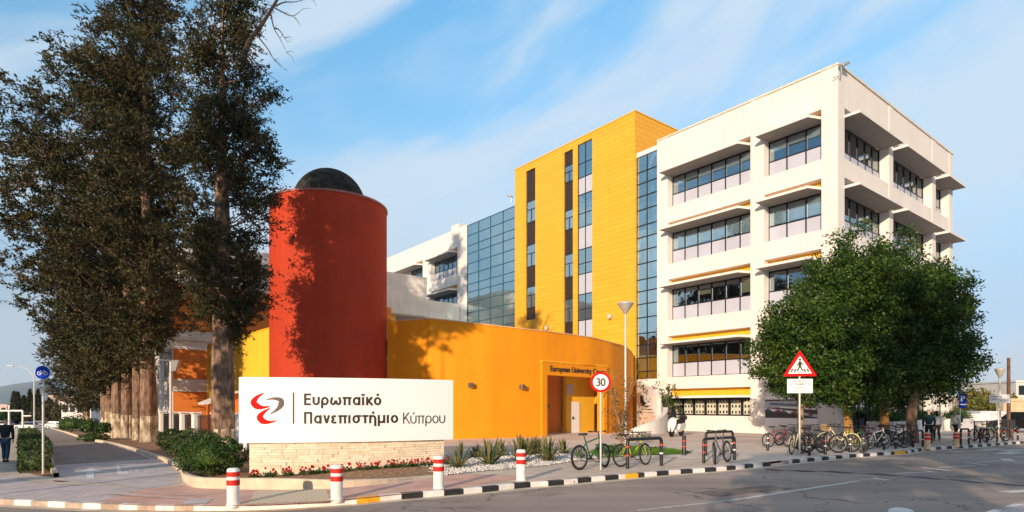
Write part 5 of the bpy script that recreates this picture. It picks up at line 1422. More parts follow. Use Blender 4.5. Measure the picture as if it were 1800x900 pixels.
# cycle path sign
g = G(75, 834.5); s_ = g.y/F
e = empty('cycle_path_sign', g, R(12), 'round blue cycle path sign on a thin pole in front of the clipped hedge', 'road sign')
m_ = MB(); m_.tube([(0, .03, -.05), (0, .03, (834.5-650)*s_)], .033, 10); m_.build('pole', M['lamp'], e, sm=True)
zc = (834.5-655)*s_; r_ = 12.3*s_
m_ = MB(); disc(m_, r_, -.008, .0, zc); m_.build('blue_disc', M['signb'], e)
m_ = MB(); disc(m_, r_*1.0, -.010, -.0082, zc, r0=r_*.95)
k = r_/12.3
for x in (-5.2, 5.2):
    m2 = MB(); disc(m_, 0, 0, 0, 0) if False else None
    O = [(x*k+3.1*k*math.cos(a), zc-1.5*k+3.1*k*math.sin(a)) for a in np.linspace(0, 2*PI, 17)[:-1]]; I = [(x*k+2.4*k*math.cos(a), zc-1.5*k+2.4*k*math.sin(a)) for a in np.linspace(0, 2*PI, 17)[:-1]]
    for i in range(16):
        j = (i+1) % 16; m_.add([(O[i][0], -.0115, O[i][1]), (O[j][0], -.0115, O[j][1]), (I[j][0], -.0115, I[j][1]), (I[i][0], -.0115, I[i][1])], [(0, 1, 2, 3)])
for a_, b_ in (((-5.2, -1.5), (-2.5, 2.4)), ((-2.5, 2.4), (3.4, 2.4)), ((-5.2, -1.5), (0, -1.5)), ((0, -1.5), (3.4, 2.4)), ((0, -1.5), (-2.8, 3.4)), ((5.2, -1.5), (3.0, 3.8)), ((3.0, 3.8), (1.6, 4.2)), ((-3.8, 3.4), (-1.6, 3.4))):
    m_.tube([(a_[0]*k, -.0115, zc+a_[1]*k), (b_[0]*k, -.0115, zc+b_[1]*k)], .36*k*.9, 4)
m_.build('bicycle_symbol', M['signw'], e)
# P sign & far direction board
g = G(1688, 779); s_ = g.y/F
e = empty('parking_sign', g, R(-25), 'blue parking sign with a white P and an arrow beside the tree crown', 'road sign')
m_ = MB(); m_.tube([(0, .03, -.1), (0, .03, 88*s_)], .03, 8); m_.build('pole', M['lamp'], e, sm=True)
m_ = MB(); m_.box(-2*s_, 9*s_, -.01, .0, 62*s_, 86*s_); m_.build('blue_panel', M['signb'], e)
tm = text_mesh('P', 13*s_, depth=.001, align='CENTER', bold=.012); tm.transform(Matrix.Translation((3.5*s_, -.014, 74*s_)) @ UP); tm.materials.append(M['signw']); link('letter', tm, e)
m_ = MB(); m_.box(0*s_, 7*s_, -.014, -.0105, 67*s_, 69*s_); m_.add([(7*s_, -.0125, 65*s_), (9*s_*.95, -.0125, 68*s_), (7*s_, -.0125, 71*s_)], [(0, 1, 2)]); m_.build('arrow', M['signw'], e)
g = G(1752, 777); g.y; s_ = g.y/F
e = empty('direction_board', g, R(-8), 'white board with grey lines of text hung between the right hand lamp and wooden pole', 'sign')
m_ = MB(); m_.box(-12*s_, 21*s_, -.02, .0, 68.5*s_, 83.5*s_); m_.build('board', M['signw'], e)
m_ = MB(); m_.tube([(4*s_, .05, -.05), (4*s_, .05, 84*s_)], .035, 8); m_.build('post', M['lamp'], e, sm=True)
m_ = MB()
for z_, x0, x1 in ((79.5, -9, 8), (75.5, -9, 19), (72.5, 4, 19)): m_.box(x0*s_, x1*s_, -.024, -.0205, (z_-.7)*s_, (z_+.7)*s_)
m_.build('text_lines', mat('grey_ink', (.2, .2, .22), .6), e)
# ---------------- street lamps with conical heads
def street_lamp(px, pyb, pyt, label, hw=14.5, z0=0):
    g = G(px, pyb); s_ = g.y/F; H = (pyb-pyt)*s_
    e = empty('street_lamp', g, 0, label, 'street lamp', 'street lamps with round cone heads')
    m_ = MB(); m_.lathe([(.16, -.05), (.16, .03), (.085, .05), (.08, 1.2), (.06, 1.25), (.055, H-.62)], 16); m_.build('pole', M['lamp'], e, sm=True)
    w_ = hw*s_
    m_ = MB(); m_.lathe([(.05, H-.66), (.07, H-.60), (w_*.93, H-.16), (w_*.95, H-.13)], 28); m_.build('lamp_cone', mat('lamp_diffuser', (.36, .34, .30), .35, spec=.6) if 'lamp_diffuser' not in bpy.data.materials else bpy.data.materials['lamp_diffuser'], e, sm=True)
    m_ = MB(); m_.lathe([(w_*.9, H-.131), (w_, H-.13), (w_, H-.10), (w_*.8, H-.04), (w_*.45, H-.005), (.001, H)], 28); m_.build('lamp_cap', M['lamp'], e, sm=True)
    return e
street_lamp(1099.5, 783, 530, 'tall pale street lamp with a cone head, standing in front of the yellow tower')
street_lamp(1757.5, 771, 646, 'tall pale street lamp with a cone head at the right beside the wooden pole', hw=8)
# left square lamp
g = G(300, 779); s_ = g.y/F; e = empty('path_lamp', g, R(10), 'slim grey path lamp with a flat slanted box head behind the bushes', 'street lamp')
m_ = MB(); H = (779-634)*s_; m_.lathe([(.08, -.05), (.075, .8), (.065, H)], 12); m_.build('pole', M['lamp'], e, sm=True)
m_ = MB(); m_.box(-.60, .55, -.22, .22, H, H+.03); m_.prism([(.10, -.62), (.32, -.62), (.50, -.002), (.10, -.002)], -.2, .2, M=Matrix(((1, 0, 0, 0), (0, 0, 1, 0), (0, 1, 0, H), (0, 0, 0, 1)))); m_.build('lamp_head', mat('dull_grey_lamp', (.20, .20, .21), .6), e)
# curved far lamp
def curved_lamp(px, pyt, Y, label, zb, arm=-1, H=8):
    p = at(px, pyt, Y); e = empty('curved_street_lamp', (p.x, p.y, zb), 0, label, 'street lamp', 'tall curved street lamps far left')
    h = p.z-zb; m_ = MB(); m_.tube([(0, 0, 0), (0, 0, h*.75), (arm*.15, 0, h*.86), (arm*.8, 0, h*.95), (arm*2.0, 0, h*.99), (arm*2.6, 0, h)], [.09, .07, .06, .05, .045, .04], 8); m_.build('pole', M['lamp'], e, sm=True)
    m_ = MB(); m_.cham(arm*3.3 if arm < 0 else arm*2.5, arm*2.5 if arm < 0 else arm*3.3, -.15, .15, h-.05, h+.08, .03); m_.build('lamp_head', M['lamp'], e)
curved_lamp(60, 643, 75, 'tall street lamp with a curved arm, left of the blue cycle sign', gz(-60)-.1)
# wooden utility pole
g = G(1773, 770); s_ = g.y/F; e = empty('utility_pole', g, 0, 'brown wooden utility pole at the right beside the street lamp', 'utility pole')
m_ = MB(); H = (770-629)*s_; m_.lathe([(.11, -.1), (.095, H*.6), (.085, H)], 12); m_.build('pole', mat('weathered_wood', (.13, .065, .045), .9, var=.3, scale=4), e, sm=True)
m_ = MB()
for z_ in (H-.15, H-.55, H-.95): m_.tube([(0, -.06, z_), (.2, -.06, z_)], .02, 6); m_.lathe([(.03, 0), (.04, .04), (.02, .08)], 8, c=(.18, -.06, z_+.015))
m_.build('insulator', M['lamp'], e)
# metal railing at right
a_ = G(1713, 776); b_ = G(1775, 771.5); d = b_-a_; e = empty('metal_railing', a_, math.atan2(d.y, d.x), 'black metal guard railing on the pavement behind the far hoop racks', 'railing')
m_ = MB(); L_ = d.length; h = 1.12; m_.box(0, L_, -.025, .025, h-.05, h); m_.box(0, L_, -.02, .02, .12, .16)
m_.build('rails', M['black'], e)
for i in range(4): q = MB(); x = L_*i/3; q.box(x-.03, x+.03, -.028, .028, -.05, h+.02); q.build('post', M['black'], e)
q = MB(); n_ = int(L_/.16)
for i in range(n_): x = L_*(i+.5)/n_; q.box(x-.012, x+.012, -.011, .011, .161, h-.051)
q.build('bars', M['black'], e)
# planters on the right, behind the trees
def planter(px0, px1, Y0, Y1, h, label, leaf=True, seed=1):
    a_ = Vector(((px0-CX)/F*Y0, Y0, 0)); b_ = Vector(((px1-CX)/F*Y1, Y1, 0)); d = b_-a_; L_ = d.length
    e = empty('planter', a_, math.atan2(d.y, d.x), label, 'planter', 'white walled planters along the right side of the block')
    m_ = MB(); m_.cham(0, L_, 0, .15, -.1, h, .02); m_.cham(0, L_, 1.1, 1.25, -.1, h, .02); m_.cham(0, .15, .151, 1.099, -.1, h, .02); m_.cham(L_-.15, L_, .151, 1.099, -.1, h, .02); m_.build('box_wall', M['white2'], e)
    m_ = MB(); m_.box(.15, L_-.15, .15, 1.1, h-.2, h-.1); m_.build('soil', M['mulch'], e)
    foliage_box('shrub', e, (.1, L_-.1, .1, 1.15, h-.12, h+.5), int(90*L_), .13, .07, M['fig'], seed)
    return e
# vertical recycling bin style grey container and white box at the far right
# ================================================================ cypress trees
def noise3(P, s, seed):
    """cheap value-ish noise from sines"""
    r = np.random.default_rng(seed); f = np.zeros(len(P))
    for k in range(7):
        d = r.normal(size=3); d /= np.linalg.norm(d); f += np.sin(P @ d*s*r.uniform(.7, 1.6)+r.uniform(0, 6.28))
    return f/3.0
def cypress(base, H, prof, seed, label, trunk_r=.5, lean=(0, 0), zlime=1.5, ncl=420, per=55, limbs=26, leafl=.22, leafw=.075, visible_trunk=True, bark_lobes=.16, skew=(0, 0), bare=(), gap=.55, zf0=0.14):
    """prof: list of (z, r_left(-x), r_right(+x)); skew moves crown"""
    rng = np.random.default_rng(seed); rr = random.Random(seed)
    e = empty('cypress_tree', base, 0, label, 'tree', 'row of old cypress trees beside the cycle path')
    path = [(lean[0]*t*t+.12*math.sin(3*t+seed)*t, lean[1]*t*t, H*t*.97-.25) for t in np.linspace(0, 1, 9)]
    rad = [trunk_r*(1.22, 1.0, .93, .84, .70, .54, .38, .22, .06)[i] for i in range(9)]
    P_ = [Vector(p) for p in path]
    P_.insert(1, P_[0].lerp(P_[1], .18)); rad.insert(1, trunk_r*1.08)
    trunk_mesh('trunk', e, P_, rad, 28, [M['bark'], M['limew']], bark_lobes, zlime, seed)
    def tp(z):
        t = max(0, min(1, (z+.25)/(H*.97))); return np.array([lean[0]*t*t+.12*math.sin(3*t+seed)*t, lean[1]*t*t])
    zs = [p[0] for p in prof]
    def rl(z): return interp([(p[0], p[1]) for p in prof], z)
    def rrr(z): return interp([(p[0], p[2]) for p in prof], z)
    z0, z1 = zs[0], zs[-1]
    # clump centres
    C = []; tries = 0
    while len(C) < ncl and tries < ncl*60:
        tries += 1
        z = rng.uniform(z0, z1); a = rng.uniform(0, 2*PI); c = math.cos(a)
        R_ = (rrr(z) if c > 0 else rl(z)); Ry = (rrr(z)+rl(z))/2
        rmax = math.sqrt((R_*c)**2+(Ry*math.sin(a))**2)
        if rng.uniform(0, 8.0) > rmax+.5: continue
        lob = 1+.22*math.sin(2.3*z+3*a+seed)+.15*math.sin(5.1*z-2*a+seed*2)
        r = rmax*lob*rng.uniform(0.12, 1)**.55
        t = tp(z); p = np.array([t[0]+r*c, t[1]+r*math.sin(a), z])
        if noise3(p[None], 1.25, seed+5)[0] > gap: continue
        C.append(p)
    C = np.array(C)
    # limbs from trunk to a subset of clump groups
    m_ = MB(); idx = rng.permutation(len(C))[:limbs*5]
    far = sorted(idx, key=lambda i: -np.hypot(C[i][0]-tp(C[i][2])[0], C[i][1]-tp(C[i][2])[1]))[:limbs*3]
    for q, i in enumerate(far):
        c = C[i]; d = math.hypot(c[0]-tp(c[2])[0], c[1]-tp(c[2])[1]); zb_ = max(z0*.8, c[2]-d*.55); t = tp(zb_)
        A = Vector((t[0], t[1], zb_)); B_ = Vector(c); mid = A.lerp(B_, .5)+Vector((0, 0, -.12*d))
        r0 = (.07 if q < limbs else .035)*trunk_r/.5
        m_.tube(spl([A, mid, B_], 4), [r0*(1-.85*k/8) for k in range(9)], 6, caps=False)
    m_.build('branches', M['bark'], e, sm=True)
    if bare:
        m_ = MB()
        for k, bpts in enumerate(bare):
            m_.tube(spl([Vector(b_) for b_ in bpts], 5), list(np.linspace(.13 if k == 0 else .035, .05 if k == 0 else .006, (len(bpts)-1)*5+1)), 6)
        for k in range(26):
            b_ = bare[1+k % (len(bare)-1)]; j = rr.randrange(1, len(b_)); p = Vector(b_[j]); q = p+Vector((rr.uniform(.1, .5), rr.uniform(-.2, .2), rr.uniform(-.6, .2))); m_.tube([p, p.lerp(q, .5)+Vector((.03, 0, .05)), q], [.012, .008, .003], 4)
        m_.build('bare_branches', M['twig'], e, sm=True)
    # foliage
    core = []
    for z in np.arange(z0+.6, z1-.3, .24):
        if math.sin(z*1.1+seed)+.35*math.sin(z*2.9) < -.80: continue
        t = tp(z); a = rng.uniform(-2.9, -.25); q = rng.uniform(1.4, 2.1)*trunk_r*(1-z/H*.5); core.append([t[0]+q*math.cos(a), t[1]+q*math.sin(a), z])
    C = np.concatenate([C, np.array(core)])
    n = len(C); sz = rng.uniform(.32, .75, (n, 1)); K = 9; ns = max(3, per//6)
    outd = C.copy(); tt = np.array([tp(z) for z in C[:, 2]]); outd[:, :2] -= tt; outd[:, 2] = np.linalg.norm(outd[:, :2], axis=1)*.35; outd /= np.linalg.norm(outd, axis=1, keepdims=True)+1e-6
    O = np.repeat(outd, ns, 0); s_ = np.repeat(sz, ns, 0); B0 = np.repeat(C, ns, 0)+rng.normal(size=(n*ns, 3))*s_*np.array([.42, .42, .36])
    Sd = rand_dirs(n*ns, rng)*.8+O*.8+np.array([0, 0, .15]); Sd /= np.linalg.norm(Sd, axis=1, keepdims=True)
    Ls = s_*rng.uniform(.5, 1.0, (n*ns, 1))
    T_ = np.tile(np.linspace(-.1, 1, K), n*ns)[:, None]
    P = np.repeat(B0, K, 0)+np.repeat(Sd*Ls, K, 0)*T_; P[:, 2] -= (np.repeat(Ls, K, 0)*T_**2*.22)[:, 0]
    P += rng.normal(0, .035, P.shape)
    Dn = np.repeat(Sd, K, 0)*.8+rand_dirs(len(P), rng)*.75; Dn /= np.linalg.norm(Dn, axis=1, keepdims=True)
    V, Fq = leaf_quads(P, Dn, leafl, leafw, rng, .3)
    me = np_mesh('crown', V, Fq, M['cyp']); link('crown', me, e)
    return e
def xyb(px, Y, z=None):
    x = (px-CX)/F*Y; return Vector((x, Y, gz(x)+.05 if z is None else z))
def zpx(py, Y): return EYE-(py-HZ)/F*Y
# A: nearest visible cypress. crown profile from the photo (left/right half widths in metres)
YA = 27.0; bA = xyb(393, YA)
def PX(px, Y): return (px-CX)/F*Y
profA = [(zpx(602, YA)-bA.z, .5, .5), (zpx(582, YA)-bA.z, .8, .7), (zpx(558, YA)-bA.z, .9, 1.1), (zpx(535, YA)-bA.z, 1.3, 1.8), (zpx(470, YA)-bA.z, 1.2, 1.9), (zpx(400, YA)-bA.z, 1.1, 1.9), (zpx(330, YA)-bA.z, 1.1, 2.1), (zpx(250, YA)-bA.z, 1.1, 2.3), (zpx(160, YA)-bA.z, 1.2, 2.4), (zpx(100, YA)-bA.z, 1.4, 1.3), (zpx(40, YA)-bA.z, 1.8, 1.0), (zpx(-10, YA)-bA.z, 1.8, 1.2), (20.6, .6, .6)]
tA = bA
def BA(px, py): p = at(px, py, YA-.4); return (p.x-bA.x, -.4, p.z-bA.z)
bareA = [[BA(425, 108), BA(440, 70), BA(462, 40), BA(490, -5)], [BA(438, 95), BA(452, 112), BA(470, 130), BA(488, 142)], [BA(480, 12), BA(498, 22), BA(515, 28), BA(532, 16)], [BA(476, 25), BA(482, 50), BA(492, 68), BA(504, 92)], [BA(450, 60), BA(470, 85), BA(482, 105), BA(500, 122)], [BA(485, 10), BA(500, 4), BA(520, 3), BA(545, -4)], [BA(385, 205), BA(395, 195), BA(408, 188), BA(400, 180)], [BA(482, 50), BA(490, 52), BA(500, 66), BA(505, 74)]]
cypress(bA, 20.8, profA, 3, 'nearest and thickest cypress, standing alone right of the row beside the yellow wall', trunk_r=.45, zlime=1.15, ncl=640, per=70, limbs=16, leafl=.17, leafw=.062, bare=bareA, gap=.4)
# B: first of the row
YB = 36.8; bB = xyb(257, YB)
def prof(bz, Y, rows, cx):
    """rows: (py, px_left, px_right) relative to trunk pixel cx"""
    out = []
    for py, l, r in rows: out.append((zpx(py, Y)-bz, max(.2, (cx-l)/F*Y), max(.2, (r-cx)/F*Y)))
    return out
cypress(bB, 27.5, prof(bB.z, YB, [(655, 235, 262), (610, 205, 262), (560, 180, 266), (500, 160, 285), (420, 150, 330), (340, 150, 322), (250, 150, 318), (160, 165, 325), (80, 180, 335), (0, 190, 330), (-80, 200, 320), (-170, 250, 270)], 257), 21, 'tall cypress with a pale limewashed foot, front trunk of the row', trunk_r=.32, zlime=1.75, ncl=760, per=66, limbs=16, leafl=.20, leafw=.07, gap=.28)
e2 = cypress(xyb(269.5, YB+.3), 9, [(4, .3, .3), (7.5, .8, .8), (8.5, .3, .3)], 22, 'slim second trunk fused against the front trunk of the row', trunk_r=.25, zlime=1.7, ncl=20, per=40, limbs=3)
specs = [
 (241, 39.0, 25, [(655, 205, 265), (600, 150, 275), (540, 90, 280), (470, 45, 290), (400, 20, 295), (330, 15, 295), (260, 40, 295), (200, 70, 290), (140, 120, 290), (80, 165, 280), (0, 175, 270), (-60, 200, 250)], 31, 'cypress in the row with the widest pale limewashed foot, second from the front', .27, 700),
 (222, 40.6, 22, [(668, 195, 250), (620, 150, 260), (560, 110, 270), (500, 60, 270), (440, 22, 260), (380, 8, 250), (310, 0, 250), (240, 0, 240), (180, 40, 230), (130, 90, 220), (90, 150, 215)], 32, 'cypress with a broad low crown reaching the left picture edge, third trunk of the row', .30, 700),
 (205, 43.0, 19, [(668, 170, 230), (620, 120, 250), (570, 85, 250), (510, 60, 240), (440, 30, 230), (370, 15, 230), (300, 30, 220), (240, 90, 210)], 33, 'cypress with a slanting trunk and yellowish limewashed foot, fourth of the row', .31, 560),
 (192, 47, 15, [(690, 150, 210), (640, 110, 230), (590, 95, 230), (530, 90, 220), (470, 100, 210), (400, 130, 200)], 34, 'slim cypress trunk left of the slanting one in the row', .26, 360),
 (186, 49.5, 14, [(685, 150, 205), (650, 115, 220), (600, 100, 220), (540, 110, 210), (480, 140, 200)], 35, 'dark cypress trunk with lime wash farther back in the row', .34, 360),
 (152, 62, 13, [(722, 120, 180), (690, 100, 195), (650, 90, 200), (600, 95, 200), (550, 120, 180)], 36, 'last visible cypress of the row, its crown hanging over the round clipped shrubs', .32, 320),
]
for px, Y, H, rows, sdd, lb, tr_, ncl in specs:
    b_ = xyb(px, Y); cypress(b_, H, prof(b_.z, Y, rows, px), sdd, lb, trunk_r=tr_, zlime=1.45+.12*(sdd % 5), ncl=int(ncl*1.1), per=60, limbs=12, leafl=.24, leafw=.085, gap=.6 if Y > 40 else .30)
# neighbouring trees outside the frame on the left that shade the tower and orange wall
off_cyp = []
for i, (x, y, H, rows, sdd) in enumerate(OFFCYP):
    p = Vector((x, y, gz(x)))
    off_cyp.append(cypress(p, H, rows, sdd, ('old cypress outside the left picture edge, nearer tree', 'old cypress outside the left picture edge, farther tree', 'old cypress outside the left picture edge, third tree', 'old cypress outside the left picture edge, fourth tree')[i], trunk_r=.09 if i == 0 else .5, ncl=(70, 620, 420)[i], per=46, limbs=14, leafl=.3, leafw=.12, gap=.8))
# overhanging twigs at the top left corner
# ================================================================ broad fig trees
def fig(base, H, R_, zlow, seed, label, trunk_r=.24, ncl=420, per=70, sq=1.0, cx=0, cy=0, bark='bark2', leafl=.165, leafw=.10, split=2.2, grp='round crowned street trees by the bicycle cluster'):
    rng = np.random.default_rng(seed); e = empty('street_tree', base, 0, label, 'tree', grp)
    trunk_mesh('trunk', e, [(0, 0, -.1), (.03, .02, .5), (-.03, .03, 1.3), (cx*.1, 0, split), (cx*.3, cy*.2, split+1.0), (cx*.6, cy*.5, H*.6)], [trunk_r*1.2, trunk_r, trunk_r*.92, trunk_r*.9, trunk_r*.6, trunk_r*.25], 16, [M[bark], M[bark]], .07, None, seed)
    zc = (H+zlow)/2; hz = (H-zlow)/2
    n = 0; C = []
    while len(C) < ncl:
        d = rng.normal(size=3); d /= np.linalg.norm(d)
        rad = rng.uniform(.12, 1)**.42; lob = 1+.12*math.sin(4*d[0]*3+seed)+.11*math.sin(7*d[2]+5*d[1]+seed*2)+.08*math.sin(11*d[0]+9*d[2])+.05*math.sin(19*d[2]-13*d[0])
        # flattened underside, rounded top
        hzz = hz if d[2] > 0 else hz*.96
        p = np.array([cx+d[0]*R_*rad*lob, cy+d[1]*R_*rad*lob, zc+np.sign(d[2])*abs(d[2])**.75*hzz*rad*lob])
        if p[2] < zlow-.1 or math.sin(p[0]*1.9+seed)*math.sin(p[2]*2.1+1)*math.sin(p[1]*1.7+2) > .52: continue
        C.append(p)
    C = np.array(C)
    m_ = MB(); 
    for i in rng.permutation(ncl)[:14]:
        c = C[i]; A = Vector((cx*.12, cy*.1, split-.2)); B_ = Vector(c); mid = A.lerp(B_, .45)+Vector((0, 0, .3)); m_.tube(spl([A, mid, B_], 4), [trunk_r*.38*(1-.9*k/8) for k in range(9)], 6, caps=False)
    m_.build('branches', M['twig'], e, sm=True)
    nz_ = np.clip(rng.normal(size=(ncl*per, 3)), -1.7, 1.7)
    P = np.repeat(C, per, 0)+nz_*np.array([.27, .27, .20])*(R_/3.0)**.4
    cen = np.array([cx, cy, zc]); O = P-cen; O /= np.linalg.norm(O, axis=1, keepdims=True)
    Dn = rand_dirs(len(P), rng, 0)*.9+O*.55+np.array([0, 0, -.25]); Dn /= np.linalg.norm(Dn, axis=1, keepdims=True)
    V, Fq = leaf_quads(P, Dn, leafl, leafw, rng, .35)
    link('crown', np_mesh('crown', V, Fq, M['fig']), e)
    return e
def fg(px, Y): return Vector(((px-CX)/F*Y, Y, 0))
fig(fg(1408, 31.5), zpx(518, 30.5), 2.35, zpx(708, 30.5), 51, 'street tree with the leftmost, brightest green crown, behind the pedestrian sign', trunk_r=.17, ncl=520, per=80, cx=.15, cy=-.4, bark='bark2')
fig(fg(1492, 32.5), zpx(420, 32), 3.15, zpx(722, 32), 52, 'tallest street tree, on the left ochre painted trunk among the bicycles', trunk_r=.24, ncl=900, per=84, cx=.35, cy=.2, bark='barko')
fig(fg(1556, 33.5), zpx(505, 33), 2.6, zpx(722, 33), 53, 'street tree on the second ochre trunk, crown merged between its taller neighbours', trunk_r=.24, ncl=620, cx=.3, cy=.3, bark='barko')
fig(fg(1604, 32.0), zpx(468, 33.5), 2.75, zpx(712, 33), 54, 'street tree with the rightmost dark crown on a dark brown trunk', trunk_r=.27, ncl=860, per=80, cx=.80, cy=.9, bark='bark')
# trees behind the photographer: they throw the shade on the road and show in the window glass
for i, (x, y, H, r_, zl_) in enumerate(BEHIND):
    fig(Vector((x, y, ROAD)), H, r_, zl_, 60+i, 'tree behind the photographer, number %s from the left' % ('one', 'two', 'three', 'four', 'five')[i] if False else ('leftmost tree across the road behind the photographer', 'second tree from the left behind the photographer', 'third tree from the left behind the photographer', 'tree behind the photographer at the far right', 'fifth tree behind the photographer')[i], trunk_r=.25, ncl=(200, 460, 200)[i], per=44, leafl=.3, leafw=.2, grp='trees across the road behind the photographer')
# ================================================================ shrubs and plants
def bush(name, px, pyb, w, h, label, seed, mat_='box', grp=None, stem=0.0, n=1600, cat='shrub', Y=None, dep=1.0, leaf=.055, z=None):
    g = G(px, pyb) if Y is None else xyb(px, Y); s_ = g.y/F; w = w*s_/2; h = h*s_; rng = np.random.default_rng(seed)
    e = empty(name, g, 0, label, cat, grp)
    d = rand_dirs(n, rng); lob = 1+.12*np.sin(d[:, 0]*7+seed)+.10*np.sin(d[:, 2]*8+d[:, 1]*5)
    rad = (rng.uniform(.55, 1, n)**.35*lob)[:, None]
    hh = (h-stem*h)/2; P = np.sign(d)*np.abs(d)**.75*rad*np.array([w, w*dep, hh])+np.array([0, 0, stem*h+hh])
    D_ = rand_dirs(n, rng)+d*.6; D_ /= np.linalg.norm(D_, axis=1, keepdims=True)
    V, Fq = leaf_quads(P, D_, leaf*1.7, leaf, rng)
    # dark core
    bm = bmesh.new(); bmesh.ops.create_icosphere(bm, subdivisions=2, radius=1); cv = np.array([v.co[:] for v in bm.verts]); cf = np.array([[v.index for v in f.verts] for f in bm.faces]); bm.free()
    cv = np.sign(cv)*np.abs(cv)**.8*np.array([w*.66, w*dep*.66, hh*.66])+np.array([0, 0, stem*h+hh]); off = len(V)
    m2 = MB(); m2.v = [tuple(v) for v in V]+[tuple(v) for v in cv]; m2.f = [tuple(f) for f in Fq]+[tuple(int(i)+off for i in f) for f in cf]; m2.m = [0]*len(m2.f)
    me = bpy.data.meshes.new('foliage'); me.from_pydata(m2.v, [], m2.f); me.materials.append(M[mat_]); link('foliage', me, e)
    if stem > 0:
        m_ = MB(); m_.tube([(0, 0, -.1), (.02, .01, stem*h*.6), (0, 0, stem*h+hh*.6)], [.035, .03, .02], 7)
        for a in (.6, 2.6, 4.6): m_.tube([(0, 0, stem*h*.8), (.4*w*math.cos(a), .4*w*math.sin(a), stem*h+hh*.8)], [.02, .01], 5)
        m_.build('stem', M['bark2'], e, sm=True)
    return e
bush('clipped_bush', 375, 836, 98, 66, 'dense dark green bush against the left end of the name sign', 1, n=4200, stem=.05, leaf=.05)
bush('clipped_bush', 343, 822, 74, 66, 'bush behind and left of the one touching the name sign', 2, n=2600, stem=.2, mat_='hedge')
bush('clipped_bush', 304, 812, 48, 56, 'small leggy bush on the left end of the bush group', 3, n=1800, stem=.38, mat_='hedge')
bush('round_topiary', 181, 776, 22, 33, 'small round clipped shrub on a thin stem nearest the limewashed trunks', 4, n=900, stem=.45, leaf=.07)
bush('round_topiary', 157, 772, 26, 36, 'round clipped shrub, middle one along the cycle path bed', 5, n=900, stem=.3, leaf=.08)
bush('round_topiary', 128, 764, 34, 34, 'broad leafy shrub at the far end of the cycle path bed', 6, n=900, stem=.15, leaf=.09)
bush('round_topiary', 113, 759, 22, 24, 'smallest distant shrub at the bend of the cycle path', 7, n=500, stem=.1, leaf=.1)
bush('low_shrub', 165, 776, 40, 14, 'low dark shrub patch under the round topiaries', 8, n=900, leaf=.07)
# clipped hedge running away from the camera
e = empty('clipped_hedge', G(60, 830), 0, 'long box clipped hedge between the footway and the cycle path', 'hedge')
q = [G(34, 832), G(90, 831), G(64, 787), G(34.5, 787)]
d_ = (G(62, 757)-G(90, 831)); 
hx = [v-e.location for v in q]; hx = [Vector((v.x, v.y, v.z-.0)) for v in hx]
hx = [hx[0], hx[1], hx[2], hx[3]]+[v+Vector((0, 0, 1.02)) for v in hx]
hedge_mesh('foliage', e, [tuple(v) for v in hx], 15000, .10, .055, M['hedge'], 9)
bush('low_shrub', 56, 765, 0, 0, 'x', 1) if False else None
bush('far_hedge_bush', 60, 0, 34, 13, 'rounded far end of the clipped hedge', 11, Y=36.5, n=600, mat_='hedge', leaf=.08) if False else None
bush('low_shrub', 57, 0, 14, 10, 'dark rounded shrub beyond the far end of the clipped hedge', 14, Y=37, n=500, leaf=.08)
# spiky plants
def agave(px, pyb, hpx, label, seed, sp=1.0):
    g = G(px, pyb); s_ = g.y/F; h = hpx*s_; rr = random.Random(seed); e = empty('spiky_plant', g, 0, label, 'plant', 'spiky plants in the white gravel bed')
    m_ = MB()
    for i in range(46):
        a = rr.uniform(0, 2*PI); el = rr.uniform(.35, 1.5); L_ = h*rr.uniform(.75, 1.12)*(1.05 if el > .9 else .85); w = .035*rr.uniform(.7, 1.2)*L_/.6
        d = Vector((math.cos(a)*math.cos(el), math.sin(a)*math.cos(el), math.sin(el))); sd_ = Vector((-math.sin(a), math.cos(a), 0))
        p0 = Vector((rr.uniform(-.05, .05), rr.uniform(-.05, .05), .02)); pts = [p0, p0+d*L_*.4, p0+d*L_*.75+Vector((0, 0, .02)), p0+d*L_+Vector((0, 0, -.10*L_*math.cos(el)))]; ws = [w*.8, w, w*.6, .002]
        vs = []
        for p, ww in zip(pts, ws): vs += [p-sd_*ww, p+Vector((0, 0, -.012))*(ww > .01), p+sd_*ww]
        fs = []
        for k in range(3): b_ = k*3; fs += [(b_, b_+1, b_+4, b_+3), (b_+1, b_+2, b_+5, b_+4)]
        m_.add(vs, fs)
    m_.build('leaves', M['agave'], e)
    V = foliage_box('base_foliage', e, (-.22, .22, -.22, .22, .0, .12), 26, .12, .02, M['box'], seed, clump=.09, per=8)
    return e
for i, (px, py, h, lb) in enumerate([(805, 823, 44, 'spiky plant directly right of the stone sign base'), (861, 818, 50, 'large spiky plant under the left wall light of the orange wall'), (914, 813, 47, 'spiky plant partly hidden by the rightmost large bollard'), (943, 799, 34, 'spiky plant behind, just left of the portal jamb'), (963, 812, 45, 'spiky plant in the front row below the portal left jamb'), (990, 799, 28, 'small spiky plant left of the green bicycle rear wheel'), (929, 801, 34, 'spiky plant in the back row behind the bollard'), (880, 803, 30, 'small spiky plant in the back row under the wall light'), (1018, 806, 22, 'small yellowish spiky plant seen through the green bicycle rear wheel'), (837, 806, 24, 'small dark spiky plant between the two nearest ones')]):
    agave(px, py, h, lb, 70+i)
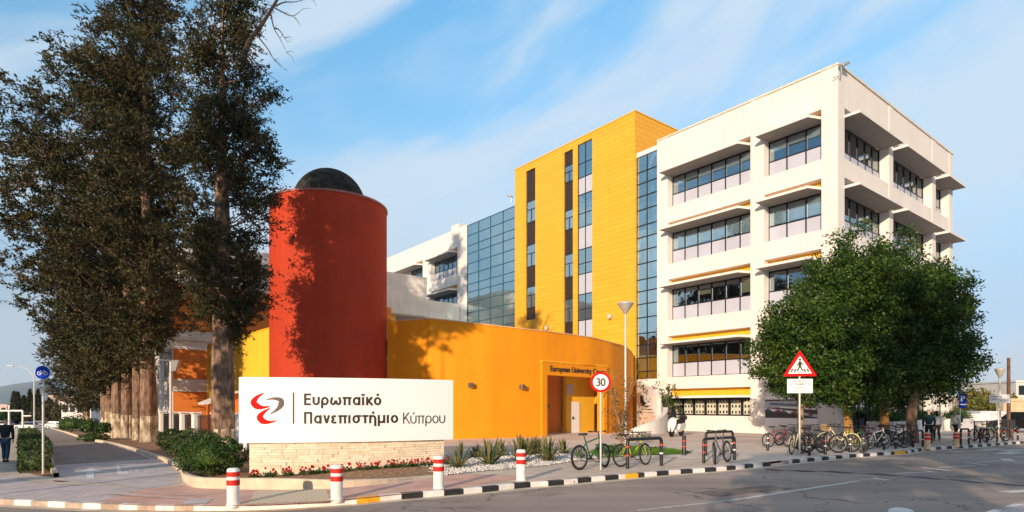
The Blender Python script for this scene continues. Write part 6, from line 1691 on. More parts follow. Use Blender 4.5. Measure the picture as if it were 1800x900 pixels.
# red flowers
FL = [(449, 833), (477, 833), (507, 833), (540, 834), (567, 834), (605, 833), (637, 833), (660, 832), (683, 832), (697, 831), (716, 831), (731, 829), (751, 829), (782, 826)]
FLB = ['leftmost red flower clump under the name sign', 'second red flower clump from the left under the name sign', 'third red flower clump from the left under the name sign', 'fourth red flower clump from the left under the name sign', 'red flower clump just left of the middle bollard', 'red flower clump just right of the middle bollard', 'red flower clump under the long word on the sign', 'red flower clump at the centre right of the bed', 'red flower clump below the last letters of the long word', 'low red flower clump beside the taller ones at right', 'taller red flower clump below the thin lettering', 'red flower clump third from the right end', 'red flower clump left of the right hand bollard', 'red flower clump at the right end corner of the stone base']
for i, (px, py) in enumerate(FL):
    g = G(px, py); k_ = smooth((px-340)/440.0); g.z = gz(g.x)+.23-.2*k_
    t_, _z = on_panel(px, py); q_ = sarc(t_); gg_ = (sarc(t_+.01)-sarc(t_-.01)).normalized(); nn_ = Vector((gg_.y, -gg_.x)); q_ = q_+nn_*.42; q_ = q_*1.0; g = Vector(((px-CX)/F*q_.y, q_.y, 0)); g.z = gz(g.x)+.04; rr = random.Random(i+100)
    e = empty('flower_clump', g, 0, FLB[i], 'flowers', 'red flowers in the bed under the name sign')
    w = rr.uniform(.12, .22)
    foliage_box('leaves', e, (-w, w, -.1, .1, -.02, .08), 24, .07, .04, M['box'], i+200, clump=.04, per=9)
    m_ = MB()
    for k in range(rr.randint(5, 9)):
        cx_, cy_, cz_ = rr.uniform(-w, w), rr.uniform(-.1, .06), rr.uniform(.10, .24); rp_ = rr.uniform(.026, .042)
        for j in range(6):
            a = j*PI/3+rr.random()*.4; t = rr.uniform(.1, .9)
            m_.add([(cx_, cy_, cz_), (cx_+rp_*math.cos(a-.5), cy_-.02+rp_*.4*math.sin(a), cz_+rp_*math.sin(a-.5)), (cx_+rp_*1.3*math.cos(a), cy_-.035, cz_+rp_*1.3*math.sin(a)), (cx_+rp_*math.cos(a+.5), cy_-.02, cz_+rp_*math.sin(a+.5))], [(0, 1, 2, 3)])
    m_.build('petals', M['petal'], e)
# small garden tree by the lamp, vine by the scooter
def sparse_tree(base, H, R_, n, seed, name, label, mt, per=14, stems=5, leaf=.12, zl_=.25):
    rng = np.random.default_rng(seed); rr = random.Random(seed); e = empty(name, base, 0, label, 'tree' if 'tree' in name else 'shrub')
    m_ = MB(); C = []
    for s_ in range(stems):
        a = 2*PI*s_/stems+rr.uniform(-.4, .4); tip = Vector((R_*.7*math.cos(a), R_*.7*math.sin(a), H*rr.uniform(.7, 1)))
        mid = Vector((tip.x*.25, tip.y*.25, H*.4)); ln = spl([Vector((0, 0, -.1)), Vector((0, 0, H*.15)), mid, tip], 5); m_.tube(ln, [.05*(1-.85*i/(len(ln)-1)) for i in range(len(ln))], 6)
        for k in range(int(n/stems)):
            t = rr.uniform(zl_, 1); p = ln[int(t*(len(ln)-1))]; q = p+Vector((rr.gauss(0, 1), rr.gauss(0, 1), rr.gauss(0, .6)))*R_*.28; m_.tube([p, q], [.012, .004], 4, caps=False); C.append(q)
    m_.build('stems', M['bark2'], e, sm=True)
    C = np.array([c[:] for c in C]); P = np.repeat(C, per, 0)+rng.normal(0, .13, (len(C)*per, 3))
    V, Fq = leaf_quads(P, rand_dirs(len(P), rng), leaf, leaf*.5, rng); link('foliage', np_mesh('foliage', V, Fq, M[mt]), e); return e
M['rusty'] = leaf_mat('rusty_foliage', (.05, .05, .015), (.14, .085, .03), (.24, .11, .04), 1.5, .2)
sparse_tree(G(1091, 789), 3.9, 1.15, 70, 5, 'small_garden_tree', 'small sparse reddish tree with thin stems between the two parked bicycles', 'rusty', per=12)
bush('low_shrub', 1076, 0, 60, 14, 'low dark green shrub at the foot of the small reddish tree', 12, Y=24.0, n=500, leaf=.08)
p = at(1163, 745, 47.5); p.z = 0
sparse_tree(p, 3.9, 1.7, 110, 6, 'climbing_shrub', 'dark bushy shrub against the white wall behind the scooter', 'fig', per=20, leaf=.2)
# planters right side
planter(1585, 1660, 40.5, 47.0, .95, 'white planter with dark shrubs behind the dark trunk and walking man')
planter(1560, 1592, 36.4, 37.5, 1.0, 'white planter box between the second ochre trunk and the dark trunk')
planter(1686, 1712, 47.0, 49.5, .95, 'white planter with shrubs behind the person in white')
M['cargl'] = mat('car_glass', (.015, .02, .025), .12, spec=.5)
# ================================================================ bicycles
def make_wheel(Rw, fat, rim_mat):
    t = MB(); t.torus((0, 0, 0), Rw-fat, fat, 'y', 36, 8)
    r = MB(); r.torus((0, 0, 0), Rw-2.3*fat, fat*.45, 'y', 36, 6)
    for i in range(20):
        a = 2*PI*i/20; b_ = a+.35*(1 if i % 2 else -1); y = .03*(1 if i % 2 else -1)
        r.tube([(.03*math.cos(b_), y, .03*math.sin(b_)), ((Rw-2.5*fat)*math.cos(a), 0, (Rw-2.5*fat)*math.sin(a))], .0028, 3, caps=False)
    r.tube([(0, -.045, 0), (0, .045, 0)], .025, 8)
    return t.mesh('tyre', M['rubber'], True), r.mesh('rim', rim_mat, True)
W_MESH = {}
def bicycle(pos, yaw, label, fcol, style='mtb', scale=1.0, basket=None, tilt=0.0, steer=0.2, grp='bicycles parked along the kerb and around the street trees', rim='alloy', fat=.026):
    Rw = .34; wb = 1.06
    e = empty('bicycle', pos, yaw, label, 'bicycle', grp); e.rotation_euler = (tilt, 0, yaw); e.scale = (scale,)*3
    key = (rim, fat)
    if key not in W_MESH: W_MESH[key] = make_wheel(Rw, fat, M[rim])
    tm_, rm__ = W_MESH[key]
    rear = Vector((-wb/2, 0, Rw)); front = Vector((wb/2, 0, Rw)); bb = Vector((-.08, 0, .29))
    st = Vector((-.26, 0, .80)) if style != 'city' else Vector((-.27, 0, .78)); hb = Vector((.33, 0, .88)); ht = hb+Vector((.04, 0, -.15))
    seat = st+Vector((-.05, 0, .16))
    for c, st_ in ((rear, 0), (front, steer)):
        w_ = empty('wheel', c, st_); w_.parent = e
        link('tyre', tm_, w_); link('rim', rm__, w_)
        if style == 'city':
            m_ = MB(); m_.torus((0, 0, 0), Rw+.025, .016, 'y', 18, 5, a0=.3, a1=2.9); m_.build('mudguard', fcol, w_, sm=True)
    f = MB(); rt = .019
    if style == 'city':
        f.tube([bb, st], rt, 8); f.tube(spl([ht, ht+Vector((-.18, 0, -.28)), bb+Vector((.12, 0, .06)), bb], 4), rt, 8); f.tube(spl([hb, hb+Vector((-.2, 0, -.26)), bb+Vector((.08, 0, .18)), bb+Vector((-.05, 0, .16))], 4), rt*.9, 8)
    else:
        f.tube([bb, st], rt, 8); f.tube([ht, bb], rt*1.15, 8); f.tube([hb-Vector((-.01, 0, .04)), st-Vector((-.02, 0, .08))], rt, 8)
    f.tube([hb+Vector((-.015, 0, .05)), ht], rt*1.2, 8)
    for s_ in (-1, 1):
        o_ = Vector((0, s_*.055, 0)); f.tube([bb+o_*.5, rear+o_], .011, 6); f.tube([st-Vector((-.02, 0, .08)), rear+o_], .010, 6)
        a_ = ht; b_ = front+o_; f.tube(spl([a_+Vector((0, 0, -.01)), a_+o_+Vector((.02, 0, -.06)), b_], 4), [.018]*5+[.012]*4, 6)
    f.build('frame', fcol, e, sm=True)
    s_ = MB(); s_.tube([st-Vector((0, 0, .02)), seat-Vector((0, 0, .03))], .013, 8)
    P = [(-.14, .075), (-.10, .085), (0, .055), (.13, .02), (.14, 0), (.13, -.02), (0, -.055), (-.10, -.085), (-.14, -.075)]
    s_.prism(P, -.03, .02, M=Matrix.Translation(seat)); s_.build('saddle', M['rubber'], e)
    h = MB(); top = hb+Vector((-.03, 0, .12)); h.tube([hb, top], .014, 8)
    if style == 'city': h.tube(spl([top+Vector((-.16, .28, .02)), top+Vector((-.02, .26, .05)), top+Vector((.04, .1, .03)), top+Vector((.04, -.1, .03)), top+Vector((-.02, -.26, .05)), top+Vector((-.16, -.28, .02))], 4), .012, 7)
    else: h.tube(spl([top+Vector((-.04, .31, .02)), top+Vector((.0, .15, .02)), top+Vector((.02, 0, 0)), top+Vector((.0, -.15, .02)), top+Vector((-.04, -.31, .02))], 4), .013, 7)
    for q in (-1, 1):
        h.tube([top+Vector((-.04, q*.31, .02)), top+Vector((-.03, q*.20, .02))] if style != 'city' else [top+Vector((-.18, q*.283, .02)), top+Vector((-.10, q*.272, .035))], .019, 7); h.tube([top+Vector((0, q*.2, .01)), top+Vector((.07, q*.27, -.02))], .006, 4)
    h.tube(spl([top+Vector((0, .12, 0)), top+Vector((.14, .06, .02)), ht+Vector((.06, 0, .02))], 4), .004, 4)
    h.build('handlebar', M['black'], e, sm=True)
    c = MB(); c.tube([bb+Vector((0, -.06, 0)), bb+Vector((0, .06, 0))], .028, 10); c.torus(bb+Vector((0, -.055, 0)), .085, .006, 'y', 20, 5)
    for k in range(5): a = k*2*PI/5; c.tube([bb+Vector((0, -.055, 0)), bb+Vector((.085*math.cos(a), -.055, .085*math.sin(a)))], .006, 4)
    for q, a in ((-1, -.6), (1, -.6+PI)):
        d = Vector((math.cos(a), 0, math.sin(a)))*.17; p0 = bb+Vector((0, q*.07, 0)); c.tube([p0, p0+d], .010, 5); pp_ = p0+d; c.box(pp_.x-.045, pp_.x+.045, min(pp_.y, pp_.y+q*.09), max(pp_.y, pp_.y+q*.09), pp_.z-.012, pp_.z+.012)
    rc_ = rear+Vector((0, -.055, 0)); c.torus(rc_, .045, .008, 'y', 16, 5); c.tube([bb+Vector((0, -.055, .085)), rc_+Vector((0, 0, .045))], .005, 4); c.tube([bb+Vector((0, -.055, -.085)), rc_+Vector((.02, 0, -.09)), rc_+Vector((0, 0, -.045))], .005, 4)
    c.build('crankset', M['black'], e, sm=True)
    if basket:
        b_ = MB(); o_ = top+Vector((.20, 0, -.10)); hx, hy, hz_ = .15, .17, .13
        for z in np.linspace(-hz_, hz_, 5):
            sc_ = .85+.15*(z+hz_)/(2*hz_); L4 = [(o_.x-hx*sc_, -hy*sc_, o_.z+z), (o_.x+hx*sc_, -hy*sc_, o_.z+z), (o_.x+hx*sc_, hy*sc_, o_.z+z), (o_.x-hx*sc_, hy*sc_, o_.z+z)]; b_.tube(L4+[L4[0]], .006, 4)
        for i in range(9):
            u = -1+2*i/8
            for (xa, ya) in ((u*hx, -hy), (u*hx, hy), (-hx, u*hy), (hx, u*hy)): b_.tube([(o_.x+xa*.85, ya*.85, o_.z-hz_), (o_.x+xa, ya, o_.z+hz_)], .004, 3, caps=False)
        b_.box(o_.x-hx*.85, o_.x+hx*.85, -hy*.85, hy*.85, o_.z-hz_-.005, o_.z-hz_+.005)
        b_.build('basket', basket, e)
    return e
c_ = lambda n, col, r=.35: mat(n, col, r, var=.05, coat=.3)
PF = dict(green=c_('green_bike_paint', (.008, .09, .04)), black=M['black'], grey=c_('grey_bike_paint', (.10, .10, .11)), cream=c_('cream_bike_paint', (.70, .62, .42)), lime=c_('lime_bike_paint', (.42, .48, .04)), red=c_('red_bike_paint', (.20, .012, .02)), white=c_('white_bike_paint', (.72, .71, .68)), blue=c_('blue_bike_paint', (.03, .07, .22)), sand=c_('sandy_wicker', (.45, .30, .12), .8))
def bk(px, py, yaw, label, **k):
    g = G(px, py); return bicycle(g, R(yaw), label, **k)
# pair by the 30 sign: positions from wheel contacts
def bk2(pr, pf, label, **k):
    a_ = G(*pr); b_ = G(*pf); d = b_-a_; sc_ = d.length/1.06; sc_ = max(.95, min(1.12, sc_)); m_ = (a_+b_)/2
    return bicycle(m_, math.atan2(d.y, d.x), label, scale=sc_, **k)
bk2((1016, 827), (1066, 821.5), 'green and black mountain bicycle behind the 30 sign pole', fcol=PF['green'], fat=.032, tilt=R(-3))
bk2((1092, 821), (1135, 817.5), 'pale yellow and black bicycle with a dark front basket at the hoop rack', fcol=PF['lime'], basket=M['black'], tilt=R(-3))
bicycle(G(1268, 814.5), math.atan2(-.80, -.66), 'lone grey bicycle parked between two black hoop racks', fcol=PF['grey'], steer=.45, tilt=R(3), scale=1.1, fat=.03)
# cluster under the trees
bk(1368, 786, 12, 'grey bicycle with a red front part, leftmost of the cluster under the trees', fcol=PF['red'])
bk(1399, 797.5, 48, 'cream bicycle in front of the pedestrian sign pole', fcol=PF['cream'], style='city', steer=.4)
bk(1418, 790, 28, 'dark grey bicycle leaning behind the pedestrian sign pole', fcol=PF['grey'], steer=-.3, tilt=R(6))
bk(1446, 796, 172, 'black bicycle with fat tyres and the biggest looking wheel of the cluster', fcol=PF['black'], scale=1.14, fat=.034)
bk(1437, 785, 150, 'black bicycle behind the fat tyred one, handlebar turned', fcol=PF['black'], steer=.5, basket=M['black'])
bk(1474, 793, 118, 'cream step through bicycle with a wicker basket beside the left ochre trunk', fcol=PF['cream'], style='city', basket=PF['sand'], scale=1.1)
bk(1500, 794, 100, 'lime green bicycle seen nearly end on, right of the left ochre trunk', fcol=PF['lime'], steer=.3)
bk(1515, 789, 75, 'dark green bicycle in the crowded middle of the cluster', fcol=PF['green'], steer=-.4, tilt=R(4))
bk(1527, 787, 60, 'dark red bicycle between the two ochre trunks', fcol=PF['red'], style='city')
bk(1543, 789, 20, 'white rimmed bicycle with a lime front part in front of the second ochre trunk', fcol=PF['white'], rim='paintw')
bk(1536, 781, 160, 'blue bicycle at the back of the cluster', fcol=PF['blue'])
bk(1566, 787, 165, 'black bicycle in front of the second ochre trunk', fcol=PF['black'], steer=.3)
bk(1580, 783, 25, 'grey bicycle at the right end of the cluster', fcol=PF['grey'])
bk(1722, 776, 80, 'dark bicycle locked to the far hoop rack, left one of two', fcol=PF['black'], grp='bicycles at the far hoop racks')
bk(1752, 775, 95, 'dark bicycle locked to the far hoop rack below the right hand lamp', fcol=PF['green'], grp='bicycles at the far hoop racks')
for px, py, yw_, col, lb in [(1385, 783, 20, 'black', 'black bicycle at the back, left of the pedestrian sign pole'), (1427, 797, 200, 'black', 'black bicycle lying close behind the red banded bollard'), (1460, 788, 15, 'grey', 'dark grey bicycle behind the cream basket bicycle'), (1507, 784, 140, 'black', 'black bicycle at the back beside the left ochre trunk'), (1549, 784, 35, 'black', 'black bicycle leaning on the second ochre trunk'), (1572, 780, 120, 'blue', 'dark blue bicycle at the back right of the second ochre trunk'), (1592, 785, 30, 'black', 'last black bicycle of the cluster, nearest the dark trunk')]:
    bk(px, py, yw_, lb, fcol=PF[col], steer=.3, tilt=R(4), rim='black')
# ================================================================ scooter
g = G(1189, 767.5)
e = empty('motor_scooter', g, R(-128), 'white motor scooter with a black seat parked facing the camera by the white wall', 'motor scooter')
wh = M['paintw']; Rs = .30; e.scale = (1.12, 1.12, 1.12)
for x in (-.68, .68):
    w_ = empty('wheel', (x, 0, Rs)); w_.parent = e
    m_ = MB(); m_.torus((0, 0, 0), Rs-.075, .075, 'y', 28, 10); m_.build('tyre', M['rubber'], w_, sm=True)
    m_ = MB(); m_.tube([(0, -.05, 0), (0, .05, 0)], .16, 16); m_.build('rim', M['black'], w_, sm=True)
m_ = MB(); sec = [(.82, .30, .13, .05), (.74, .55, .22, .12), (.62, .80, .26, .16), (.50, 1.0, .22, .14), (.40, 1.10, .12, .08)]
def loft(mb, secs, n=12):
    vs = []; fs = []
    for x, z, hw, hl in secs:
        for k in range(n): a = 2*PI*k/n; vs.append((x+hl*math.cos(a), hw*math.sin(a), z))
    for i in range(len(secs)-1):
        for k in range(n): fs.append((i*n+k, i*n+(k+1) % n, (i+1)*n+(k+1) % n, (i+1)*n+k))
    fs += [tuple(range(n)), tuple((len(secs)-1)*n+k for k in range(n))]; mb.add(vs, fs)
loft(m_, sec); m_.build('front_fairing', wh, e, sm=True)
m_ = MB(); m_.torus((.68, 0, Rs), Rs+.02, .05, 'y', 14, 8, a0=.1, a1=2.6); m_.build('mudguard', wh, e, sm=True)
m_ = MB(); m_.prism([(-.95, .62), (-.80, .42), (-.35, .30), (.42, .26), (.46, .40), (.02, .42), (-.12, .72), (-.85, .78)], -.19, .19, M=Matrix(((1, 0, 0, 0), (0, 0, 1, 0), (0, 1, 0, 0), (0, 0, 0, 1)))); m_.build('body', wh, e)
m_ = MB(); m_.prism([(-.92, .785), (-.10, .73), (-.04, .80), (-.3, .86), (-.42, .95), (-.88, .97)], -.16, .16, M=Matrix(((1, 0, 0, 0), (0, 0, 1, 0), (0, 1, 0, 0), (0, 0, 0, 1)))); m_.build('seat', M['rubber'], e)
m_ = MB(); m_.tube(spl([Vector((.30, .36, 1.08)), Vector((.38, .2, 1.12)), Vector((.42, 0, 1.10)), Vector((.38, -.2, 1.12)), Vector((.30, -.36, 1.08))], 4), .02, 8); m_.build('handlebar', M['black'], e, sm=True)
m_ = MB(); vs = [(.48, -.2, 1.05), (.48, .2, 1.05), (.36, .15, 1.42), (.36, -.15, 1.42)]; m_.add(vs+[(x-.01, y, z) for x, y, z in vs], [(0, 1, 2, 3), (7, 6, 5, 4), (0, 4, 5, 1), (2, 6, 7, 3), (1, 5, 6, 2), (0, 3, 7, 4)]); m_.build('windshield', M['cargl'], e)
for s_ in (-1, 1):
    m_ = MB(); m_.tube([(.36, s_*.22, 1.12), (.38, s_*.34, 1.30)], .01, 5); m_.cham(.34, .37, s_*.34-.07, s_*.34+.07, 1.27, 1.36, .012); m_.build('mirror', M['black'], e)
    m_ = MB(); m_.add([(.80, s_*.04, .62), (.78, s_*.19, .68), (.70, s_*.20, .80), (.75, s_*.05, .72)], [(0, 1, 2, 3)]); m_.build('headlight', M['glassb'], e)
    m_ = MB(); m_.tube([(.60, s_*.09, .62), (.68, s_*.09, Rs)], .025, 8); m_.build('fork', M['black'], e)
m_ = MB(); m_.cham(-1.15, -.80, -.2, .2, .92, 1.2, .06); m_.build('top_box', M['black'], e)
# ================================================================ cars
def car(pos, yaw, label, paint, grp=None, L_=4.2, W_=1.75, H_=1.48, kind=0, detail=True):
    e = empty('parked_car', pos, yaw, label, 'car', grp)
    body = [(-2.08, .30), (-2.10, .62), (-2.02, .86), (-1.2, .92), (1.05, .90), (1.85, .76), (2.08, .60), (2.08, .30)]
    if kind == 1: body = [(-2.08, .30), (-2.10, .70), (-2.04, .95), (-1.9, 1.0), (1.0, .95), (1.9, .80), (2.08, .62), (2.08, .30)]
    gl = [(-1.75, .90), (-1.25, 1.40), (-.9, 1.46), (.35, 1.44), (.75, 1.30), (1.25, .88)] if kind == 0 else [(-2.0, .98), (-1.85, 1.42), (-1.6, 1.52), (.2, 1.50), (.6, 1.36), (1.2, .94)]
    def arch(P):
        out = []
        for (x0, z0) in P: out.append((x0, z0))
        for cx_ in (1.30, -1.28):
            for a in np.linspace(0, PI, 9): out.append((cx_+.37*math.cos(a), .30+.37*math.sin(a)))
        return out
    P = arch(body); hw = W_/2
    Mx = Matrix(((1, 0, 0, 0), (0, 0, 1, 0), (0, 1, 0, 0), (0, 0, 0, 1)))
    m_ = MB(); n = len(P); ys_ = [-hw, -hw+.05, hw-.05, hw]; vs = []
    for j, y in enumerate(ys_):
        ins_ = .05 if j in (0, 3) else 0
        for (x, z) in P: cxm, czm = 0, .55; vs.append((x*(1-ins_*.3), y, z if z < .5 else z-ins_*.6))
    fs = [tuple(range(n)), tuple(3*n+i for i in range(n-1, -1, -1))]
    for j in range(3):
        for i in range(n): fs.append((j*n+i, j*n+(i+1) % n, (j+1)*n+(i+1) % n, (j+1)*n+i))
    m_.add(vs, fs); m_.build('body', paint, e)
    m_ = MB(); hw2 = hw-.16; n = len(gl); vs = [(x, -hw+.06, z) if z < 1.1 else (x, -hw2, z) for x, z in gl]+[(x, hw-.06, z) if z < 1.1 else (x, hw2, z) for x, z in gl]
    m_.add(vs, [tuple(range(n)), tuple(range(2*n-1, n-1, -1))]+[(i, (i+1) % n, n+(i+1) % n, n+i) for i in range(n)]); m_.build('windows', M['cargl'], e)
    m_ = MB(); rp_ = gl[1:-1]; vs = []
    for y in (-hw2-.004, hw2+.004):
        for x, z in rp_: vs.append((x, y, z+.012))
        for x, z in rp_[::-1]: vs.append((x, y, z-.05))
    k_ = len(rp_)*2; m_.add(vs, [tuple(range(k_)), tuple(range(2*k_-1, k_-1, -1))]+[(i, (i+1) % k_, k_+(i+1) % k_, k_+i) for i in range(k_)]); m_.build('roof', paint, e)
    for cx_ in (1.30, -1.28):
        for s_ in (-1, 1):
            w_ = empty('wheel', (cx_, s_*(hw-.12), .31)); w_.parent = e
            m_ = MB(); m_.torus((0, 0, 0), .22, .09, 'y', 20, 8); m_.build('tyre', M['rubber'], w_, sm=True)
            m_ = MB(); m_.tube([(0, -.06, 0), (0, .06, 0)], .17, 14); m_.build('rim', M['chrome'], w_, sm=True)
    for s_ in (-1, 1):
        m_ = MB(); m_.cham(1.98, 2.07, s_*.62-.18, s_*.62+.18, .56, .70, .02); m_.build('headlight', M['lens'], e)
        m_ = MB(); m_.cham(-2.11, -2.02, s_*.68-.12, s_*.68+.12, .64, .84, .02); m_.build('tail_light', M['signr'], e)
    return e
M['lens'] = mat('lamp_lens', (.6, .6, .6), .1, spec=.8)
cp_ = dict(w=mat('white_car_paint', (.66, .66, .68), .25, coat=.8, var=.02), s=mat('silver_car_paint', (.38, .40, .42), .25, coat=.8, var=.02, metal=.4), k=mat('black_car_paint', (.012, .012, .015), .2, coat=.9, var=.1), b=mat('blue_car_paint', (.05, .09, .16), .25, coat=.8, var=.02))
car(Vector((PX(1800, 44)+.9, 45.2, 0)), R(95), 'dark car parked at the right picture edge behind the hoop racks', cp_['k'], kind=1)
FC = [(8, 128, 168, 'w', 'distant white car at the left picture edge, above the walking man'), (47, 118, 178, 'w', 'long white distant car left of the cycle sign pole'), (75, 128, 12, 's', 'distant silver car just right of the cycle sign pole'), (88, 126, 168, 's', 'distant silver car, second right of the cycle sign pole'), (101, 118, 8, 'w', 'distant white car nearest the round shrubs'), (30, 150, 0, 'b', 'distant dark car behind the white ones'), (118, 134, 5, 'w', 'distant white car behind the round shrubs')]
for px, Y, yw_, c, lb in FC:
    x = PX(px, Y); car(Vector((x, Y, gz(x)-.12)), R(yw_), lb, cp_[c], grp='distant cars parked far left')
# ================================================================ people
def skin_mesh(name, verts, edges, radii, material, parent, sub=2, root=0):
    me = bpy.data.meshes.new(name); me.from_pydata([tuple(v) for v in verts], edges, []); o = bpy.data.objects.new(name, me); COL.objects.link(o)
    md = o.modifiers.new('s', 'SKIN'); md.use_smooth_shade = True
    sv = me.skin_vertices[0].data
    for i, r in enumerate(radii):
        sv[i].radius = (r, r) if not isinstance(r, tuple) else r
        sv[i].use_root = (i == root)
    s2 = o.modifiers.new('sub', 'SUBSURF'); s2.levels = sub; s2.render_levels = sub
    dg = bpy.context.evaluated_depsgraph_get(); dg.update(); nm = bpy.data.meshes.new_from_object(o.evaluated_get(dg)); bpy.data.objects.remove(o)
    nm.name = name; nm.materials.clear(); nm.materials.append(material)
    for p in nm.polygons: p.use_smooth = True
    return link(name, nm, parent)
def person(pos, yaw, label, H=1.75, top='cloth', legs='denim', lf=.28, rf=-.22, armL=(.0, -.05), armR=(.0, -.05), lean=.03, hair='short', bag=None, hoodie=False, skirt=False, head_turn=0):
    """faces +x in local space; lf/rf: forward offset of left/right foot (stride)"""
    e = empty('person', pos, yaw, label, 'person'); k = H/1.75; e.scale = (k, k, k)
    hip = Vector((0, 0, .95)); ch = Vector((lean, 0, 1.28)); nk = Vector((lean*1.3, 0, 1.47)); hd = Vector((lean*1.5+.02, 0, 1.60)); tp_ = Vector((lean*1.5+.02, 0, 1.69))
    V = [hip, ch, nk, hd, tp_]; E = [(0, 1), (1, 2), (2, 3), (3, 4)]; Rr = [.105, .105, .05, .085, .07]
    joints = {}
    for s_, f, tag_ in ((1, lf, 'L'), (-1, rf, 'R')):
        h_ = Vector((0, s_*.09, .90)); ft = Vector((f, s_*.09, .08 if f > 0 else .10)); kn = (h_+ft)/2+Vector((.05+abs(f)*.12, 0, .02)); toe = ft+Vector((.16, 0, -.045))
        i0 = len(V); V += [h_, kn, ft, toe]; E += [(0, i0), (i0, i0+1), (i0+1, i0+2), (i0+2, i0+3)]; Rr += [.09, .058, .042, .035]; joints['leg'+tag_] = (h_, kn, ft, toe)
    for s_, (fx, oz), tag_ in ((1, armL, 'L'), (-1, armR, 'R')):
        sh = Vector((lean*1.1, s_*.185, 1.41)); el = sh+Vector((fx*.5-.02, s_*.06, -.28+oz*.3)); wr = el+Vector((.06+fx, s_*-.01, -.24+max(0, fx)*.5+oz)); pm_ = wr+(wr-el).normalized()*.07
        i0 = len(V); V += [sh, el, wr, pm_]; E += [(1, i0), (i0, i0+1), (i0+1, i0+2), (i0+2, i0+3)]; Rr += [.055, .040, .027, .032]; joints['arm'+tag_] = (sh, el, wr, pm_)
        d = (wr-el).normalized(); side = Vector((0, 1, 0))
        for j in range(5):
            o_ = Vector((1, 0, 0))*(-.03+.02*j) if j < 4 else Vector((.045, 0, 0)); ln = (.075, .085, .08, .062, .05)[j]
            st_ = pm_+o_*.8 if j < 4 else wr+d*.03+Vector((.025, 0, 0)); m1 = st_+d*ln*.5+o_*.15-Vector((0, s_*.006, 0)); m2 = m1+d*ln*.5-Vector((0, s_*.02, 0))
            i1 = len(V); V += [m1, m2]; E += [(i0+3 if j < 4 else i0+2, i1), (i1, i1+1)]; Rr += [.0095, .008]
    skin_mesh('body', V, E, Rr, M['skin'], e, 1)
    # face features and ears
    m_ = MB(); hc = hd
    m_.add([(hc.x+.082, -.012, hc.z-.005), (hc.x+.082, .012, hc.z-.005), (hc.x+.108, 0, hc.z-.012), (hc.x+.084, 0, hc.z+.03)], [(0, 1, 2), (0, 2, 3), (1, 3, 2)]); m_.build('nose', M['skin'], e)
    m_ = MB()
    for s_ in (-1, 1): m_.lathe([(.001, -.02), (.018, 0), (.001, .02)], 8, c=(hc.x, s_*.088, hc.z))
    m_.build('ears', M['skin'], e, sm=True)
    m_ = MB()
    for s_ in (-1, 1): m_.lathe([(.001, -.008), (.010, 0), (.001, .008)], 8, c=(hc.x+.078, s_*.03, hc.z+.02))
    m_.box(hc.x+.076, hc.x+.086, -.022, .022, hc.z-.048, hc.z-.042); m_.build('eyes_and_mouth', M['hair'], e, sm=True)
    # hair
    hv = [hd+Vector((-.022, 0, .035)), hd+Vector((-.02, 0, .065))]; hr = [.088, .078]; he = [(0, 1)]
    if hair == 'long': hv += [hd+Vector((-.075, 0, -.08)), hd+Vector((-.085, 0, -.20))]; hr += [.07, .05]; he += [(0, 2), (2, 3)]
    skin_mesh('hair', hv, he, hr, M['hair'], e, 2)
    # jacket
    tV = [Vector((0, 0, .93)), Vector((lean*.4, 0, 1.08)), ch+Vector((0, 0, .02)), nk-Vector((0, 0, .035))]; tE = [(0, 1), (1, 2), (2, 3)]; tR = [.165, .150, .175, .075]
    for tg in 'LR':
        sh, el, wr, pm_ = joints['arm'+tg]; i0 = len(tV); tV += [sh, el, wr]; tE += [(2, i0), (i0, i0+1), (i0+1, i0+2)]; tR += [.075, .058, .044]
    if hoodie: i0 = len(tV); tV.append(nk+Vector((-.06, 0, 0))); tE.append((3, i0)); tR.append(.075)
    skin_mesh('jacket', tV, tE, tR, M[top], e, 2)
    # trousers
    lV = [Vector((0, 0, .93))]; lE = []; lR = [.145]
    for tg in 'LR':
        h_, kn, ft, toe = joints['leg'+tg]; i0 = len(lV); lV += [h_-Vector((0, 0, .04)), kn, ft+Vector((0, 0, .03))]; lE += [(0, i0), (i0, i0+1), (i0+1, i0+2)]; lR += [.098, .072, .060]
    skin_mesh('trousers', lV, lE, lR, M[legs], e, 2)
    for tg in 'LR':
        h_, kn, ft, toe = joints['leg'+tg]; skin_mesh('shoe', [ft+Vector((-.05, 0, -.03)), ft+Vector((.05, 0, -.035)), toe+Vector((0, 0, .005))], [(0, 1), (1, 2)], [(.045, .05), (.045, .045), (.040, .032)], M['rubber'], e, 2)
    return e
def backpack(pos, yaw, label, m, k=1.0):
    e = empty('backpack', pos, yaw, label, 'bag'); q = MB()
    q.cham(-.26, -.11, -.16, .16, 1.02, 1.45, .05); q.build('main_compartment', m, e)
    q = MB(); q.cham(-.31, -.262, -.12, .12, 1.05, 1.26, .02); q.build('front_pocket', m, e)
    q = MB()
    for s_ in (-1, 1): q.tube(spl([Vector((-.14, s_*.10, 1.40)), Vector((.0, s_*.12, 1.50)), Vector((.14, s_*.12, 1.36)), Vector((.10, s_*.14, 1.12)), Vector((-.12, s_*.13, 1.06))], 4), .018, 6)
    q.build('straps', m, e); return e
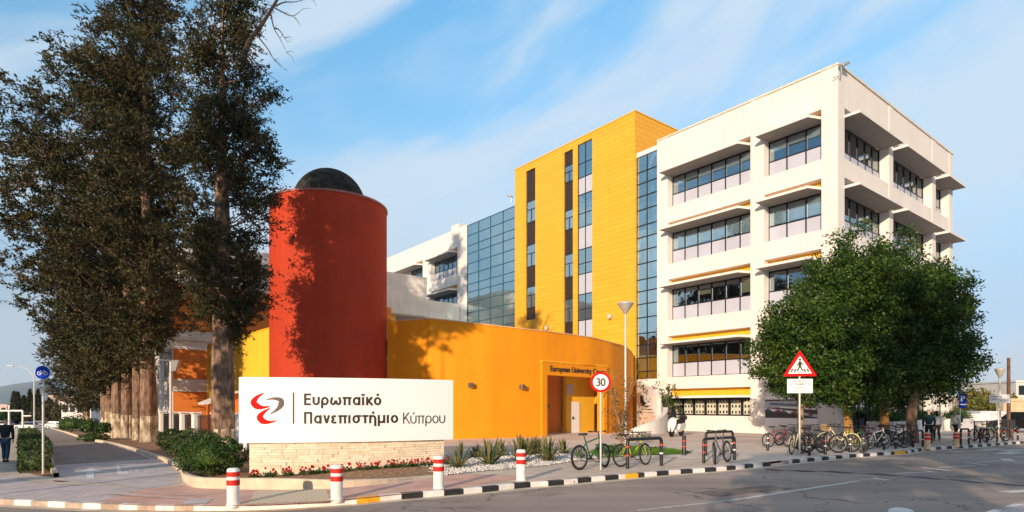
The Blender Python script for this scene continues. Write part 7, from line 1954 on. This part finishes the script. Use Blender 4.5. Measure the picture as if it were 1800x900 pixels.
# man on the left, walking away from the camera
g = G(9, 813); person(g, R(112), 'man in a black hooded jacket and blue jeans walking away on the left footway', H=1.74, top='cloth', legs='denim', lf=.16, rf=-.10, armL=(.02, 0), armR=(-.02, 0), hoodie=True)
g = G(1633, 779.5); person(g, R(62), 'broad man in dark clothes walking away past the dark tree trunk', H=1.80, top='clothg', legs='cloth', lf=.20, rf=-.16); M1 = g.copy()
g = G(1647, 775); person(g, R(80), 'person in a white top and dark trousers half hidden behind the broad man', H=1.68, top='clothw', legs='cloth', lf=.1, rf=-.1, hair='long')
g = G(1682, 775.5); person(g, R(-165), 'person in a white top carrying a dark backpack, beside the sandy bollard', H=1.72, top='clothw', legs='cloth', lf=.26, rf=-.2, lean=.10); backpack(g+Vector((.0, 0, 0)), R(-165), 'dark green backpack on the back of the person in white', M['clothg'])
# ================================================================ background
HAZE_FAR = []
# mountains: one ridge mesh far behind, real depth
def ridge(pts, Y, depth, name, material, seed=1):
    rng = np.random.default_rng(seed)
    xs = np.array([p[0] for p in pts], float); ysx = np.array([p[1] for p in pts], float)
    n = 260; px = np.linspace(xs[0], xs[-1], n); py = np.interp(px, xs, ysx)+rng.normal(0, .35, n)
    V = []; rows = 9
    for r in range(rows):
        f = r/(rows-1); yy = Y-depth*(1-f)
        for i in range(n):
            zt = EYE-(py[i]-HZ)/F*Y; z = (zt+30)*f**.8*(1+.12*math.sin(i*.35+r*1.7)*(1-f))-30
            V.append(((px[i]-CX)/F*Y, yy, z))
    for i in range(n): V.append(((px[i]-CX)/F*Y, Y+depth, -30))
    Fq = [(r*n+i, r*n+i+1, (r+1)*n+i+1, (r+1)*n+i) for r in range(rows) for i in range(n-1)]
    me = np_mesh(name, np.array(V), np.array(Fq), material); me.polygons.foreach_set('use_smooth', [True]*len(me.polygons)); return tag(link(name, me), kind='structure')
M['hill'] = mat('hill_scrub', (.13, .15, .12), .95, col2=(.20, .20, .15), scale=.004)
ridge([(-500, 716), (-300, 700), (-160, 690), (-60, 684), (0, 681), (20, 676), (50, 672), (70, 669), (85, 667), (92, 668), (100, 674), (115, 683), (128, 693), (150, 702), (200, 709), (300, 714), (420, 720)], 5200, 900, 'mountain', M['hill'])
# far buildings
def block(name, px0, px1, pyt, Y, dep, label, material, rows=0, cols=0, zb=None, roof=None):
    x0, x1 = PX(px0, Y), PX(px1, Y); zt = zpx(pyt, Y); zb = gz(x0)-.5 if zb is None else zb
    e = empty(name, (x0, Y, zb), 0, label, 'building'); h = zt-zb; w_ = x1-x0
    m_ = MB(); m_.box(0, w_, 0, dep, 0, h); m_.build('wall', material, e)
    m_ = MB(); m_.box(-.15, w_+.15, -.15, dep+.15, h+.002, h+.3); m_.build('parapet', roof or material, e)
    for r in range(rows):
        for c in range(cols):
            cw = w_/cols; rh = h/rows; a = c*cw+cw*.22; b_ = (c+1)*cw-cw*.22; z0 = r*rh+rh*.35; z1 = r*rh+rh*.8
            f = MB(); f.box(a, b_, -.06, -.003, z0-.08, z0); f.box(a, b_, -.06, -.003, z1, z1+.08); f.box(a-.08, a, -.06, -.003, z0-.08, z1+.08); f.box(b_, b_+.08, -.06, -.003, z0-.08, z1+.08); fo = f.build('window', M['frame'], e)
            g_ = MB(); g_.box(a, b_, -.03, -.004, z0, z1); g_.build('pane', M['cargl'], fo)
    return e
pk = mat('pinkish_render', (.56, .42, .36), .85, var=.05, stain=.1); wh2 = mat('far_white_render', (.62, .60, .58), .85, var=.05, stain=.1); tn = mat('tan_render', (.55, .42, .27), .85, var=.08, stain=.1)
block('far_building', 86, 132, 697, 170, 14, 'distant pinkish building above the round clipped shrubs', pk, 2, 5)
block('far_building', 108, 160, 708, 120, 10, 'distant white building right of the pinkish one', wh2, 2, 4)
block('far_building', 14, 84, 714, 210, 12, 'distant long low white building behind the far cypresses', wh2, 1, 9)
block('far_building', -60, 12, 712, 240, 12, 'distant low pale building at the left picture edge', pk, 1, 6)
# pale blue hoarding/bus shelter frames
e = empty('white_pipe_barrier', (PX(0, 62), 62, gz(PX(0, 62))-.1), 0, 'white pipe frame barrier far left behind the walking man', 'barrier')
m_ = MB(); hh = zpx(722, 62)-e.location.z; w_ = PX(40, 62)-PX(-30, 62); x0 = PX(-30, 62)-e.location.x
m_.tube([(x0, 0, hh), (x0+w_, 0, hh)], .09, 8); m_.build('top_rail', M['paintw'], e)
for px in (-28, 16, 40): m_ = MB(); x = PX(px, 62)-e.location.x; m_.tube([(x, 0, 0), (x, 0, hh)], .09, 8); m_.build('post', M['paintw'], e)
m_ = MB(); x = PX(40, 62)-e.location.x; m_.tube([(x, 0, hh*.8), (PX(55, 62)-e.location.x, 0, hh*.8)], .07, 8); m_.build('side_rail', M['paintw'], e)
# far slim cypresses
def slim_cypress(px, pyt, Y, w, seed, label):
    x = PX(px, Y); b_ = Vector((x, Y, gz(x)-.2)); H = zpx(pyt, Y)-b_.z; rng = np.random.default_rng(seed); e = empty('slim_cypress', b_, 0, label, 'tree', 'slim distant cypresses in front of the mountain')
    m_ = MB(); m_.tube([(0, 0, 0), (0, 0, H*.9)], [.25, .05], 6); m_.build('trunk', M['bark'], e)
    n = 900; z = H*(1-rng.beta(1.1, 1.6, n)*0+0); z = rng.uniform(.06, 1, n); r = w*(1-z)**.55*np.minimum(1, (z+.12)*3)*rng.uniform(.3, 1, n)**.4; a = rng.uniform(0, 6.28, n)
    P = np.stack([r*np.cos(a), r*np.sin(a), z*H], 1); V, Fq = leaf_quads(P, rand_dirs(n, rng, .9), .9, .45, rng); link('crown', np_mesh('crown', V, Fq, M['cyp']), e)
SC = [(24.5, 689, 'leftmost slim distant cypress'), (31.5, 690, 'second slim distant cypress from the left'), (42.5, 696, 'short slim distant cypress, third from the left'), (52.5, 685, 'tall slim distant cypress, fourth from the left'), (61.5, 694, 'slim distant cypress between the two tallest ones'), (67, 685, 'tall slim distant cypress nearest the cycle sign pole'), (79, 706, 'short slim cypress just right of the cycle sign pole'), (86.5, 700, 'slim distant cypress left of the pinkish building'), (93, 708, 'short slim distant cypress before the pinkish building'), (101, 712, 'short slim distant cypress on the right end of the group'), (48, 706, 'lowest slim distant cypress in the middle of the group')]
for i, (px, py, lb) in enumerate(SC): slim_cypress(px, py, 140+3*(i % 4), .95, 300+i, lb)
def far_tree(px, pyt, w, Y, label, seed, mt='fig', zb=None, name='distant_tree', n=1400):
    x = PX(px, Y); b_ = Vector((x, Y, gz(x)-.2)); H = zpx(pyt, Y)-b_.z; W_ = w/F*Y/2; rng = np.random.default_rng(seed); e = empty(name, b_, 0, label, 'tree', 'distant rounded trees')
    m_ = MB(); m_.tube([(0, 0, 0), (0, 0, H*.6)], [.2, .1], 6)
    for k in range(5): a = k*1.3; m_.tube([(0, 0, H*.35), (W_*.5*math.cos(a), W_*.5*math.sin(a), H*.7)], [.09, .03], 5)
    m_.build('trunk', M['bark2'], e)
    C = rand_dirs(60, rng)*rng.uniform(.5, .95, (60, 1))*np.array([W_, W_, H*.38])+np.array([0, 0, H*.62]); P = np.repeat(C, n//60, 0)+rng.normal(0, 1, (60*(n//60), 3))*np.array([W_*.16, W_*.16, H*.09]); l = .35*Y/60
    V, Fq = leaf_quads(P, rand_dirs(len(P), rng), l, l*.6, rng); link('crown', np_mesh('crown', V, Fq, M[mt]), e)
for i, (px, py, w, Y, lb, mt) in enumerate([(8, 722, 40, 135, 'distant dark tree at the left picture edge', 'fig'), (38, 702, 22, 175, 'distant round tree behind the slim cypresses', 'fig'), (92, 712, 40, 132, 'distant dark tree mass behind the cycle sign', 'cyp'), (110, 716, 28, 128, 'distant dark tree in front of the pinkish building', 'cyp'), (28, 724, 44, 138, 'distant low dark tree behind the white cars', 'cyp'), (62, 724, 50, 139, 'distant low tree under the tall slim cypresses', 'cyp')]): far_tree(px, py, w, Y, lb, 400+i, mt)
M['autumn'] = leaf_mat('yellowing_foliage', (.07, .09, .02), (.16, .16, .03), (.30, .22, .05), .5, .25)
for i, (px, py, w, Y, lb) in enumerate([(1708, 688, 32, 78, 'yellow green tree just right of the parking sign'), (1733, 692, 40, 84, 'yellow green tree behind the white direction board'), (1718, 704, 60, 74, 'low bushy tree above the green container'), (1783, 699, 18, 90, 'small yellowing tree right of the wooden pole')]): far_tree(px, py, w, Y, lb, 420+i, 'autumn', n=2400)
# right side: container, white box, walls, far house
e = block('green_container', 1690, 1724, 727, 62, 3, 'dark green site container behind the metal railing', mat('container_green', (.03, .10, .09), .6, var=.1), zb=-.1)
e['category'] = 'container'
e = block('white_cabin', 1724, 1764, 728, 60, 3, 'white cabin with vertical seams right of the green container', mat('white_cabin_panels', (.56, .57, .60), .6, var=.04), zb=-.1); e['category'] = 'cabin'
e = block('tan_wall', 1764, 1900, 705, 66, 1, 'tall tan wall at the right picture edge behind the dark car', tn, zb=-.1); e['category'] = 'wall'
block('far_building', 1786, 1860, 672, 95, 12, 'distant white building with a blue window at the right picture edge', wh2, 2, 3, zb=-.1)
block('far_building', 1700, 1786, 698, 140, 12, 'distant low tan building behind the yellow green trees', tn, 1, 6, zb=-.1)
block('far_building', 1755, 1830, 700, 120, 9, 'distant tan building above the tan wall, beside the wooden pole', tn, 1, 4, zb=-.1)
e = empty('low_white_wall', (PX(1700, 57), 57, 0), 0, 'low white wall with faded marks between the planter and the railing', 'wall'); m_ = MB(); m_.cham(0, PX(1740, 57)-PX(1700, 57), 0, .3, -.1, 1.25, .03); m_.build('wall', M['white2'], e)
# ================================================================ air
hz = MB(); hz.box(-4200, 3200, -80, 6300, -40, 900); m, nt, out = new_mat('air'); pv = nt.nodes.new('ShaderNodeVolumePrincipled'); pv.inputs['Density'].default_value = HAZE; pv.inputs['Color'].default_value = (.66, .84, 1.0, 1); pv.inputs['Anisotropy'].default_value = .2
nt.links.new(pv.outputs[0], out.inputs['Volume']); tag(hz.build('haze', m), 'faint blue haze over the distance', 'haze', kind='stuff')
# ================================================================ camera, light, sky
cam = bpy.data.cameras.new('camera'); co = bpy.data.objects.new('camera', cam); COL.objects.link(co)
co.location = (0, 0, EYE); co.rotation_euler = (R(90), 0, 0)
cam.sensor_width = 36; cam.lens = 36*F/1800; cam.shift_y = (HZ-450)/1800; cam.clip_end = 20000; cam.clip_start = .05
scn.camera = co
SUN_EL = 13.5; SDX, SDY = -0.385, -0.925     # towards the sun, horizontally
sd = Vector((SDX, SDY, 0)).normalized()*math.cos(R(SUN_EL)); sd.z = math.sin(R(SUN_EL))
sl = bpy.data.lights.new('sun', 'SUN'); sl.energy = 4.4; sl.angle = R(.5); sl.color = (1.0, .78, .56)
so = bpy.data.objects.new('sun', sl); COL.objects.link(so); so.rotation_euler = sd.to_track_quat('Z', 'Y').to_euler()
wd = bpy.data.worlds.new('World'); scn.world = wd; wd.use_nodes = True; nt = wd.node_tree; N = nt.nodes.new; L = nt.links.new
for n in list(nt.nodes): nt.nodes.remove(n)
out = N('ShaderNodeOutputWorld'); bg = N('ShaderNodeBackground'); bg.inputs[1].default_value = .15; L(bg.outputs[0], out.inputs[0])
sky = N('ShaderNodeTexSky'); sky.sky_type = 'NISHITA'; sky.sun_disc = False; sky.sun_elevation = R(SUN_EL); sky.sun_rotation = math.atan2(SDX, SDY)
sky.air_density = 1.0; sky.dust_density = .3; sky.ozone_density = 1.6; sky.altitude = 100
tc = N('ShaderNodeTexCoord')
# wispy cirrus laid out in azimuth / elevation of the sky direction
sp = N('ShaderNodeSeparateXYZ'); L(tc.outputs['Generated'], sp.inputs[0])
def mth(op, a, b=None, c=None):
    n = N('ShaderNodeMath'); n.operation = op
    for i, v in enumerate((a, b, c)):
        if v is None: continue
        if isinstance(v, (int, float)): n.inputs[i].default_value = v
        else: L(v, n.inputs[i])
    return n.outputs[0]
az = mth('ARCTAN2', sp.outputs[0], sp.outputs[1]); el = mth('ARCSINE', sp.outputs[2])
al = mth('ADD', mth('MULTIPLY', az, math.cos(R(24))), mth('MULTIPLY', el, math.sin(R(24))))
ac = mth('ADD', mth('MULTIPLY', az, -math.sin(R(24))), mth('MULTIPLY', el, math.cos(R(24))))
cb_ = N('ShaderNodeCombineXYZ'); L(mth('MULTIPLY', al, 1.5), cb_.inputs[0]); L(mth('MULTIPLY', ac, 5.0), cb_.inputs[1]); cb_.inputs[2].default_value = CLOUD_LOC[0]
wn = N('ShaderNodeTexNoise'); wn.inputs['Scale'].default_value = 1.3; wn.inputs['Detail'].default_value = 4; L(cb_.outputs[0], wn.inputs[0])
wv = N('ShaderNodeVectorMath'); wv.operation = 'MULTIPLY_ADD'; wv.inputs[1].default_value = (.5, .9, .3); L(wn.outputs['Color'], wv.inputs[0]); L(cb_.outputs[0], wv.inputs[2])
n1 = N('ShaderNodeTexNoise'); n1.inputs['Scale'].default_value = 1.6; n1.inputs['Detail'].default_value = 9; n1.inputs['Roughness'].default_value = .52; L(wv.outputs[0], n1.inputs[0])
g1 = mth('DIVIDE', mth('SUBTRACT', ac, .335), .085); g1 = mth('EXPONENT', mth('MULTIPLY', mth('MULTIPLY', g1, g1), -1.0))
g2 = mth('DIVIDE', mth('SUBTRACT', ac, .10), .05); g2 = mth('MULTIPLY', mth('EXPONENT', mth('MULTIPLY', mth('MULTIPLY', g2, g2), -1.0)), .6)
g = mth('ADD', g1, g2)
cv = mth('ADD', n1.outputs['Fac'], mth('MULTIPLY', g, .18))
r1 = N('ShaderNodeMapRange'); r1.inputs[1].default_value = .35; r1.inputs[2].default_value = .68; r1.interpolation_type = 'SMOOTHSTEP'; L(cv, r1.inputs[0])
mm = mth('MULTIPLY', r1.outputs[0], .78)
tr_ = N('ShaderNodeValToRGB'); L(sp.outputs[2], tr_.inputs[0]); e_ = tr_.color_ramp.elements
e_[0].position = 0; e_[0].color = (.28, .29, .50, 1); e_[1].position = .55; e_[1].color = (.42, .80, .86, 1)
q_ = e_.new(.11); q_.color = (.36, .35, .43, 1); q_ = e_.new(.285); q_.color = (.60, .68, .66, 1)
tint = N('ShaderNodeMix'); tint.data_type = 'RGBA'; tint.blend_type = 'MULTIPLY'; tint.inputs[0].default_value = 1; L(sky.outputs[0], tint.inputs[6]); L(tr_.outputs[0], tint.inputs[7])
sc2 = N('ShaderNodeVectorMath'); sc2.operation = 'SCALE'; L(tint.outputs[2], sc2.inputs[0]); bk_ = N('ShaderNodeMapRange'); bk_.inputs[1].default_value = -.25; bk_.inputs[2].default_value = .35; bk_.inputs[3].default_value = .75; bk_.inputs[4].default_value = 2.0; L(sp.outputs[1], bk_.inputs[0]); L(bk_.outputs[0], sc2.inputs['Scale'])
mix = N('ShaderNodeMix'); mix.data_type = 'RGBA'; L(mm, mix.inputs[0]); L(sc2.outputs[0], mix.inputs[6]); mix.inputs[7].default_value = CLOUDC
L(mix.outputs[2], bg.inputs[0])
vs_ = scn.view_settings; vs_.view_transform = 'Standard'; vs_.look = 'None'; vs_.gamma = 1; vs_.exposure = EXPO; vs_.use_curve_mapping = False
scn.render.engine = 'CYCLES'
scn.cycles.max_bounces = 8; scn.cycles.transparent_max_bounces = 12
scn.render.resolution_x = 1024; scn.render.resolution_y = 512
